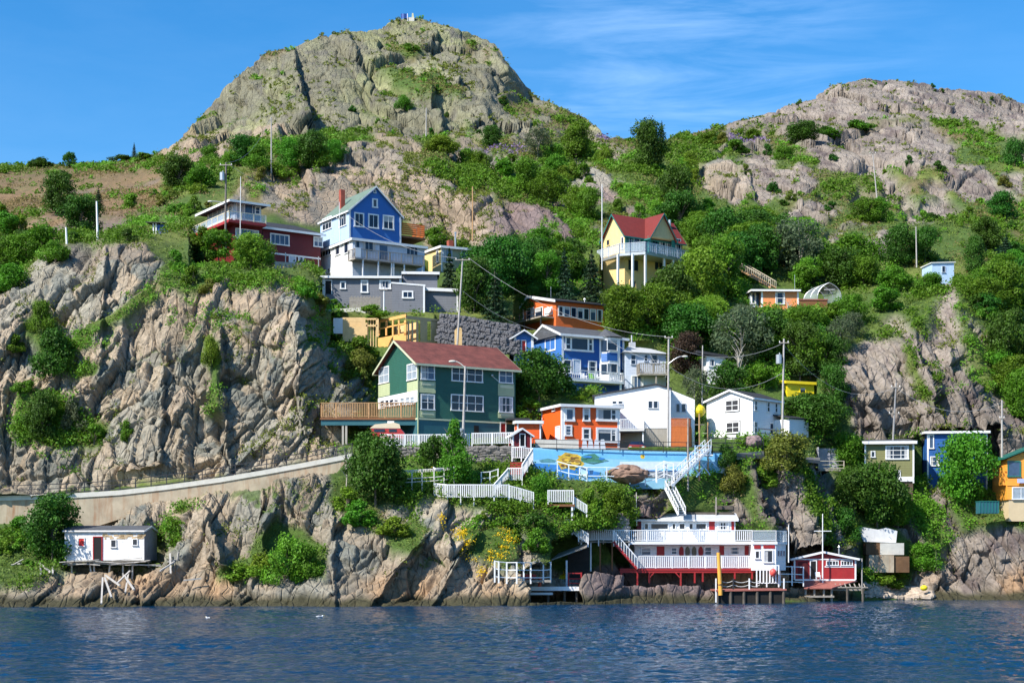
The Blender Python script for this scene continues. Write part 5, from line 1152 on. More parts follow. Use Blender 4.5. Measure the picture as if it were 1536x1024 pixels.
patch([(797,694),(840,697),(900,708),(905,716),(850,722),(797,719)], pnt('mural_shadow_blue', (.04,.22,.60), .25), .008)  # dark wedge at the left end: a cast shadow put into colour
patch([(834,691),(840,684),(848,678),(858,680),(866,681),(873,685),(871,690),(877,695),(872,700),(866,699),(862,705),(850,702),(842,704),(838,697)], pnt('mural_gold_hill', (.62,.42,.05), .45), .012)
patch([(842,688),(850,686),(860,690),(868,688),(866,692),(852,694),(844,692)], pnt('mural_ochre', (.35,.20,.05), .4), .018)
patch([(872,684),(882,681),(892,680),(900,686),(912,690),(904,693),(890,696),(880,694),(872,692)], pnt('mural_green_headland', (.06,.22,.16), .4), .014)
patch([(808,690),(822,687),(834,690),(832,693),(812,693)], pnt('mural_teal_island', (.10,.28,.33), .3), .014)
patch([(960,684),(962,681.5),(965.5,681.5),(967.5,684),(966,687.5),(962,687.5)], pnt('mural_sun', (.75,.50,.04), .1), .014)
rm_ = random.Random(31)
strokes = (pnt('mural_gold_hill', (0,0,0)), pnt('mural_ochre', (0,0,0)), pnt('mural_brown', (.22,.10,.03), .4), pnt('mural_pale_gold', (.75,.60,.22), .3))
for k in range(22):
    cx_, cy_ = 840+rm_.random()*34, 682+rm_.random()*20; w_, h_ = 2+rm_.random()*5, .6+rm_.random()*1.6
    patch([(cx_+w_*math.cos(a_)*(.7+.6*rm_.random()), cy_+h_*math.sin(a_)*(.7+.6*rm_.random())) for a_ in [i*PI/4 for i in range(8)]], strokes[k % 4], .022+.005*k, 'brush_stroke')
for k in range(14):
    cx_, cy_ = (874+rm_.random()*42, 684+rm_.random()*10) if k < 9 else (812+rm_.random()*180, 698+rm_.random()*12); w_, h_ = 3+rm_.random()*6, .5+rm_.random()*1.2
    patch([(cx_+w_*math.cos(a_)*(.7+.6*rm_.random()), cy_+h_*math.sin(a_)*(.7+.6*rm_.random())) for a_ in [i*PI/4 for i in range(8)]], (pnt('mural_green_headland', (0,0,0)), pnt('mural_teal_island', (0,0,0)), pnt('mural_shadow_blue', (0,0,0)))[k % 3 if k < 9 else 2], .02+.005*k, 'brush_stroke')
for x in (884, 930, 975): patch([(x,705),(x+6,705),(x+5,711),(x+1,711)], pnt('mural_boat_blue', (.03,.10,.25), .2), .014); 
# fences round the terraces (px, py of the foot, depth)
fence('white_fence', 'white picket fence at the road edge before the green house', line((571,668,187.4),(585,669,186.8),(650,669,186.8),(704,668,186.8)), 1.35)
fence('white_fence', 'white picket fence between the leafy tree and the red playhouse', line((708,667,186.8),(768,666,186.8)), 1.35)
fence('white_fence', 'long white baluster fence on the rocky knoll under the road', line((652,745,178.2),(671,747,177.2),(711,747,177.2),(741,747,177.4),(763,747,178)), 1.5, bw=.1, drop=1.1)
fence('white_fence', 'white fence dropping right from the knoll toward the green gully', line((764,747,178),(780,751,178.2),(800,757,178.6)), 1.4, drop=1.5)
fence('white_fence', 'short white fence on the wooden landing right of the gully', line((822,754,178.4),(860,754,178.4)), 1.4, drop=.3)
obj_ = fence('stair_rail', 'white stair rail descending left behind the yellow green shrub', line((861,760,178.6),(880,772,178.8)), 1.1, 'railing')
fence('stair_rail', 'white stair rail falling to the boathouse walkway', line((850,792,178.6),(868,808,178.2),(882,816,178)), 1.2, 'railing')
fence('wood_fence', 'pale wooden fence with short top pickets and gull on its rail', line((601,733,178.4),(618,732,178.2),(633,731,178.2),(651,730,178.2),(681,727,178.6)), 2.0, step=.18, rm=mat('grey_white_timber', (.60,.58,.53), .8, .12), partial=.86, mid=True, low=.7, posts=1.4, drop=.8)
fence('wood_fence', 'small white open rail fence right of the conical tree', line((722,728,181),(735,727,181.2),(747,723,181.4)), 1.5, step=0, mid=True)
fence('white_fence', 'white picket fence at the head of the steps below playhouse', line((768,688,184.6),(782,688,184.3),(796,690,184.6)), 1.35)
fence('white_fence', 'white picket landing fence halfway down the playhouse steps', line((762,721,181.6),(783,721,181.4)), 1.45, drop=1.2)
fence('stair_rail', 'white slanting stair rail from landing to long knoll fence', line((741,744,178.4),(762,720,181.4)), 1.3, 'railing')
fence('stair_rail', 'white slanting stair rail from playhouse gate to landing', line((783,717,181.5),(799,692,184.4)), 1.5, 'railing')
st = empty('steps', 'red painted steps between playhouse gate and white landing', 'steps', P(777,712,182))
for k in range(7): obj('tread', MB().box(-.9, .9, k*.34, k*.34+.36, k*.26-.15, k*.26), red_p, st)
st = empty('landing', 'red brown wooden landing deck right of the green gully', 'landing', P(842,756,178.4))
obj('platform', MB().box(-1.6, 1.5, -.1, 2, -.25, .0), wood_brown, st)
obj('post', MB().box(1.1, 1.3, -.05, .15, -3.4, -.26), white, st)
# dark stone retaining wall below the road fence
def stone_wall(label, poly_top, poly_bot, Y, col, r0, seed, name='stone_wall', n=110, rows_=6):
    rr = random.Random(seed); base = P(poly_bot[0][0], poly_bot[0][1], Y); e = empty(name, label, 'wall', base); b = MB()
    tx, ty = zip(*poly_top); bx, by = zip(*poly_bot)
    for k in range(rows_):
        for i in range(n):
            px = tx[0]+(tx[-1]-tx[0])*(i+rr.random()*.7)/n; yt = np.interp(px, tx, ty); yb = np.interp(px, bx, by); py = yb+(yt-yb)*(k+.3+rr.random()*.5)/rows_
            b.ball(P(px, py, Y+rr.random()*.25)-base, r0*(.7+rr.random()*.6), 1.2+rr.random()*.5, 1, .7+rr.random()*.4, 6, 4)
    o = obj('wall', b, col, e); m2 = MB(); pts = [P(x, y, Y+.15)-base for x, y in poly_bot]+[P(x, y, Y+.15)-base for x, y in reversed(poly_top)]
    m2.prism(pts, (0, .8, 0)); obj('mortar', m2, mat('dark_mortar', (.10,.095,.085), .9, .3), o); return e
stone_wall('dark rubble stone wall below the white road fence', [(586,671),(640,671),(770,670)], [(586,716),(640,712),(770,700)], 185.6, mat('dark_rubble', (.16,.15,.14), .9, .45, scale=4), .28, 3, n=90, rows_=9)
stone_wall('round cobble retaining wall behind boathouse stairs', [(868,772),(942,770)], [(868,798),(942,797)], 181.4, mat('pale_cobble', (.36,.31,.27), .85, .4, scale=4), .2, 4, n=34, rows_=8)
# mural boat, boulder, garden doors and low white fence in front of mural
fence('low_fence', 'low pale blue post and rail fence in front of the mural', line((836,711,185.6),(853,716,185.2),(880,720,184.6),(910,720,184.4),(945,722,184.2),(968,722,184.2)), 1.5, step=0, rm=mat('pale_blue_paint', (.60,.70,.80), .6, .1), posts=2.2, low=.5)
fence('low_fence', 'low white fence on the ledge right of the brown boulder', line((968,724,184.2),(985,720,184.4),(1000,716,184.6)), 1.5, step=0, mid=True)
fence('boat_rail', 'white rail fence round the little boat by the mural', line((984,719,184.4),(996,712,184.4),(1010,716,184.4)), 1.6, 'fence', 0, mid=True)
for px, lab, c in ((875,'pale blue upright board door leaning before the mural', white),(932,'pale blue upright frame door nearest the brown boulder', white)):
    e = empty('painted_door', lab, 'door', P(px, 719, 184.9)); obj('board_panel', MB().box(-.45,.45,0,.06,0,1.25), mat('powder_blue_paint', (.42,.62,.82), .6, .1), e); b = MB()
    b.box(-.5,-.38,-.03,.0,0,1.3); b.box(.38,.5,-.03,.0,0,1.3); b.prism([(-.5,-.03,1.3),(.5,-.03,1.3),(0,-.03,1.55)], (0,.05,0)); b.box(-.38,.38,-.03,0,.5,.6); obj('door_frame', b, c, e)
e = empty('rowboat', 'small white and blue rowboat lying before the pale end of the mural', 'boat', P(992,717,185.5), .1)
b = MB(); hull = []
for i in range(9):
    t_ = i/8; w_ = .75*math.sin(PI*min(1, .12+t_*.88))**.6; x = -2+4*t_; hull += [V((x,-w_,.75+.25*abs(t_-.5))), V((x,-w_*.6,.15)), V((x,0,0)), V((x,w_*.6,.15)), V((x,w_,.75+.25*abs(t_-.5)))]
fs = [(i*5+j, (i+1)*5+j, (i+1)*5+j+1, i*5+j+1) for i in range(8) for j in range(4)]
b.poly(hull, fs); obj('hull', b, white, e); b = MB()
for s_ in (0, 4): b.tube([hull[i*5+s_] for i in range(9)], .07)
obj('gunwale', b, blue_w, e); obj('thwart', MB().box(-.6,-.3,-.6,.6,.5,.56), wood_tan, e); obj('thwart', MB().box(.6,.9,-.6,.6,.5,.56), wood_tan, e)
def boulder(label, px, py, Y, w, h, seed, mt):
    base = P(px, py, Y); e = bpy.data.meshes.new('boulder'); import bmesh
    bm = bmesh.new(); bmesh.ops.create_icosphere(bm, subdivisions=4, radius=1)
    co = np.array([v.co for v in bm.verts]); x, y, z = co.T; n_ = fbm(x*1.3+seed, y*1.3, z*1.3, seed=seed, o=4)
    f1, f2, a_, b_, c__, d1, d2 = voro(x*1.6+seed+z*.6, z*1.6+y, seed)
    k = 1+n_*.25+(a_-.5)*.22-.08*(1-sstep(0, .12, f2-f1))
    for v, s_ in zip(bm.verts, k): v.co = V((v.co.x*w/2*s_, v.co.y*w/2*s_, (v.co.z*s_)*h*.6+h*.35))
    bm.to_mesh(e); bm.free(); o = obj('boulder', e, mt); o.location = base; return tag(o, label, 'boulder')
brm = mat('brown_boulder', (.21,.135,.10), .9, .35, scale=1.5)
boulder('big brown boulder in front of the mural', 947, 719, 185.3, 4.3, 1.9, 3, brm)
boulder('smaller brown boulder at the left foot of the big mural boulder', 926, 716, 185.6, 2.4, 1.2, 5, brm)
boulder('small rounded grey purple boulder before second white house', 1130, 668, 193.5, 2.0, 1.3, 8, mat('mauve_boulder', (.22,.16,.16), .9, .3, scale=2))
# timber tower with the long white stairs
def stairs(name, label, A, B, w=1.0, steps=16, mt=None, rail=1.0, rm=None):
    A, B = V(A), V(B); e = empty(name, label, 'stairs', A); d = B-A; h_ = V((d.x, d.y, 0)).normalized(); s_ = V((-h_.y, h_.x, 0)); mt = mt or white; rm = rm or mt
    b = MB(); 
    for k in (-1, 1): b.bar(s_*k*w/2, d+s_*k*w/2, .07, .26)
    obj('stringer', b, mt, e); b = MB()
    for i in range(steps): c = d*((i+.5)/steps); b.bar(c-s_*w/2, c+s_*w/2, .26, .05)
    obj('treads', b, mt, e); b = MB()
    for k in (-1, 1):
        b.bar(s_*k*w/2+V((0,0,rail)), d+s_*k*w/2+V((0,0,rail)), .07, .09)
        n = max(2, int(d.length/.45))
        for i in range(n+1): c = d*(i/n)+s_*k*w/2; b.box(c.x-.035, c.x+.035, c.y-.035, c.y+.035, c.z, c.z+rail)
    if rail > 0: obj('railing', b, rm, e)
    return e
stairs('staircase', 'long pale blue and white stairs climbing to the railed tower by mural', P(1003,729,184.6), P(1062,672,187.0), 1.3, 22)
stairs('staircase', 'steep white lower stairs dropping from the mural to boathouse roof', P(1003,732,184.4), P(1023,772,182.6), 1.1, 12, rail=.9)
tw = empty('stair_tower', 'three pole timber tower with cross braces holding the white stairs', 'tower', P(1050,728,186))
o0 = tw.location
for px, yt, yb, Y in ((1032,628,732,185.6),(1049,620,717,186.6),(1062,633,710,187.6)):
    A, B = P(px, yb+4, Y)-o0, P(px, yt, Y)-o0; obj('pole', MB().cyl(A, B, .11, .09), wood_tan if px > 1040 else wood, tw)
    if px > 1040: b = MB(); b.cyl(B-V((.6,0,1.3)), B-V((-.6,0,1.3)), .04); obj('crossarm', b, wood, tw)
for (x0, y0, Y0_, x1, y1, Y1_) in ((1049,672,186.6,1075,700,187.6),(1062,672,187.6,1040,705,186),(1049,690,186.6,1065,712,187.5),(1062,690,187.6,1045,715,186.2),(1034,690,185.6,1049,712,186.5)):
    obj('brace', MB().bar(P(x0,y0,Y0_)-o0, P(x1,y1,Y1_)-o0, .12), mat('powder_blue_paint', (0,0,0)), tw)
pf = MB(); c = P(1056,682,187)-o0; pf.box(c.x-1.1, c.x+1.0, c.y-.6, c.y+1.4, c.z-.12, c.z); obj('platform', pf, white, tw)
railing(tw, [c+V((-1.1,-.5,0)), c+V((.9,-.5,0)), c+V((.9,1.3,0))], 1.05, 0, mat('powder_blue_paint', (0,0,0)))
fence('railing', 'dark railing at the cliff edge before second white house', line((1060,672,193),(1145,673,193.2)), 1.25, 'railing', 0, iron, posts=2.2, pw=.08, mid=True)
fence('railing', 'dark railing slanting down right of second white house', line((1138,657,196.5),(1165,660,196),(1195,667,195.6)), 1.2, 'railing', 0, iron, posts=2.0, pw=.08, mid=True)
e = empty('retaining_wall', 'low pale concrete wall under the right end of road railing', 'wall', P(1098,690,190)); b = MB(); o0 = P(1098,690,190)
b.prism([P(1098,689,189.6)-o0, P(1146,688,192)-o0, P(1146,676,192)-o0, P(1098,680,189.6)-o0], (0,.5,0)); obj('wall', b, concrete, e)
e = empty('timber_terrace', 'dark old timber crib terrace right of the lower stairs', 'terrace', P(1060,762,186))
for k in range(3): obj('timber', MB().box(-3.2+k*.3, 3.2, k*.6, k*.6+.35, k*.8-.9, k*.8-.45), mat('rotten_timber', (.10,.085,.07), .9, .3), e)
obj('post', MB().box(1.0,1.15,-.2,-.05,-1.5,1.3), wood, e)
# wooden stairs up left of the orange cottage
stairs('staircase', 'tan wooden stairs with railing descending to the orange cottage', P(1160,432,245), P(1098,396,252), 1.2, 22, wood_tan, 1.1, mat('pale_timber', (0,0,0)))
# concrete blocks by the cove
fr, e = house('concrete_ruin', 'stepped concrete ruin with white and rusty blocks above the pebble cove', 'ruin', 1300, 858, 194.2, 0)
Fq = lambda x0, y0, x1, y1, y, d_, mt, nm: obj(nm, MB().box(fr.front(x0, y0, y)[0], fr.front(x1, y0, y)[0], y, y+d_, fr.front(x0, y1, y)[1], fr.front(x0, y0, y)[1]), mt, e)
Fq(1304,832,1341,858,0,2,conc_tan,'lower_block'); Fq(1342,834,1364,858,0.2,2,mat('rust_brown_render', (.14,.075,.035), .9, .3, dirt_amt=.4), 'rusty_block')
Fq(1299,814,1320,831.6,1.0,2,mat('rust_brown_render', (0,0,0)),'rusty_block'); Fq(1320.3,814,1356,831.6,.9,2,coping_m,'middle_block')
fp = MB(); A = lambda x, y, yy: (fr.front(x, y, yy)[0], yy, fr.front(x, y, yy)[1])
fp.prism([A(1287,793,2.2),A(1296,812,2.2),A(1344,813.5,2.2),A(1346,796,2.2),A(1330,791,2.2),A(1318,794,2.2),A(1293,790,2.2)], (0,2,0)); obj('white_block', fp, mat('whitewashed_concrete', (.66,.67,.68), .7, .1, dirt_amt=.3, dirt=(.4,.38,.33)), e)
Fq(1303,781,1312,793,4.2,1.5,concrete,'chimney_block')
fp = MB(); fp.prism([A(1282,781,5),A(1282,795,5),A(1303,795,5),A(1303,783,5)], (0,2,0)); obj('grey_block', fp, concrete, e)
# ================================================================ BOATHOUSES AND DOCKS
fr, e = house('white_boathouse', 'two storey white and red boathouse on red stilts over the shore', 'boathouse', 954, 856, 181.5, 1.5)
O = fr.o; zf = fr.front(954, 852)[1]; W = fr.front(1128, 840)[0]; z2 = fr.front(1000, 816)[1]; z2t = fr.front(1000, 811)[1]
YS = 1.7; Fl = Face(fr, 'front', YS)
obj('wall', MB().box(.0, W, YS, 7, zf, z2), white_sid, e)
for q in ((961,820,977,833),(1006,820,1016,832),(1056,819,1068,833),(1094,819,1110,832)): win(e, Fl, *q, 1, 2, gm=glass_b)
for q in ((985,819,996.5,833),(1079,818,1086,832),(1117,818,1123,832)): b = MB(); Fl.panel(b, *q, 0, .06); obj('shutter', b, red_p, e)
for x0, x1 in ((1027,1035.5),(1036.5,1045)): door(e, Fl, x0, 821, x1, 851, white)
for px in (1022, 1051, 1031, 1041):
    u, z = Fl.uv(px, 827); b = MB(); pts = [(u+.28*math.cos(a_*PI/6), YS-.12, z+.62*math.sin(a_*PI/6)) for a_ in range(12)]; b.prism(pts, (0,.05,0)); obj('oval_window', b, red_p if px in (1022, 1051) else glass, e)
# decks
xl, xr = fr.front(930, 853, 0)[0], fr.front(1133, 853, 0)[0]
obj('lower_deck', MB().box(xl, xr, 0, YS-.01, zf-.25, zf), red_p, e)
railing(e, [(.35,.1,zf),(xr,.1,zf)], fr.front(1000, 833.5)[1]-zf, .24, white, bw=.12)
xu = fr.front(902, 812)[0]; zu = z2+.35; zut = fr.front(1000, 795)[1]
obj('upper_deck', MB().box(fr.front(944, 812)[0], W+.2, -.1, 7, z2+.004, zu), white, e); railing(e, [(fr.front(944, 812)[0],-.05,zu),(W,-.05,zu)], zut-zu, .24, white, bw=.12)
# upper cabin
YC = 3.0; Fu = Face(fr, 'front', YC); c0, c1 = fr.front(962, 785, YC)[0], fr.front(1103, 785, YC)[0]; zc = fr.front(1000, 779, YC)[1]; zr = fr.front(1000, 771, YC+1.8)[1]; zc0 = zu
cl = obj('cabin_wall', MB().box(c0, c1, YC, YC+3.6, zc0, zc), white_sid, e)
obj('cabin_gable', MB().prism([(c0-.004,YC,zc0),(c0-.004,YC,zc),(c0-.004,YC+1.8,zr-.1),(c0-.004,YC+3.6,zc),(c0-.004,YC+3.6,zc0)], (-.5,0,0)), red_w, e)
gable_roof(e, c0-.5, c1, YC, YC+3.6, zc, zr, 'x', .3, .1, roof_pale, white, name='cabin_roof')
for q in ((966,784,973,794),(975.5,784,1003,794),(1007.5,784,1014,794),(1018,784,1028,794),(1033,784,1040,794),(1043,784,1060,794)): win(e, Fu, *q, 1, 1, trim=.1)
for q in ((1063.5,781,1072,795),(1097,781,1101,795)): b = MB(); Fu.panel(b, *q, 0, .05); obj('shutter', b, red_p, e)
win(e, Fu, 1076, 782, 1093, 795, 4, 2)
# corner bay with roof terrace
b0, b1 = fr.front(1128, 840, -.6)[0], fr.front(1164, 840, -.6)[0]; bx2 = b1+1.5; zb = fr.front(1140, 851, -.6)[1]
bay = [(b0+.01,-.6),(b1,-.6),(bx2,1.4),(bx2,7),(b0+.01,7)]
obj('bay', MB().prism([(x, y, zb-.3) for x, y in bay], (0,0,z2-zb+.28)), white_sid, e)
obj('terrace_floor', MB().prism([(x+(.15 if x > b0+1 else 0), y-.12, z2) for x, y in bay], (0,0,.3)), white, e)
Fb = Face(fr, 'front', -.6)
win(e, Fb, 1132, 825, 1140, 838, 1, 1); win(e, Fb, 1145, 824, 1160, 844, 1, 1)
for q in ((1131,817,1141,822.5),(1145,817,1162,822)): b = MB(); Fb.panel(b, *q, 0, .06); obj('red_panel', b, red_p, e)
# slanted face windows
A_, B_ = V((b1,-.6,0)), V((bx2,1.4,0)); nrm = V((B_.y-A_.y, -(B_.x-A_.x), 0)).normalized()
for k in range(3):
    p0 = A_.lerp(B_, .1+k*.28); p1 = A_.lerp(B_, .1+k*.28+.22); b = MB(); z0_, z1_ = zb+1.2, z2-.6
    b.prism([p0+V((0,0,z0_))+nrm*.01, p1+V((0,0,z0_))+nrm*.01, p1+V((0,0,z1_))+nrm*.01, p0+V((0,0,z1_))+nrm*.01], nrm*.05); o = obj('window', b, white, e)
    q0, q1 = p0.lerp(p1, .15), p0.lerp(p1, .85); b = MB(); b.prism([q0+V((0,0,z0_+.12))+nrm*.063, q1+V((0,0,z0_+.12))+nrm*.063, q1+V((0,0,z1_-.12))+nrm*.063, q0+V((0,0,z1_-.12))+nrm*.063], nrm*.02); obj('pane', b, glass_b, o)
railing(e, [(b0,-.65,z2+.3),(b1,-.65,z2+.3),(bx2+.1,1.4,z2+.3),(bx2+.1,5,z2+.3)], zut-z2-.35, 0, white, posts=1.6, glassy=True)
# red stilts and braces
b = MB(); b.box(xl, xr, .05, .25, zf-.5, zf-.26); obj('beam', b, red_p, e)
for px, yb in ((932,872),(956,875),(974,872),(1021,886),(1042,872),(1054,870),(1102,866),(1128,866)):
    u = fr.front(px, 860, .15)[0]; obj('stilt', MB().box(u-.09, u+.09, .06, .24, fr.front(px, yb+2, .15)[1], zf-.5), red_p, e)
for x0, y0, x1, y1 in ((974,866,983,856),(1011,856,1020,866)):
    p0, p1 = fr.front(x0, y0, .1), fr.front(x1, y1, .1); obj('brace', MB().bar((p0[0],.1,p0[1]), (p1[0],.1,p1[1]), .12), red_p, e)
# sheet added under the deck, its near-black colour standing for crawl space shade
obj('crawl_space_shade', MB().box(.2, W, 5.2, 5.4, -1, zf-.3), mat('near_black_backing', (.03,.027,.025), .9, .3), e)
# stairs and approach walk
u0, z0_ = fr.front(915, 812, -.2); u1, z1_ = fr.front(957, 853, -.2)
o0 = Fr(954, 856, 181.5, 1.5); toW = lambda x, y, z: fr.o+Matrix.Rotation(fr.a, 3, 'Z') @ V((x, y, z))
stairs('staircase', 'white railed red stairs between upper and lower boathouse decks', toW(u1-.2, -.7, zf-.05), toW(u0+.3, -.7, zu-.05), 1.1, 14, red_p, zut-zu, white)
fence('walkway_rail', 'white railing of the upper boathouse approach walk, on the left', [toW(fr.front(872,812,-.6)[0], -.4, zu-.1), toW(fr.front(898,812,-.6)[0], -.4, zu+.05), toW(fr.front(944,812,-.6)[0], -.15, zu)], zut-zu, 'railing', .22, bw=.11, drop=.6)
fence('walkway_rail', 'second white railing behind the boathouse approach walk', [toW(fr.front(868,806,1.4)[0], 1.4, zu+.1), toW(fr.front(905,806,1.4)[0], 1.4, zu+.1), toW(fr.front(944,806,1.4)[0], 1.4, zu)], zut-zu, 'railing', .22, bw=.11, drop=.4)
wk = empty('walkway', 'wooden approach walk from the gully to the upper boathouse deck', 'walkway', toW(fr.front(868,812,0)[0], 0, zu-.2)); q = wk.location
xw = [toW(fr.front(p_, 812, 0)[0], y_, zu-.15)-q for p_, y_ in ((868,-.5),(945,-.3),(945,1.6),(868,1.6))]
obj('platform', MB().prism(xw, (0,0,.15)), wood, wk)
for p_ in (872, 886, 900, 918): u = toW(fr.front(p_, 812, 0)[0], 0, 0)-q; obj('post', MB().box(u.x-.08, u.x+.08, -.3, -.14, -3.2, 0), white if p_ < 890 else wood_brown, wk)
# sloping board canopy left of it
cn = empty('canopy', 'sloping weathered board canopy on a white post above the lower dock', 'canopy', P(850,880,178)); q = P(850,880,178)
obj('board_roof', MB().prism([P(827,838.5,177)-q, P(880,819,177.5)-q, P(884,812,180)-q, P(838,829,180)-q], (0,0,-.14)), wood, cn)
obj('post', MB().box(-.12,.08,-.6,-.45,-.4,P(850,840,178).z-q.z), white, cn)
obj('rear_wall', MB().prism([P(852,880,181)-q, P(884,884,181)-q, P(884,820,181)-q, P(852,832,181)-q], (0,.3,0)), mat('near_black_backing', (0,0,0)), cn)  # near-black sheet closing the back below the canopy
# lower dock
dk = empty('dock', 'low white edged wooden dock under the sloping canopy', 'dock', P(830,884,174.5)); q = P(830,884,174.5)
xa_, xb_ = (P(788,880,174.5)-q).x, (P(871,880,174.5)-q).x
obj('deck', MB().box(xa_, xb_, 0, 4.5, -.12, .05), deck_grey, dk); obj('edge_board', MB().box(xa_, xb_, -.1, -.01, -.1, .35), white, dk); obj('edge_board', MB().box(xa_+.3, xa_+3, -.25, -.12, -.55, -.3), white, dk)
for x in (.5, 2.5, 4.3, 5.6): obj('pile', MB().cyl((xa_+x, .5, -2.6), (xa_+x, .5, -.13), .14), mat('rotten_timber', (0,0,0)), dk)
rb = empty('red_rail_box', 'dark red railed box at the right end of the low dock', 'railing', P(862,880,175)); 
for z_ in (.35, .85, 1.45): obj('rail', MB().box(-.6, .68, -.05, .05, z_, z_+.12), red_p, rb)
for x in (-.72, .68): obj('post', MB().box(x, x+.12, -.06, .06, 0, 1.6), red_p, rb); obj('post', MB().box(x, x+.12, 1.2, 1.3, 0, 1.6), red_p, rb)
fence('dock_fence', 'white open rail fence on the upper left of the low dock', [near(742,866,.8), near(748,867,.9), near(760,868,.9), near(775,868,1.0), P(796,868,171.0), P(815,868,172.3), P(826,867,173)], 1.75, step=0, mid=True, posts=1.4, pw=.16, top=.09, drop=.5)
gp = empty('gangway', 'red sided gangway with crossed braces behind white dock fence', 'gangway', P(790,868,171.6)); q = P(790,868,171.6)
obj('red_board', MB().box(-1.0,1.0,.3,.4,.0,.5), red_p, gp); obj('platform', MB().box(-3.3,2.6,.2,1.8,-.35,-.1), wood, gp)
for s_ in (-1, 1): obj('brace', MB().bar((-2.2-s_*.8,-.1,-.3), (-2.2+s_*.8,-.1,-1.2), .14), mat('pale_pink_timber', (.5,.38,.36), .8, .2), gp)
by = empty('hand_pump', 'small orange red pump standing on the low dock', 'pump', P(809.5,880,174.8)); obj('body', MB().cyl((0,0,0),(0,0,.7),.2,.16).cyl((0,0,.7),(0,0,.85),.3,.28), mat('vermilion_paint', (.7,.10,.03), .4, .05), by); obj('cap', MB().ball((0,0,.98), .17), mat('vermilion_paint', (0,0,0)), by); obj('spout', MB().cyl((-.35,0,.55),(.35,0,.55),.08), mat('vermilion_paint', (0,0,0)), by)
# main dock with orange post
dk = empty('dock', 'red brown dock with dark timber crib and rope rails below boathouse', 'dock', P(1120,900,176)); q = P(1120,900,176)
z_ = P(1078,884,176).z-q.z; xa_, xb_ = (P(1074,884,176)-q).x, (P(1180,884,176)-q).x
obj('deck', MB().prism([(xa_,0,z_),(xb_,0,z_+.1),(xb_,5.3,z_+.1),(xa_,5.3,z_)], (0,0,-.18)), deck_red, dk)
obj('crib', MB().box(xa_+.3, xb_-.4, .3, 5, -1.5, z_-.19), mat('black_timber', (.012,.011,.010), .8, .3), dk)  # near-black solid box filling the space under the deck
for i in range(6): x = xa_+.2+i*(xb_-xa_-.5)/5; obj('pile', MB().cyl((x,.2,-1.5),(x,.2,z_-.18),.16), mat('rotten_timber', (0,0,0)), dk)
for x in (1074,1100,1124,1176): u = (P(x,884,176.1)-q).x; obj('post', MB().box(u-.07,u+.07,.1,.24,z_-(1.4 if x < 1080 else 0),z_+1.25), white if x != 1100 else iron, dk)
b = MB()
for hz in (.55, 1.0):
    for x0, x1 in ((1080,1100),(1100,1124),(1124,1140)):
        a_, c_2 = P(x0,884,176.2)-q, P(x1,884,176.2)-q; pts = [a_.lerp(c_2, i/6)+V((0,.1,hz-.22*math.sin(PI*i/6))) for i in range(7)]; b.tube(pts, .035, 5)
obj('rope', b, rope_m, dk)
e = empty('mooring_post', 'thick yellow orange mooring post on the main dock', 'post', P(1081,884,175.9)); obj('post', MB().cyl((0,0,-.6),(-.25,0,4.1),.24,.20,n=12), mat('yellow_orange_paint', (.80,.38,.06), .5, .1, dirt_amt=.2), e); obj('collar', MB().cyl((-.03,0,.5),(-.04,0,.62),.27), iron, e)
fence('dock_gate', 'white pickets at the right end of the main dock', line((1135,876,177.2),(1150,876,177),(1168,876,177)), 2.1, step=.3, bw=.16)
e = empty('buoy', 'round red float hanging on the white dock pickets', 'buoy', P(1159,858,176.8)); obj('body', MB().ball((0,-.25,0), .38, 1, 1, 1.15, 14, 10), mat('coral_float', (.8,.10,.08), .4, .03), e, smooth=True); obj('eyelet', MB().cyl((0,-.25,.4),(0,-.25,.6),.05), metal, e)
fence('dock_railing', 'blue white railing of the gangway between the two boathouses', line((1170,874,183),(1188,874,184),(1205,875,184)), 1.9, 'railing', 0, mid=True, posts=1.6)
# red boathouse
fr, e = house('red_boathouse', 'small red boathouse with white trim and dark gable roof', 'boathouse', 1191, 872, 187, -3)
Fc = Face(fr, 'front'); W = fr.front(1284, 850)[0]; ze = fr.front(1191, 838)[1]; zr = fr.front(1234, 828)[1]; z0_ = fr.front(1240, 869)[1]
obj('wall', gable_wall(MB(), 0, W, 0, 5, z0_, ze, zr, 'y', .47), red_p, e)
gable_roof(e, 0, W, 0, 5, ze, zr, 'y', .35, .12, roof_dark, white, rp=.47)
corner_posts(e, W, 5, z0_, ze, w=.16); b = MB(); Fc.panel(b, 1192, 837.5, 1283, 839.2, 0, .05); Fc.panel(b, 1192, 868, 1283, 870.5, 0, .06); Fc.panel(b, 1237, 848.5, 1281, 850.5, 0, .05); obj('trim_board', b, white, e)
win(e, Fc, 1239, 840, 1258, 848, 4, 1, trim=.1); win(e, Fc, 1261, 840, 1279, 848, 4, 1, trim=.1); door(e, Fc, 1216, 841, 1224, 868, blackm)
b = MB(); Fc.panel(b, 1197, 842, 1212, 866, 0, .03); obj('dark_recess', b, mat('recess_shade_red', (.12,.01,.012), .7, .1, siding=.2, axis=0), e)  # dark panel standing for the shade of a recess left of the door
obj('stove_pipe', MB().cyl((W-1.6,2.5,ze),(W-1.6,2.5,zr+.7),.09).cyl((W-1.6,2.5,zr+.6),(W-1.6,2.5,zr+.85),.2,.05), metal, e)
dk = empty('dock', 'red brown sloping slipway deck before the red boathouse', 'dock', P(1228,892,185)); q = P(1228,892,185)
obj('deck', MB().prism([P(1206,881,184)-q, P(1248,881,184)-q, P(1286,870,186.8)-q, P(1206,870.5,186.8)-q], (0,0,-.14)), deck_red, dk)
obj('slip_frame', MB().box(-1.8, 1.6, -1.0, 1, -.25, -.05).box(1.7, 5.4, .6, 1.6, .5, .7), wood, dk)
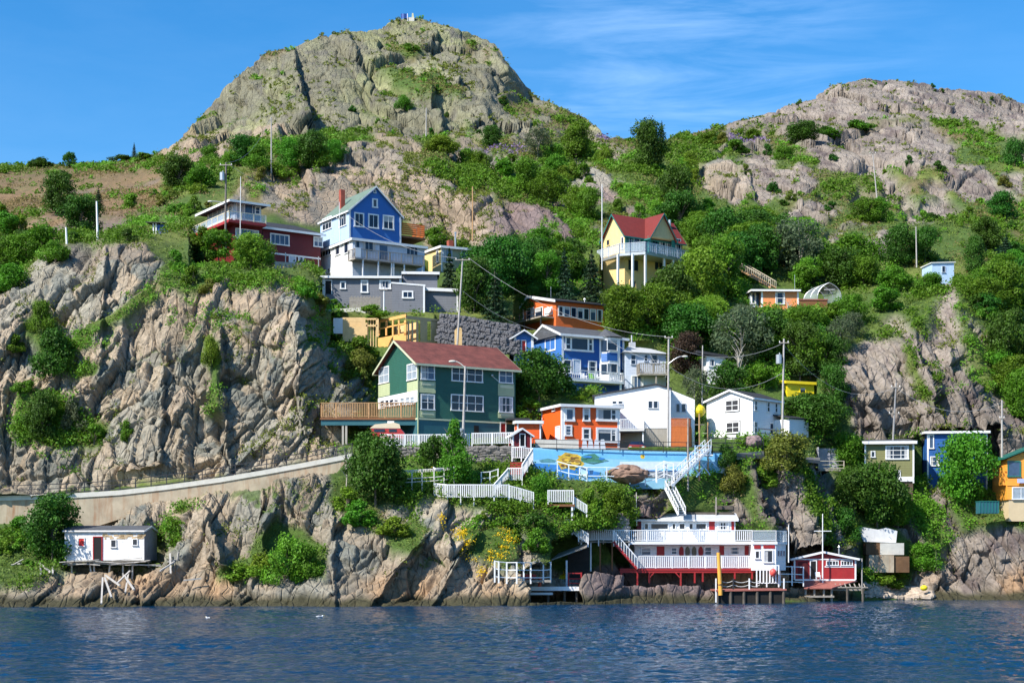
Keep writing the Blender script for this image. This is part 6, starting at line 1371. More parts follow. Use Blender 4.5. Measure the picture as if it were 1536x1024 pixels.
for x in (-1.6,-.6,.5,1.4,3.2,5.0): obj('pile', MB().cyl((x,-.5,-1.6),(x,-.5,P(1228,882,184).z-q.z),.13), mat('rotten_timber', (0,0,0)) if x > 2 else wood, dk)
b = MB()
for i in range(7): x = 2.0+i*.55; b.bar((x,-.3,.9),(x,.5,1.3),.1)
b.bar((1.8,-.3,.9),(5.6,-.3,.9),.14); obj('ladder', b, wood, dk)
wchair(1227, white, 'white chair on the slipway deck before the red boathouse', .85, fr=fr, y=-1.2, z=z0_+.02)
e = empty('flagpole', 'white flagpole with crossarm standing before the red boathouse', 'flagpole', P(1234,871,186)); zt = P(1234,770,186).z-P(1234,871,186).z
obj('pole', MB().cyl((0,0,-.3),(0,0,zt),.09,.05), white, e); zz = P(1234,796,186).z-P(1234,871,186).z; obj('crossarm', MB().bar((-1,0,zz),(1,0,zz),.09), white, e)
def pole_simple(label, px, yt, yb, Y, r=.07, mt=None, name='post', cat='post'):
    b0_ = P(px, yb, Y); o = obj(name, MB().cyl((0,0,-.5),(0,0,P(px,yt,Y).z-b0_.z),r,r*.8), mt or polem); o.location = b0_; return tag(o, label, cat)
pole_simple('thin grey mooring post right of the red boathouse', 1293, 837, 893, 187)
# abandoned shed
fr, e = house('abandoned_shed', 'derelict white clapboard shed with red window on collapsed timber wharf', 'shed', 97, 842, 172.2, -4)
Fc = Face(fr, 'front'); W = fr.front(216, 820)[0]; ze = fr.front(97, 796)[1]; z0_ = fr.front(97, 840)[1]; D = 4.6
obj('wall', MB().box(0, W, 0, D, z0_, ze), weather_w, e)
obj('end_wall', gable_wall(MB(), W, W+.06, 0, D, z0_, ze, ze+.55, 'x'), mat('shaded_end_boards', (.20,.20,.22), .85, .25, siding=.2), e)  # end wall turned from the sun, its shade put into darker boards
gable_roof(e, 0, W, 0, D, ze, ze+.5, 'x', .15, .08, roof_grey, weather_w)
for q, gm2 in (((117,806,127.5,819.5), mat('bright_red_board', (.70,.03,.02), .6, .05)), ((166,808.5,175,821), glass), ((198.5,807.5,207,818), glass)): win(e, Fc, *q, 1, 1, fm=weather_w, gm=gm2, trim=.09)
door(e, Fc, 141, 805.5, 152.5, 840, blackm, red_p)
b = MB(); rr = random.Random(2)
for i in range(34):
    x = 152+rr.random()*60; y = 799+rr.random()*7; Fc.panel(b, x, y, x+2+rr.random()*9, y+1+rr.random()*2.5, .0, .03)
obj('bare_board', b, mat('bare_tan_board', (.52,.38,.22), .8, .2), e)
b = MB(); Fc.panel(b, 97, 795.5, 216, 797.5, .0, .07); obj('eave_board', b, weather_w, e)
wf = empty('collapsed_wharf', 'tangle of collapsed silvery timbers under the derelict shed', 'wharf', P(150,848,170.5)); q = P(150,848,170.5)
dw = mat('silvery_driftwood', (.42,.40,.37), .85, .25, scale=3)
for i in range(20):
    x0 = 85+rr.random()*120; y0 = 840+rr.random()*7; L_ = 18+rr.random()*40; a_ = (rr.random()-.5)*.25
    obj('plank', MB().bar(P(x0,y0,170.5+rr.random()*1.5)-q, P(x0+L_,y0-L_*a_-1,170.5+rr.random()*1.5)-q, .16+.1*rr.random(), .08), dw, wf)
for x0,y0,x1,y1 in ((154,866,152,905),(157,866,167,895),(158,862,180,878),(194,850,188,888),(186,862,201,884),(175,875,195,856),(79,848,79,860),(80,849,130,841),(58,843,76,858),(60,845,61,862),(78,856,98,850),(222,825,223,850),(255,830,256,860),(268,828,266,842),(252,842,270,838),(275,870,302,867),(240,856,262,842)):
    obj('timber', MB().bar(near(x0,y0,.5)-q, near(x1,y1,.5)-q, .17, .15), dw, wf)
obj('platform', MB().box((P(95,843,171)-q).x, (P(218,843,171)-q).x, .6, 3.5, -.05+(P(95,842,171)-q).z, .05+(P(95,842,171)-q).z), wood, wf)
for k in range(6):
    xk = (P(104+k*17+rr.random()*12,843,171)-q).x; obj('prop', MB().bar((xk, 1.0, (P(95,842,171)-q).z), (xk+rr.uniform(-.5,.5), 1.2, -1.6), .16), dw, wf)
lg = empty('driftwood_log', 'bleached driftwood log on the left shore grass', 'log', P(15,852,171)); obj('trunk', MB().cyl((-1.4,0,.1),(1.2,.4,.5),.16,.12).cyl((.2,0,.3),(1.5,-.2,1.0),.08,.05), dw, lg)
lg2 = empty('driftwood_log', 'big grey log lying across the shore boulders right of derelict shed', 'log', P(405,882,168)); obj('trunk', MB().cyl((-2,0,.2),(2.2,.3,.5),.35,.28), wood, lg2); obj('stub', MB().cyl((1.4,.2,.5),(1.9,-.3,1.0),.12,.06), wood, lg2)
# buoys, gulls
e = empty('buoy', 'yellow float stranded on the pebble beach', 'buoy', P(1386,885,192.5)); obj('body', MB().ball((0,0,.3), .38, 1.2, 1, .9, 12, 8), yellow_v, e, smooth=True); obj('eyelet', MB().cyl((0,0,.6),(0,0,.8),.05), iron, e)
gullw = mat('gull_white', (.85,.85,.85), .6, .03); gullg = mat('gull_grey', (.35,.37,.40), .6, .05)
def gull(label, p, k=1.0, rz=0, float_=False):
    """one skinned surface: breast, neck, head and tail, with wings, bill and legs as parts"""
    e = empty('gull', label, 'gull', p, rz); me = bpy.data.meshes.new('body'); 
    co = [(-.26,0,.20),(-.1,0,.17),(.08,0,.18),(.17,0,.27),(.20,0,.33),(-.40,0,.22)]; rd_ = [(.06,.05),(.10,.10),(.10,.10),(.05,.05),(.058,.055),(.03,.015)]
    me.from_pydata([tuple(c*k*1.3 for c in v) for v in co], [(1,0),(1,2),(2,3),(3,4),(0,5)], []); o = obj('body', me, gullw, e)
    md = o.modifiers.new('skin', 'SKIN'); o.modifiers.new('sub', 'SUBSURF').levels = 1
    for sv, r in zip(o.data.skin_vertices[0].data, rd_): sv.radius = (r[0]*k*1.3, r[1]*k*1.3)
    o.data.skin_vertices[0].data[1].use_root = True
    for s_ in (-1, 1): obj('wing', MB().ball((-.14*k, s_*.12*k, .27*k), .2*k, 1.5, .25, .5, 8, 6), gullg, e, smooth=True)
    obj('beak', MB().cyl((.32*k,0,.43*k),(.44*k,0,.40*k),.03*k,.008*k,n=6), yellow_v, e)
    if not float_:
        for s_ in (-.04, .04): obj('leg', MB().cyl((0,s_*k,0),(0,s_*k,.12*k),.015*k,n=5), yellow_v, e)
    return e
gull('white gull perched on the pale wooden fence rail', P(655,709,178.2)+V((0,0,.02)), 1.5, .3+PI)
gull('white gull floating on the water, the right one of two', P(481,926,H0*F/(926-HY))-V((0,0,.12)), .8, .4, True)
gull('white gull floating on the water, the left one of two', P(311,927,H0*F/(927-HY))-V((0,0,.12)), .65, 2.4, True)
# flag and marker on the summit
gp_ = ground(612, 30)
e = empty('summit_flag', 'small blue flag on a short pole at the very top of the peak', 'flag', gp_); obj('pole', MB().cyl((0,0,-1),(0,0,1.9),.08), white, e); b = MB()
n_ = 8; vs = [V((-i*.22, .12*math.sin(i*1.1), z)) for i in range(n_+1) for z in (.7, 1.9)]; b.poly(vs, [(2*i, 2*i+2, 2*i+3, 2*i+1) for i in range(n_)]); obj('flag_cloth', b, car_blue, e)
gp_ = ground(617, 29)
e = empty('summit_marker', 'pale stone marker beside the flag on the peak', 'marker', gp_); obj('plinth', MB().box(-1,.7,-.5,.5,-1,.5), coping_m, e); obj('pillar', MB().prism([(.0,-.3,.503),(.6,-.3,.503),(.45,-.3,1.7),(.1,-.3,1.7)], (0,.6,0)), mat('lichen_stone', (.5,.52,.35), .8, .1), e)
# parked pick-up and tarpaulin shelter on the cliff top left
g_ = ground(237, 349)
e = empty('tarpaulin_shelter', 'blue tarpaulin shelter with dark tilted roof on the cliff top', 'shelter', P(228,350,232.5))
obj('roof', MB().prism([(-.9,-.2,1.55),(2.0,-.2,1.45),(2.3,2.6,1.6),(-.6,2.6,1.7)], (0,0,.12)), roof_dark, e); obj('tarpaulin', MB().prism([(.6,.3,0),(2.9,.3,0),(2.7,.3,.7),(2.1,.3,1.3),(.7,.3,1.35)], (0,2.2,0)), car_blue, e)
for x in (.05, .45): obj('post', MB().box(x,x+.18,.2,.4,-.3,1.5), white, e)
# clutter before the orange house
fr, e = house('roadside_wall', 'low pale concrete wall between the orange house and road railing', 'wall', 803, 674, 188.8, 3)
obj('wall', MB().box(0, fr.front(868,670)[0], 0, .3, -.4, fr.front(803,658.5)[1]), coping_m, e)
for k, (px, lab) in enumerate(((877,'leftmost pale barrier block before the orange house'),(886,'second pale barrier block before the orange house'),(895,'third pale barrier block before the orange house'),(904,'rightmost pale barrier block before the orange house'))):
    o = obj('barrier_block', MB().prism([(-.36,0,-.1),(.36,0,-.1),(.30,0,.3),(.18,0,1.05),(-.18,0,1.05),(-.30,0,.3)], (0,.8,0)), mat('pale_blue_grey_concrete', (.52,.56,.62), .7, .1)); o.location = P(px,672,188.9); tag(o, lab, 'barrier', 'barrier blocks before the orange house')
# pebble beach (nobody could count it)
rr = random.Random(9); b = MB()
for i in range(1500):
    px = 1298+rr.random()*100; f_ = rr.random(); py = 897-f_*(24 if px < 1350 else 24-(px-1350)*.35)
    g = ground(px, py); r_ = .08+rr.random()**3*.4; b.ball(g+V((0,0,r_*.3)), r_, 1+rr.random()*.5, 1+rr.random()*.4, .6, 5, 3)
o = obj('pebbles', b, mat('pale_pebbles', (.42,.35,.28), .85, .5, scale=1.5)); tag(o, 'pale pebbles of the small beach', 'pebbles', None, 'stuff')
# ================================================================ POLES AND WIRES
TOPS = {}
def utility_pole(key, label, xt, yt, xb, yb, Y, r=.15, arm=None, box=None, lamp=None, mt=None, name='utility_pole', cat='utility pole'):
    B = P(xb, yb, Y); T = P(xt, yt, Y)-B; e = empty(name, label, cat, B); TOPS[key] = P(xt, yt, Y)
    obj('pole', MB().cyl((0,0,-1), T, r, r*.7, n=10), mt or polem, e)
    if arm:
        for dz, w in arm:
            c = T*(1-dz); a_ = obj('crossarm', MB().bar(c-V((w,.1,0)), c+V((w,-.1,0)), .1, .12), wood, e)
            for s_ in (-w*.85, w*.85): obj('insulator', MB().cyl(c+V((s_,0,.06)), c+V((s_,0,.26)), .06, .04, n=6), white, a_)
    if box:
        dz, s_, c_ = box; c = T*(1-dz)+V((s_,-.1,0)); o = obj('transformer', MB().cyl(c-V((0,0,.55)), c+V((0,0,.55)), .34, n=12).cyl(c+V((.1,0,.55)), c+V((.1,0,.8)), .06), c_, e)
    if lamp:
        dz, L_, up = lamp; c = T*(1-dz); pts = [c+V((L_*t_, -.2, up*math.sin(t_*PI/2))) for t_ in (0,.2,.4,.6,.8,1)]; o = obj('lamp_arm', MB().tube(pts, .06), metal, e)
        h = pts[-1]; obj('lamp_head', MB().ball(h+V((math.copysign(.25, L_),0,-.03)), .3, 1.3, .6, .45, 10, 6), coping_m, o, smooth=True)
    return e
utility_pole('A', 'dark utility pole with grey transformer beside the red house', 339, 244, 338, 375, 226, .17, [(.03,.9)], (.16,-.5, metal), (.47,-1.9,.3), pole_dk)
utility_pole('B', 'thin white mast in front of the red house glazed room', 361, 265, 360, 375, 226, .06, mt=white, name='mast', cat='mast')
utility_pole('C', 'tall bare pole on the ridge of trees below the peak', 407, 176, 407, 254, 282, .14)
utility_pole('D', 'bare pole on the rocks under the middle of the peak', 639.5, 162, 639, 207, 330, .14)
utility_pole('E', 'bare brown pole against rock right of the blue gable house', 709, 280, 709, 352, 262, .14, mt=wood_tan)
utility_pole('F', 'leaning pale pole rising from the plywood box', 694, 388, 685, 520, 209, .14, [(.015,1.0)])
utility_pole('G', 'tall grey pole with side lamp before the large white house', 1003, 505, 1002, 668, 191.5, .15, [(.01,.5)], None, (.25,1.7,.9))
utility_pole('H', 'tall pole with grey drum transformer before second white house', 1176, 508, 1173, 662, 193.5, .15, [(.04,.6)], (.2,-.6, metal))
utility_pole('I', 'slim white pole left of the yellow house', 903, 276, 903, 395, 250, .09, mt=white)
utility_pole('J', 'white lamp pole on the green slope of the right hill', 1309, 229, 1316, 296, 300, .13, [(.02,.6)])
utility_pole('K', 'short grey pole in bushes above the right cliff', 1374, 340, 1375, 392, 258, .12)
utility_pole('L', 'pole with double arm against the pink cliff right', 1344, 574, 1339, 658, 205, .13, [(.08,.6),(.55,.7)])
utility_pole('M', 'grey pole right of the royal blue house', 1503, 600, 1503, 690, 201, .14, [(.3,.3)])
utility_pole('N', 'thin grey pole in trees between pale house and white cottage', 1054, 518, 1053, 600, 205, .1)
utility_pole('O', 'short white post left of the cliff top, the taller one', 145, 302, 147, 360, 222, .17, mt=white, name='marker_post', cat='post')
utility_pole('Q', 'short white post left of the cliff top, the lower one', 99, 341, 101, 372, 218, .17, mt=white, name='marker_post', cat='post')
utility_pole('R', 'thin white mast on the roof ridge of grey house', 576, 430, 576, 468, 220.5, .11, [(.12,.5)], mt=white, name='mast', cat='mast')
utility_pole('S', 'slim white mast beside the blue gable house', 509, 303, 510, 358, 233, .06, [(.45,.5)], mt=white, name='mast', cat='mast')
utility_pole('T', 'thin steel mast above the orange cottage', 1192, 412, 1192, 436, 240.5, .04, mt=metal, name='mast', cat='mast')
utility_pole('U', 'white garden mast with two arms below the greenhouse', 1274, 458, 1274, 492, 232, .05, mt=white, name='mast', cat='mast')
utility_pole('W', 'thin white garden mast left of the two-armed one', 1247, 453, 1247, 492, 232, .04, mt=white, name='mast', cat='mast')
utility_pole('X', 'thin pale pole behind the white boathouse stairs', 954.5, 738, 955, 775, 182.5, .05, mt=coping_m, name='mast', cat='mast')
utility_pole('Y', 'slender white pole by the right end of boathouse terrace', 1183, 787, 1183, 830, 182, .07, mt=white, name='mast', cat='mast')
pole_simple('leaning white prop post above the right gully', 1213, 681, 703, 199, .07, white)
pole_simple('dark mooring stake beside the pale wooden fence', 600, 722, 752, 179, .07, pole_dk)
# street lamp before the green house
B = P(694, 664, 186.3); e = empty('street_lamp', 'curved arm street lamp on a wooden pole before the green house', 'street lamp', B); T = P(698, 549, 186.3)-B
obj('pole', MB().cyl((0,0,-1), T, .17, .12, n=10), polem, e); pts = [T+V((-1.1*t_-.1, 0, .65*math.sin(t_*PI/2)-.1)) for t_ in (0,.2,.4,.6,.8,1)]; o = obj('lamp_arm', MB().tube(pts, .06), coping_m, e); obj('lamp_head', MB().ball(pts[-1]+V((-.3,0,0)), .3, 1.5, .6, .5, 10, 6), coping_m, o, smooth=True)
obj('meter_box', MB().box(-.35,0,-.3,-.1,.9,1.7), metal, e)
def wire(label, A, B, sag, r=.022, k=12):
    A, B = V(A), V(B); pts = [A.lerp(B, i/k)-A-V((0,0,sag*4*(i/k)*(1-i/k))) for i in range(k+1)]; o = obj('overhead_wire', MB().tube(pts, r, 4), wire_m); o.location = A; return tag(o, label, 'wire')
t_ = TOPS
wire('upper overhead wire from the leaning pole to the tall lamp pole', t_['F']+V((.8,0,.1)), t_['G']+V((-.3,0,0)), 2.2)
wire('lower overhead wire from the leaning pole toward the blue house', t_['F']-V((0,0,4.2)), P(838,500,212), 1.2)
wire('third overhead wire from the leaning pole to the blue porch', t_['F']-V((0,0,6.5)), P(770,500,213), .6)
wire('wire from the dark transformer pole over red house roof', t_['A']-V((-.5,0,.3)), t_['S']+V((0,0,0)), 1.5)
wire('wire from the blue gable house mast to the leaning pole', t_['S']-V((0,0,1)), t_['F']+V((-.8,0,.1)), 1.5)
wire('service wire from dark transformer pole to ridge pole', t_['A'], t_['C'], 2.0, .02)
wire('wire from tall lamp pole to drum transformer pole', t_['G']-V((0,0,1)), t_['H']-V((0,0,.5)), 1.6)
wire('slack lower wire from tall lamp pole to drum transformer pole', t_['G']-V((0,0,3.5)), t_['H']-V((0,0,4)), 2.4)
wire('wire from drum transformer pole to the pink cliff pole', t_['H']-V((0,0,.8)), t_['L']-V((0,0,.5)), 3)
wire('wire from the pink cliff pole to the grey right pole', t_['L']-V((0,0,.6)), t_['M']-V((0,0,.3)), 2)
wire('service wire from tall lamp pole to the blue bay house', t_['G']-V((0,0,3)), P(905,503,211), .8)
wire('second service wire from tall lamp pole to pale blue house', t_['G']-V((0,0,4)), P(975,531,215), .6)
# ================================================================ TREES, BUSHES, GROUND COVER
def leaf_mat(name, col, tr=.35):
    m = bpy.data.materials.new(name); t = nt(m); L = t.links.new; out = node(t, 'ShaderNodeOutputMaterial')
    oi = node(t, 'ShaderNodeObjectInfo'); tc = node(t, 'ShaderNodeTexCoord'); n = node(t, 'ShaderNodeTexNoise', Scale=4.0, Detail=4.0); L(tc.outputs['Object'], n.inputs['Vector'])
    hs = node(t, 'ShaderNodeHueSaturation'); hs.inputs['Color'].default_value = (*col, 1)
    r1 = node(t, 'ShaderNodeMapRange'); r1.inputs[3].default_value = .475; r1.inputs[4].default_value = .525; L(oi.outputs['Random'], r1.inputs[0]); L(r1.outputs[0], hs.inputs['Hue'])
    a = node(t, 'ShaderNodeMath', operation='MULTIPLY_ADD'); L(n.outputs['Fac'], a.inputs[0]); a.inputs[1].default_value = 2.3; a.inputs[2].default_value = -.2
    b_ = node(t, 'ShaderNodeMath', operation='MULTIPLY_ADD'); L(oi.outputs['Random'], b_.inputs[0]); b_.inputs[1].default_value = .35; L(a.outputs[0], b_.inputs[2]); L(b_.outputs[0], hs.inputs['Value'])
    d = node(t, 'ShaderNodeBsdfPrincipled'); d.inputs['Roughness'].default_value = .6; d.inputs['Specular IOR Level'].default_value = .25; L(hs.outputs[0], d.inputs['Base Color'])
    tl = node(t, 'ShaderNodeBsdfTranslucent'); L(hs.outputs[0], tl.inputs['Color']); ms = node(t, 'ShaderNodeMixShader'); ms.inputs[0].default_value = tr
    L(d.outputs[0], ms.inputs[1]); L(tl.outputs[0], ms.inputs[2]); L(ms.outputs[0], out.inputs[0]); return m
LM = dict(mid=leaf_mat('mid_green_leaves', (.078,.185,.010)), dark=leaf_mat('dark_green_leaves', (.036,.105,.008), .25), bright=leaf_mat('bright_green_leaves', (.125,.24,.016)),
          grey=leaf_mat('grey_green_leaves', (.085,.115,.055)), olive=leaf_mat('yellow_green_leaves', (.14,.17,.025)), needle=leaf_mat('spruce_needles', (.020,.055,.022), .1), rust=leaf_mat('copper_leaves', (.055,.035,.022)))
bark = mat('tree_bark', (.14,.115,.09), .9, .3, scale=4); bark_p = mat('pale_bark', (.38,.35,.30), .9, .2, scale=4)
def quads(c, nrm, size, name, rs, asp=.62):
    """leaf quads at c facing nrm"""
    n = len(c); r = rs.normal(size=(n, 3)); u = np.cross(nrm, r); u /= np.linalg.norm(u, axis=1, keepdims=True)+1e-9; v = np.cross(nrm, u)
    s_ = (size*(0.6+0.8*rs.random(n)))[:, None]; v = v*asp
    P4 = np.stack([c-u*s_, c-v*s_, c+u*s_, c+v*s_+nrm*s_*.25], 1).reshape(-1, 3).astype(np.float32)
    me = bpy.data.meshes.new(name); me.vertices.add(4*n); me.vertices.foreach_set('co', P4.ravel()); me.loops.add(4*n); me.loops.foreach_set('vertex_index', np.arange(4*n, dtype=np.int32))
    me.polygons.add(n); me.polygons.foreach_set('loop_start', np.arange(0, 4*n, 4, dtype=np.int32)); me.polygons.foreach_set('loop_total', np.full(n, 4, np.int32)); me.update(calc_edges=True); return me
def unit(v): return v/(np.linalg.norm(v, axis=1, keepdims=True)+1e-9)
def crown(seed, n, leaf, shape='round', lobes=26):
    rs = np.random.default_rng(seed); L_ = []
    for k in range(lobes):
        z = rs.random(); a = rs.random()*2*PI
        if shape == 'round': R = .43*math.sqrt(max(0, 1-(1.7*z-.75)**2))*(.35+.7*rs.random()); zz = .16+z*.74; r = .075+.13*rs.random()**1.5
        elif shape == 'bush': R = .48*math.sqrt(max(0, 1-z**1.2))*(.35+.75*rs.random()); zz = .06+z*.72; r = .09+.13*rs.random()
        elif shape == 'cone': R = .36*(1-z)**.8*(.55+.45*rs.random()); zz = .10+z*.80; r = .07+.10*(1-z)
        else: R = .45*math.sqrt(max(0, 1-(2*z-1)**2))*rs.random()**.5; zz = .2+z*.7; r = .10+.07*rs.random()
        L_.append((R*math.cos(a), R*math.sin(a), zz, r))
    L_ = np.array(L_); w = L_[:, 3]**2; k = rs.choice(lobes, n, p=w/w.sum()); d = unit(rs.normal(size=(n, 3))); rad_ = L_[k, 3]*(1-.35*rs.random(n)**2+.5*rs.random(n)**4)
    c = L_[k, :3]+d*rad_[:, None]*np.array([1, 1, .8]); nn = unit(d+.7*rs.normal(size=(n, 3))+np.array([0, 0, .35])); return quads(c, nn, np.full(n, leaf), 'crown', rs)
def spruce_crown(seed, n, leaf):
    rs = np.random.default_rng(seed); z = rs.random(n)**1.25; tier = np.round(z*13)/13; th = rs.random(n)*2*PI
    arm = np.round(th/(2*PI/9)+tier*40)*(2*PI/9)-tier*40; th = arm+rs.normal(size=n)*.16
    R = .44*(1-tier)**.9*(.85+.3*np.sin(th*5+tier*30))*rs.random(n)**.6; zz = .06+tier*.92-R*.28+rs.normal(size=n)*.010; zz = np.clip(zz, .02, 1)
    c = np.stack([R*np.cos(th), R*np.sin(th), zz], 1); nn = unit(np.stack([np.cos(th)*.4, np.sin(th)*.4, np.ones(n)], 1)+.5*rs.normal(size=(n, 3))); return quads(c, nn, np.full(n, leaf), 'crown', rs, .4)
def trunk(seed, h=.55, r=.022, limbs=7, spread=.3):
    rr = random.Random(seed); b = MB(); pts = [V((0,0,-.06))]; x = y = 0
    for i in range(1, 6): x += (rr.random()-.5)*.03; y += (rr.random()-.5)*.03; pts.append(V((x, y, h*i/5)))
    for i in range(5): b.cyl(pts[i], pts[i+1], r*(1-.14*i), r*(1-.14*(i+1)), n=7, cap=False)
    for k in range(limbs):
        p = pts[2+k % 3]+V((0,0,.02*k)); a = rr.random()*6.28; q = p+V((math.cos(a)*spread*(.6+.5*rr.random()), math.sin(a)*spread*(.6+.5*rr.random()), .18+.22*rr.random())); m_ = p.lerp(q, .5)+V((0,0,.04))
        b.cyl(p, m_, r*.5, r*.3, n=5, cap=False); b.cyl(m_, q, r*.3, r*.1, n=5, cap=False)
    return b.mesh('trunk')
TR = [trunk(s_) for s_ in (1,2,3)]; TRS = [trunk(5, .95, .018, 0)]; TRB = [trunk(8, .3, .03, 8, .28)]
BIG = [crown(s_, 9500, .021, 'round', 52) for s_ in (11,12,13)]; MID = [crown(s_, 4200, .033, 'round', 34) for s_ in (21,22,23)]; SML = [crown(s_, 1500, .055, 'round', 20) for s_ in (31,32)]
BB = [crown(s_, 6500, .026, 'bush', 28) for s_ in (41,42,43)]; BM = [crown(s_, 2600, .042, 'bush', 16) for s_ in (51,52,53)]; BS = [crown(s_, 900, .075, 'bush', 9) for s_ in (61,62)]
CN = [crown(71, 9000, .019, 'cone', 42)]; SP = [spruce_crown(s_, 6500, .024) for s_ in (81,82)]; SPS = [spruce_crown(83, 1800, .045)]; OP = [crown(s_, 3600, .022, 'open', 30) for s_ in (91,92)]
for me in BIG+MID+SML+BB+BM+BS+CN+SP+SPS+OP: me.materials.append(LM['mid'])
for me in TR+TRS+TRB: me.materials.append(bark)
PLANTS = []   # (name, cat, shape, tone, px, py base, h px, w px)
def plant(shape, tone, px, py, h, w, Y=None): PLANTS.append((shape, tone, px, py, h, w, Y))
# --- seen one by one in the photograph
for q in [
 ('bush','dark',62,252,17,34),('bush','dark',46,252,12,20),('tree','dark',104,253,24,20),('bush','dark',120,252,10,16),('bush','dark',190,243,14,44),('spruce','dark',202,240,26,14),('bush','mid',215,246,16,40),('bush','dark',155,248,8,16),
 ('tree','dark',98,270,16,18),('tree','dark',88,325,66,52),('tree','dark',122,350,62,62),('spruce','dark',148,318,34,28),('tree','mid',12,355,38,46),('tree','mid',62,378,44,52),('tree','mid',28,402,52,60),('tree','dark',6,408,52,60),('bush','mid',80,392,40,50),('bush','mid',18,436,46,62),('bush','bright',198,315,26,32),
 ('tree','dark',268,288,56,54),('tree','mid',300,285,36,44),('bush','mid',315,244,30,28),('tree','dark',364,252,46,54),('bush','mid',388,258,40,42),('bush','bright',345,256,30,30),('tree','mid',438,252,48,42),('tree','dark',468,252,58,56),('tree','mid',500,240,36,38),('bush','bright',480,250,34,44),('bush','bright',420,256,28,36),
 ('bush','dark',290,392,40,34),('bush','mid',262,402,30,30),('tree','mid',328,388,46,48,226),('bush','mid',304,366,30,34,226),('tree','bright',377,408,56,60),('bush','mid',288,428,32,34),('bush','olive',315,432,24,30),
 ('bush','mid',62,500,54,38),('bush','dark',80,560,76,64),('bush','mid',20,515,26,28),('bush','mid',35,588,28,30),('tree','dark',64,662,80,58),('bush','grey',112,642,56,36),('bush','mid',140,664,34,42),('bush','bright',315,556,60,28),('bush','mid',186,656,34,22),('bush','mid',100,535,34,30),
 ('tree','dark',80,842,104,90),('bush','mid',30,800,30,36),('bush','bright',430,868,78,62),('bush','bright',370,862,32,54),('bush','mid',460,866,56,48),('bush','bright',398,850,36,44),
 ('tree','dark',562,758,112,92),('cone','mid',682,732,104,78),('tree','dark',650,708,54,44),('bush','bright',520,760,36,40),('bush','olive',545,560,44,48),('bush','mid',536,534,34,50),('bush','mid',503,520,24,30),('tree','mid',596,520,36,36),('bush','olive',480,470,34,36),('bush','mid',455,440,28,36),('bush','mid',500,478,22,30),('bush','bright',556,476,22,46,217),('bush','bright',504,461,16,26,222),
 ('spruce','dark',674,468,92,52),('tree','dark',712,470,86,60),('tree','dark',752,448,96,74),('tree','dark',782,432,70,60),('spruce','dark',742,486,80,60),('tree','mid',690,400,40,40),('bush','mid',652,368,30,38),('tree','mid',820,440,64,50),('spruce','dark',846,448,74,44),('spruce','dark',888,462,84,62),('tree','dark',800,470,50,50),('tree','dark',770,408,60,50),('bush','bright',835,380,30,30),('tree','mid',855,420,46,40),
 ('tree','dark',806,606,80,88),('tree','dark',838,606,46,50,206),('bush','bright',872,603,30,54,206),('bush','mid',795,628,34,44),
 ('tree','mid',936,500,74,74),('tree','mid',985,500,72,76),('tree','dark',1010,480,88,80),('tree','bright',1050,470,96,84),('tree','dark',1030,530,74,84),('tree','mid',1086,450,96,76),('tree','dark',1110,420,72,70),('tree','dark',1140,412,76,60),('grey','grey',1200,418,90,84),('tree','dark',1262,432,64,70),('tree','mid',1254,492,34,50),('bush','bright',1222,497,34,54),('tree','mid',1275,492,50,56),
 ('grey','grey',1112,560,90,90),('tree','dark',1160,548,78,72),('tree','dark',1200,566,84,70),('tree','dark',1228,655,66,80),('tree','dark',1200,640,50,60),('tree','dark',1250,612,70,50),('tree','dark',1092,600,60,60),('grey','grey',1042,612,64,40),('tree','rust',1030,566,66,56),('tree','mid',1160,503,38,80),('tree','mid',1185,520,50,60),('tree','dark',1240,560,60,60),
 ('tree','dark',972,258,74,62),('spruce','dark',993,216,34,18),('tree','dark',1014,318,70,60),('tree','dark',1020,352,66,64),('tree','mid',1048,372,50,50),('tree','dark',1084,384,70,70),('tree','dark',1128,376,64,74),('tree','mid',1060,410,60,60),
 ('tree','mid',864,238,54,50),('grey','grey',806,238,46,42),('tree','dark',738,218,34,34),('bush','bright',660,234,32,48),('bush','mid',702,240,34,38),('bush','mid',722,248,30,36),('tree','mid',790,284,48,52),('tree','mid',828,302,52,58),('tree','bright',866,322,44,46),('tree','mid',884,330,52,48),('bush','mid',760,262,24,44),('bush','mid',605,168,28,26),('bush','mid',618,76,16,22),
 ('tree','dark',1205,218,34,54),('bush','mid',1066,216,22,34),('bush','mid',1100,232,22,40),('bush','mid',1130,212,16,30),('bush','mid',1240,208,18,40),('bush','mid',1290,196,18,36),('bush','mid',1175,240,24,36),
 ('tree','mid',1300,332,38,50),('tree','dark',1350,396,62,58),('tree','dark',1388,392,56,56),('tree','dark',1480,370,50,48),('bush','mid',1320,334,40,34),('tree','dark',1500,330,40,44),('bush','dark',1522,246,46,36),('tree','dark',1462,412,60,34),('tree','mid',1500,470,80,80),('tree','dark',1530,460,70,60),('tree','mid',1476,450,52,50),('tree','dark',1512,560,96,74),('tree','mid',1532,630,80,56),('bush','mid',1395,440,34,44),('bush','mid',1340,440,40,54),('tree','mid',1330,470,36,50),
 ('tree','mid',1452,756,112,90),('tree','dark',1318,790,100,84),('tree','dark',1284,770,74,66),('tree','mid',1346,792,60,48),('tree','mid',1272,706,60,56),('bush','olive',1172,712,64,72),('bush','bright',1150,722,36,40),('bush','mid',924,774,50,54),('bush','bright',884,764,34,30),('bush','mid',1300,872,26,40),('bush','dark',1278,806,50,44),('bush','mid',812,758,52,34),('bush','dark',800,790,36,46),('bush','mid',806,824,36,40),('bush','mid',1382,850,44,54),('bush','mid',1346,874,30,50),('bush','bright',1322,872,26,40),('bush','olive',1100,744,50,44),('bush','dark',1088,712,50,34),('grey','grey',1336,720,70,56),
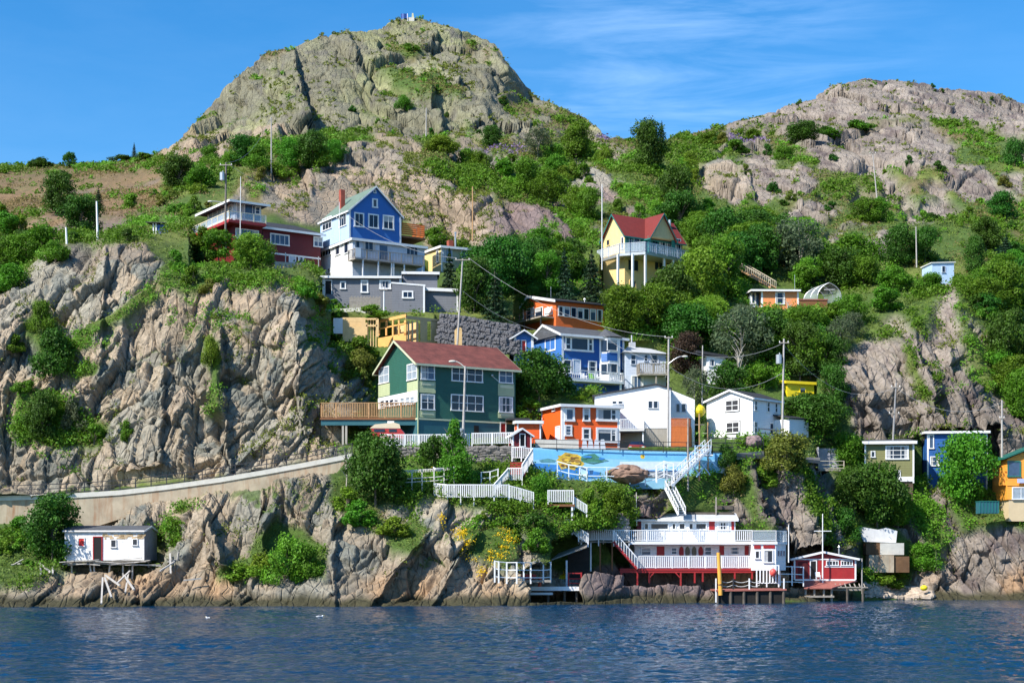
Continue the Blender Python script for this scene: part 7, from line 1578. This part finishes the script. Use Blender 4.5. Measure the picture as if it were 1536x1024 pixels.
 ('bush','bright',594,800,30,50),('bush','mid',540,784,40,50),('bush','mid',752,780,28,46)]: plant(*q)
# --- the woods between the houses, and scrub on the open slopes
KEEP = [(556,505,790,668,200),(478,560,640,668,193),(760,600,945,700,199),(892,570,1048,672,203),(1056,580,1200,665,206),(797,664,1150,735,189),(765,482,940,592,222),(935,512,1003,592,222),(770,440,912,495,234),(900,318,1042,430,268),
 (480,400,692,468,236),(466,278,642,415,247),(632,362,690,408,250),(283,296,503,400,246),(496,470,664,520,219),(652,468,780,530,223),(1120,425,1206,458,246),(1095,394,1160,432,254),(1198,418,1270,458,246),(1388,388,1436,424,254),(1290,655,1388,718,210),(1388,638,1500,700,214),(1498,668,1760,764,210),
 (1222,668,1272,706,204),(860,740,1186,912,190),(1184,765,1300,900,196),(94,790,244,910,178),(222,333,252,350,236),(1284,780,1366,880,197),(1056,525,1092,552,218),(1176,566,1226,588,216),(-200,700,545,800,186),(600,640,880,760,187),(820,796,950,880,184),(730,800,900,912,180),(1000,600,1080,780,190),(1290,310,1320,225,300)]
ZONES = [([(905,440),(1000,440),(1050,360),(1120,340),(1240,380),(1300,420),(1290,500),(1240,560),(1250,660),(1200,660),(1190,590),(1060,590),(1000,570),(1000,515),(940,500),(915,470)], 74, 'tree', ('mid','bright','mid','bright','dark','grey'), (34,66)),
 ([(740,262),(760,240),(900,230),(960,300),(1000,330),(900,340),(870,330),(860,300),(780,275)], 18, 'bush', ('bright','bright','mid'), (14,34)),
 ([(900,260),(1040,250),(1060,320),(1140,330),(1100,350),(1040,360),(940,320)], 16, 'bush', ('mid','bright','bright'), (14,30)),
 ([(1040,210),(1480,190),(1536,240),(1536,420),(1440,430),(1300,420),(1160,330),(1050,300)], 36, 'bush', ('mid','bright','dark','olive'), (8,22)),
 ([(1400,430),(1536,380),(1536,660),(1500,620),(1470,540)], 18, 'tree', ('mid','dark'), (30,60)),
 ([(0,330),(60,330),(200,345),(215,368),(130,365),(60,385),(0,440)], 16, 'bush', ('mid','dark','bright'), (16,36)),
 ([(210,300),(330,255),(420,250),(360,280),(290,330),(240,345)], 16, 'bush', ('mid','bright','olive'), (12,26)),
 ([(440,420),(480,430),(500,470),(560,520),(566,600),(520,560),(470,470)], 14, 'bush', ('mid','olive','bright'), (14,30)),
 ([(650,430),(760,400),(780,440),(770,460),(690,470)], 8, 'tree', ('dark','mid'), (36,56)),
 ([(780,380),(900,400),(915,440),(800,440)], 9, 'tree', ('dark','mid'), (36,56)),
 ([(1190,690),(1230,690),(1290,790),(1270,830),(1210,740)], 8, 'bush', ('mid','olive'), (12,28)),
 ([(1270,690),(1360,735),(1350,790),(1290,780)], 8, 'tree', ('dark','mid'), (34,50)),
 ([(770,600),(810,610),(900,600),(870,590),(800,560)], 6, 'bush', ('mid','bright'), (16,26)),
 ([(640,755),(800,765),(840,840),(820,850),(760,790)], 7, 'bush', ('mid','dark','bright'), (12,26)),
 ([(0,790),(90,785),(60,850),(0,860)], 6, 'bush', ('mid','bright'), (12,24)),
 ([(500,130),(640,120),(760,140),(830,190),(700,200),(560,205)], 14, 'bush', ('mid','dark','olive'), (6,13)),
 ([(30,250),(220,245),(220,252),(30,254)], 8, 'bush', ('dark','mid'), (5,9)),
 ([(1040,205),(1090,190),(1200,155),(1290,121),(1400,130),(1500,146),(1500,152),(1290,128),(1200,162)], 10, 'bush', ('dark',), (4,8)),
 ([(1080,690),(1130,690),(1190,700),(1130,730),(1090,740)], 7, 'bush', ('mid','olive'), (12,24)),
 ([(1400,430),(1440,440),(1500,520),(1536,560),(1536,500),(1440,420)], 8, 'bush', ('mid','dark'), (16,34))]
rr = random.Random(77)
def inp(px, py, poly): return bool(inpoly(np.array([float(px)]), np.array([float(py)]), poly)[0])
for poly, n, shape, tones, (h0, h1) in ZONES:
    xs_, ys_ = zip(*poly); k = tries = 0
    while k < n and tries < n*60:
        tries += 1; px, py = rr.uniform(min(xs_), max(xs_)), rr.uniform(min(ys_), max(ys_))
        if not inp(px, py, poly): continue
        h = rr.uniform(h0, h1); w = h*rr.uniform(.9, 1.3); Yg = gY(px, py)
        if any(px-w/2 < x1 and px+w/2 > x0 and py-h < y1 and py > y0 and Yg < Yk+3 for x0, y0, x1, y1, Yk in KEEP): continue
        tn = rr.choice(tones); sh = shape
        if tn == 'grey' and shape == 'tree': sh = 'grey'
        if shape == 'tree' and rr.random() < .13: sh, tn = 'spruce', 'dark'
        plant(sh, tn, px, py, h, w); k += 1
LAND = [('dark green house',672,590,100,70),('timber deck',530,615,50,12),('orange house by the road',870,645,45,45),('large white house',965,620,55,45),('second white house',1115,622,60,40),('blue bay house',868,535,70,50),('pale blue house',968,550,32,38),('orange bungalow',840,468,68,25),
 ('tall yellow house',968,380,60,60),('grey stepped house',585,438,100,28),('blue gable house',550,345,80,65),('yellow cottage',690,385,45,20),('dark red house',400,350,100,50),('plywood house frame',580,497,80,22),('gabion wall',715,500,60,28),('orange cottage',1160,447,38,18),('dome greenhouse',1235,437,30,16),
 ('pale hut on the crag',1412,408,22,17),('olive house',1334,690,45,34),('royal blue house',1440,680,50,36),('amber house',1520,720,22,45),('white boathouse',1030,820,110,50),('red boathouse',1236,848,48,26),('derelict shed',157,820,62,28),('mural wall',950,695,140,22),('concrete ruin',1325,820,42,38),('long knoll fence',720,738,70,12),
 ('cliff walkway',250,735,200,15),('leaning pale pole',690,430,6,40),('highest summit',610,30,40,10),('right hilltop',1310,125,60,10),('hillside lamp pole',1313,262,10,34),('big left cliff',240,520,150,100),('bare pole below the peak',407,215,8,38),('tall white marker post',146,332,8,30),('left skyline',90,250,90,6),('saddle between the hills',950,215,40,10),
 ('pink right cliff',1360,570,90,80),('white cottage in the trees',1073,540,18,14),('yellow shed',1200,580,24,12),('slim white pole',903,330,5,40),('right slope boulder outcrop',1110,270,60,30),('slabs of the right hill',1340,230,90,40),('drum transformer pole',1175,545,10,40),('brown left slope',150,290,90,40),('middle rock face',560,270,110,50)]
TONE = dict(mid='mid green', dark='dark green', bright='bright green', grey='grey green', olive='yellowish green', rust='copper brown')
def describe(q):
    shape, tone, px, py, h, w, Y = q; cy = py-h/2; best = None
    for nm, lx, ly, rx, ry in LAND:
        dx, dy = px-lx, cy-ly; ex, ey = max(0, abs(dx)-rx), max(0, abs(dy)-ry); d = math.hypot(ex, ey)+.15*math.hypot(dx, dy)
        if best is None or d < best[0]: best = (d, nm, dx/rx, dy/ry, ex, ey)
    d, nm, fx, fy, ex, ey = best
    if ex == 0 and ey == 0: rel = 'in front of'
    elif ex > ey*1.8: rel = 'left of' if fx < 0 else 'right of'
    elif ey > ex*1.8: rel = 'above' if fy < 0 else 'below'
    else: rel = ('upper left' if fx < 0 else 'upper right') if fy < 0 else ('lower left' if fx < 0 else 'lower right'); rel += ' of'
    size = 'tiny' if h < 13 else 'small' if h < 28 else 'mid-sized' if h < 52 else 'tall' if h < 85 else 'very large'
    kind = dict(tree='leafy tree', bush='bush', spruce='spruce', cone='pointed leafy tree', grey='airy tree')[shape]
    return f'{size} {TONE[tone]} {kind} {rel} the {nm}'
from collections import defaultdict
groups = defaultdict(list)
for i, q in enumerate(PLANTS): groups[describe(q)].append(i)
ORD = ['leftmost','second from left','third from left','fourth from left','fifth from left','sixth from left','seventh from left','eighth from left','ninth from left','tenth from left','eleventh from left','twelfth from left']
LAB = {}
for lb, ids in groups.items():
    ids.sort(key=lambda i: PLANTS[i][2])
    for k, i in enumerate(ids): LAB[i] = lb if len(ids) == 1 else lb+', '+(ORD[k] if k < len(ids)-1 else 'rightmost')
rr = random.Random(4)
def placed(i, q):
    shape, tone, px, py, h, w, Y = q; g = ground(px, py) if Y is None else P(px, py, Y); Y = g.y; H_ = h*Y/F*1.06; W_ = w*Y/F*1.05
    if shape == 'tree': me = rr.choice(BIG if H_ > 4.6 else MID if H_ > 2.4 else SML); tr = rr.choice(TR); nm = 'tree'
    elif shape == 'bush': me = rr.choice(BB if H_ > 3.6 else BM if H_ > 1.7 else BS); tr = TRB[0]; nm = 'bush'
    elif shape == 'cone': me = CN[0]; tr = TR[0]; nm = 'tree'
    elif shape == 'grey': me = rr.choice(OP); tr = TR[1]; nm = 'tree'
    else: me = rr.choice(SP if H_ > 3.5 else SPS); tr = TRS[0]; nm = 'spruce'; W_ = max(W_*1.05, H_*.42)
    e = empty(nm, LAB[i], 'bush' if nm == 'bush' else 'tree', g-V((0,0,.25)), rr.random()*6.28, dict(bush='bushes on the hillside', tree='leafy trees on the hillside', spruce='spruces on the hillside')[nm]); e.scale = (W_, W_, H_)
    m_ = LM['needle'] if nm == 'spruce' else LM[tone]
    for part, me_, mt in (('crown' if nm != 'bush' else 'foliage', me, m_), ('trunk' if nm != 'bush' else 'stem', tr, bark_p if shape == 'grey' else bark)):
        o = bpy.data.objects.new(part, me_); C.objects.link(o); o.parent = e; o.material_slots[0].link = 'OBJECT'; o.material_slots[0].material = mt
for i, q in enumerate(PLANTS): placed(i, q)
# bare pale trees
for px, py, h, lab in ((1180,502,46,'bare pale dead tree rising left of the dome greenhouse'),(1110,590,60,'bare pale branching tree in the grey green wood'),(520,735,60,'bare grey shrub between the walkway and big dark tree')):
    g = ground(px, py); e = empty('dead_tree', lab, 'tree', g); me = trunk(int(px), .9, .03, 14, .25); me.materials.append(bark_p); o = bpy.data.objects.new('trunk', me); C.objects.link(o); o.parent = e; s_ = h*g.y/F; e.scale = (s_*.8, s_*.8, s_)
# --- turf, weeds and low scrub: nobody could count them
rs = np.random.default_rng(3)
gi = (1-rockc)*(1-padm)*(Z > 1.2)*(1-talus*.97); area = 1.0
dA = np.abs(np.gradient(X, axis=1))*np.hypot(np.gradient(Z, axis=0), np.gradient(Yv, axis=0))
gi = gi*np.where((PX > 1030) & (PY < 420), .6, 1); dens = gi*dA*np.clip(200/Yv, .3, 1.1)**2*(.35+sstep(-.3, .4, fbm(X/7, Yv/7, Z/7, seed=201, o=3)))
onroad = ((PY > 664) & (PY < 676) & (PX > 560) & (PX < 1100)) | ((PX < 535) & (PY > 690) & (PY < 800) & (PY > np.interp(PX, [a for a, _ in WK], [b for _, b in WK])-16) & (PY < np.interp(PX, [a for a, _ in WK], lowb)+4))
dens = np.where(onroad, 0, dens); dens[:, (pxs < -60) | (pxs > 1620)] = 0
def scatter(n, dn, jit=.5):
    dn = np.clip(dn, 0, None); p = (dn/dn.sum()).ravel(); k = rs.choice(p.size, n, p=p); i, j = np.unravel_index(k, X.shape); i2 = np.clip(i+1, 0, NY-1); j2 = np.clip(j+1, 0, NX-1); a, b = rs.random(n), rs.random(n)
    f_ = lambda A: A[i, j]+(A[i2, j]-A[i, j])*a+(A[i, j2]-A[i, j])*b
    return np.stack([f_(X), f_(Yv), f_(Z)], 1), i, j
def tuft_mesh(name, n, dn, size, up, spread, per, asp, rock_ok=False):
    c, i, j = scatter(n, dn); k = np.repeat(np.arange(n), per); c2 = c[k]+rs.normal(size=(n*per, 3))*spread*np.array([1,1,.5]); c2[:, 2] += up*rs.random(n*per)
    nn = unit(rs.normal(size=(n*per, 3))+np.array([0,-.7,.5])); sc_ = size*np.clip(c2[:, 1]/200, .9, 2.2); return quads(c2, nn, sc_, name, rs, asp)
gm1 = leaf_mat('turf_blades', (.125,.175,.030), .3); gm2 = leaf_mat('dry_grass_blades', (.22,.18,.07), .3)
o = obj('grass', tuft_mesh('grass', 60000, dens, .17, .35, .25, 4, .35), gm1); tag(o, 'rough green turf covering the slopes', 'grass', None, 'stuff')
dry_d = (dens+.8*talus*(1-rockc)*dA*np.clip(200/Yv, .3, 1.1)**2)*sstep(-.05, .5, fbm(X/15, Z/9, seed=203, o=4))*np.where(PY < 430, 1.6, .5)
o = obj('dry_grass', tuft_mesh('dry_grass', 22000, dry_d, .16, .3, .25, 3, .3), gm2); tag(o, 'tan dry grass among the turf', 'grass', None, 'stuff')
scr = np.where((PX > 1030) & (PY < 420), .35, 1)*np.where((PY < 215) & (PX < 940), .22, 1); sd = dens*scr*sstep(.0, .5, fbm(X/9, Yv/12, Z/9, seed=205, o=3))
o = obj('low_scrub', tuft_mesh('low_scrub', 7000, sd, .16, .9, .42, 34, .6), LM['mid']); tag(o, 'low leafy scrub matting the hillside', 'scrub', None, 'stuff')
sd = dens*scr*sstep(.0, .5, fbm(X/9, Yv/12, Z/9, seed=207, o=3))
o = obj('low_scrub', tuft_mesh('low_scrub', 5000, sd, .15, .8, .38, 30, .6), LM['bright']); tag(o, 'brighter low scrub patches on the hillside', 'scrub', None, 'stuff')
# plants in rock cracks
rd_ = rockb*dA*(Z > 3)*sstep(.25, .7, fbm(X/6, Z/6, seed=209, o=3)+.5*(flat-.3)); rd_ *= np.where((PX > 1030) & (PY < 330), .12, np.where((PY < 210), .4, 1)); rd_[:, (pxs < -60) | (pxs > 1620)] = 0; rd_ = np.where(onroad, 0, rd_)
o = obj('crevice_plants', tuft_mesh('crevice_plants', 3800, rd_, .13, .35, .28, 14, .6), LM['olive']); tag(o, 'small plants growing in the rock crevices', 'plants', None, 'stuff')
def blob_density(spots):
    d = np.zeros(PX.shape)
    for x, y, rx, ry in spots: d = np.maximum(d, np.exp(-((PX-x)/rx)**2-((PY-y)/ry)**2)*(((PX-x)/rx)**2+((PY-y)/ry)**2 < 3))
    return d*dA
yf = leaf_mat('yellow_flower_heads', (.72,.55,.01), .2)
o = obj('yellow_flowers', tuft_mesh('yellow_flowers', 190, blob_density([(693,800,6,10),(688,790,5,5),(705,812,5,4),(757,803,13,5),(766,812,8,7),(745,836,12,5),(714,832,4,4),(722,850,4,4),(700,835,3,3),(846,866,5,4),(758,825,8,4),(662,782,4,6)]), .09, .35, .22, 12, .7), yf); tag(o, 'yellow flower drifts on the lower cliff', 'flowers', None, 'stuff')
pfm = leaf_mat('lupin_heads', (.17,.13,.24), .2)
o = obj('lupins', tuft_mesh('lupins', 120, blob_density([(775,228,22,5),(905,208,14,4),(700,224,8,3),(740,222,10,4),(1100,214,30,3)]), .16, .6, .4, 10, .5), pfm); tag(o, 'drifts of purple lupins on the upper slope', 'flowers', None, 'stuff')
# ================================================================ LIGHT, SKY, CAMERA
SUN_AZ, SUN_EL = 53.0, 44.0       # degrees left of the line towards the camera; height
to_sun = V((-math.sin(rad(SUN_AZ))*math.cos(rad(SUN_EL)), -math.cos(rad(SUN_AZ))*math.cos(rad(SUN_EL)), math.sin(rad(SUN_EL))))
sl = bpy.data.lights.new('sun', 'SUN'); sl.energy = 5.0; sl.angle = rad(0.5); sl.color = (1, .93, .82)
so = bpy.data.objects.new('sun', sl); C.objects.link(so); so.rotation_euler = to_sun.to_track_quat('Z', 'Y').to_euler(); so.location = (-200, -100, 300)
wd = bpy.data.worlds.new('World'); bpy.context.scene.world = wd; wd.use_nodes = True; t = wd.node_tree; t.nodes.clear(); L = t.links.new
out = node(t, 'ShaderNodeOutputWorld'); bg = node(t, 'ShaderNodeBackground')
sk = node(t, 'ShaderNodeTexSky', sky_type='NISHITA', sun_disc=False); sk.sun_elevation = rad(SUN_EL); sk.sun_rotation = math.atan2(to_sun.x, to_sun.y) % (2*PI)
sk.air_density = 1.0; sk.dust_density = 0.3; sk.ozone_density = 4.0; sk.altitude = 0
hs = node(t, 'ShaderNodeHueSaturation'); hs.inputs['Saturation'].default_value = 1.36; L(sk.outputs[0], hs.inputs['Color'])
tc = node(t, 'ShaderNodeTexCoord')
def cirrus(sc, rot, s1, lo, hi, seed):
    mp = node(t, 'ShaderNodeMapping'); mp.inputs['Scale'].default_value = sc; mp.inputs['Rotation'].default_value = rot; mp.inputs['Location'].default_value = seed; L(tc.outputs['Generated'], mp.inputs[0])
    n = node(t, 'ShaderNodeTexNoise', Scale=s1, Detail=8.0, Roughness=.6, Distortion=0.4); L(mp.outputs[0], n.inputs['Vector'])
    r = node(t, 'ShaderNodeMapRange'); r.inputs[1].default_value = lo; r.inputs[2].default_value = hi; L(n.outputs['Fac'], r.inputs[0]); return r.outputs[0]
fine = cirrus((5, 5, 34), (0, rad(4), 0), 1.5, .42, .75, (3.1, 0, 1.7))
# the veil lies in one part of the sky: up and to the right of the peak
sp = node(t, 'ShaderNodeVectorMath', operation='DISTANCE'); L(tc.outputs['Generated'], sp.inputs[0])
dcl = V(((1020-CX)/F, 1, (HY-70)/F)).normalized(); sp.inputs[1].default_value = dcl
rg = node(t, 'ShaderNodeMapRange'); rg.inputs[1].default_value = .17; rg.inputs[2].default_value = .02; L(sp.outputs['Value'], rg.inputs[0])
soft = cirrus((3, 3, 14), (0, rad(-6), 0), 2.0, .35, .7, (0.4, 0, .3))
m1 = node(t, 'ShaderNodeMath', operation='MULTIPLY'); L(fine, m1.inputs[0]); L(rg.outputs[0], m1.inputs[1])
m2 = node(t, 'ShaderNodeMath', operation='MULTIPLY_ADD'); L(soft, m2.inputs[0]); m2.inputs[1].default_value = 0.12; L(m1.outputs[0], m2.inputs[2])
m3 = node(t, 'ShaderNodeMath', operation='MULTIPLY'); L(m2.outputs[0], m3.inputs[0]); m3.inputs[1].default_value = 0.28; m3.use_clamp = True
mx = node(t, 'ShaderNodeMix', data_type='RGBA'); L(m3.outputs[0], mx.inputs[0]); L(hs.outputs[0], mx.inputs[6]); mx.inputs[7].default_value = (5.2, 7.0, 9.5, 1)
L(mx.outputs[2], bg.inputs[0]); bg.inputs[1].default_value = 0.125; L(bg.outputs[0], out.inputs[0])
cam = bpy.data.cameras.new('camera'); co = bpy.data.objects.new('camera', cam); C.objects.link(co)
co.location = (0, 0, H0); co.rotation_euler = (PI/2, 0, 0); cam.sensor_width = 36; cam.lens = 36*F/1536; cam.shift_y = (HY-512)/1536
cam.clip_start = 1; cam.clip_end = 3000
sc = bpy.context.scene; sc.camera = co
sc.view_settings.view_transform = 'Standard'; sc.view_settings.look = 'None'; sc.view_settings.gamma = 1; sc.view_settings.exposure = 0.66
sc.render.film_transparent = False
try: sc.cycles.max_bounces = 6; sc.cycles.transparent_max_bounces = 8
except Exception: pass
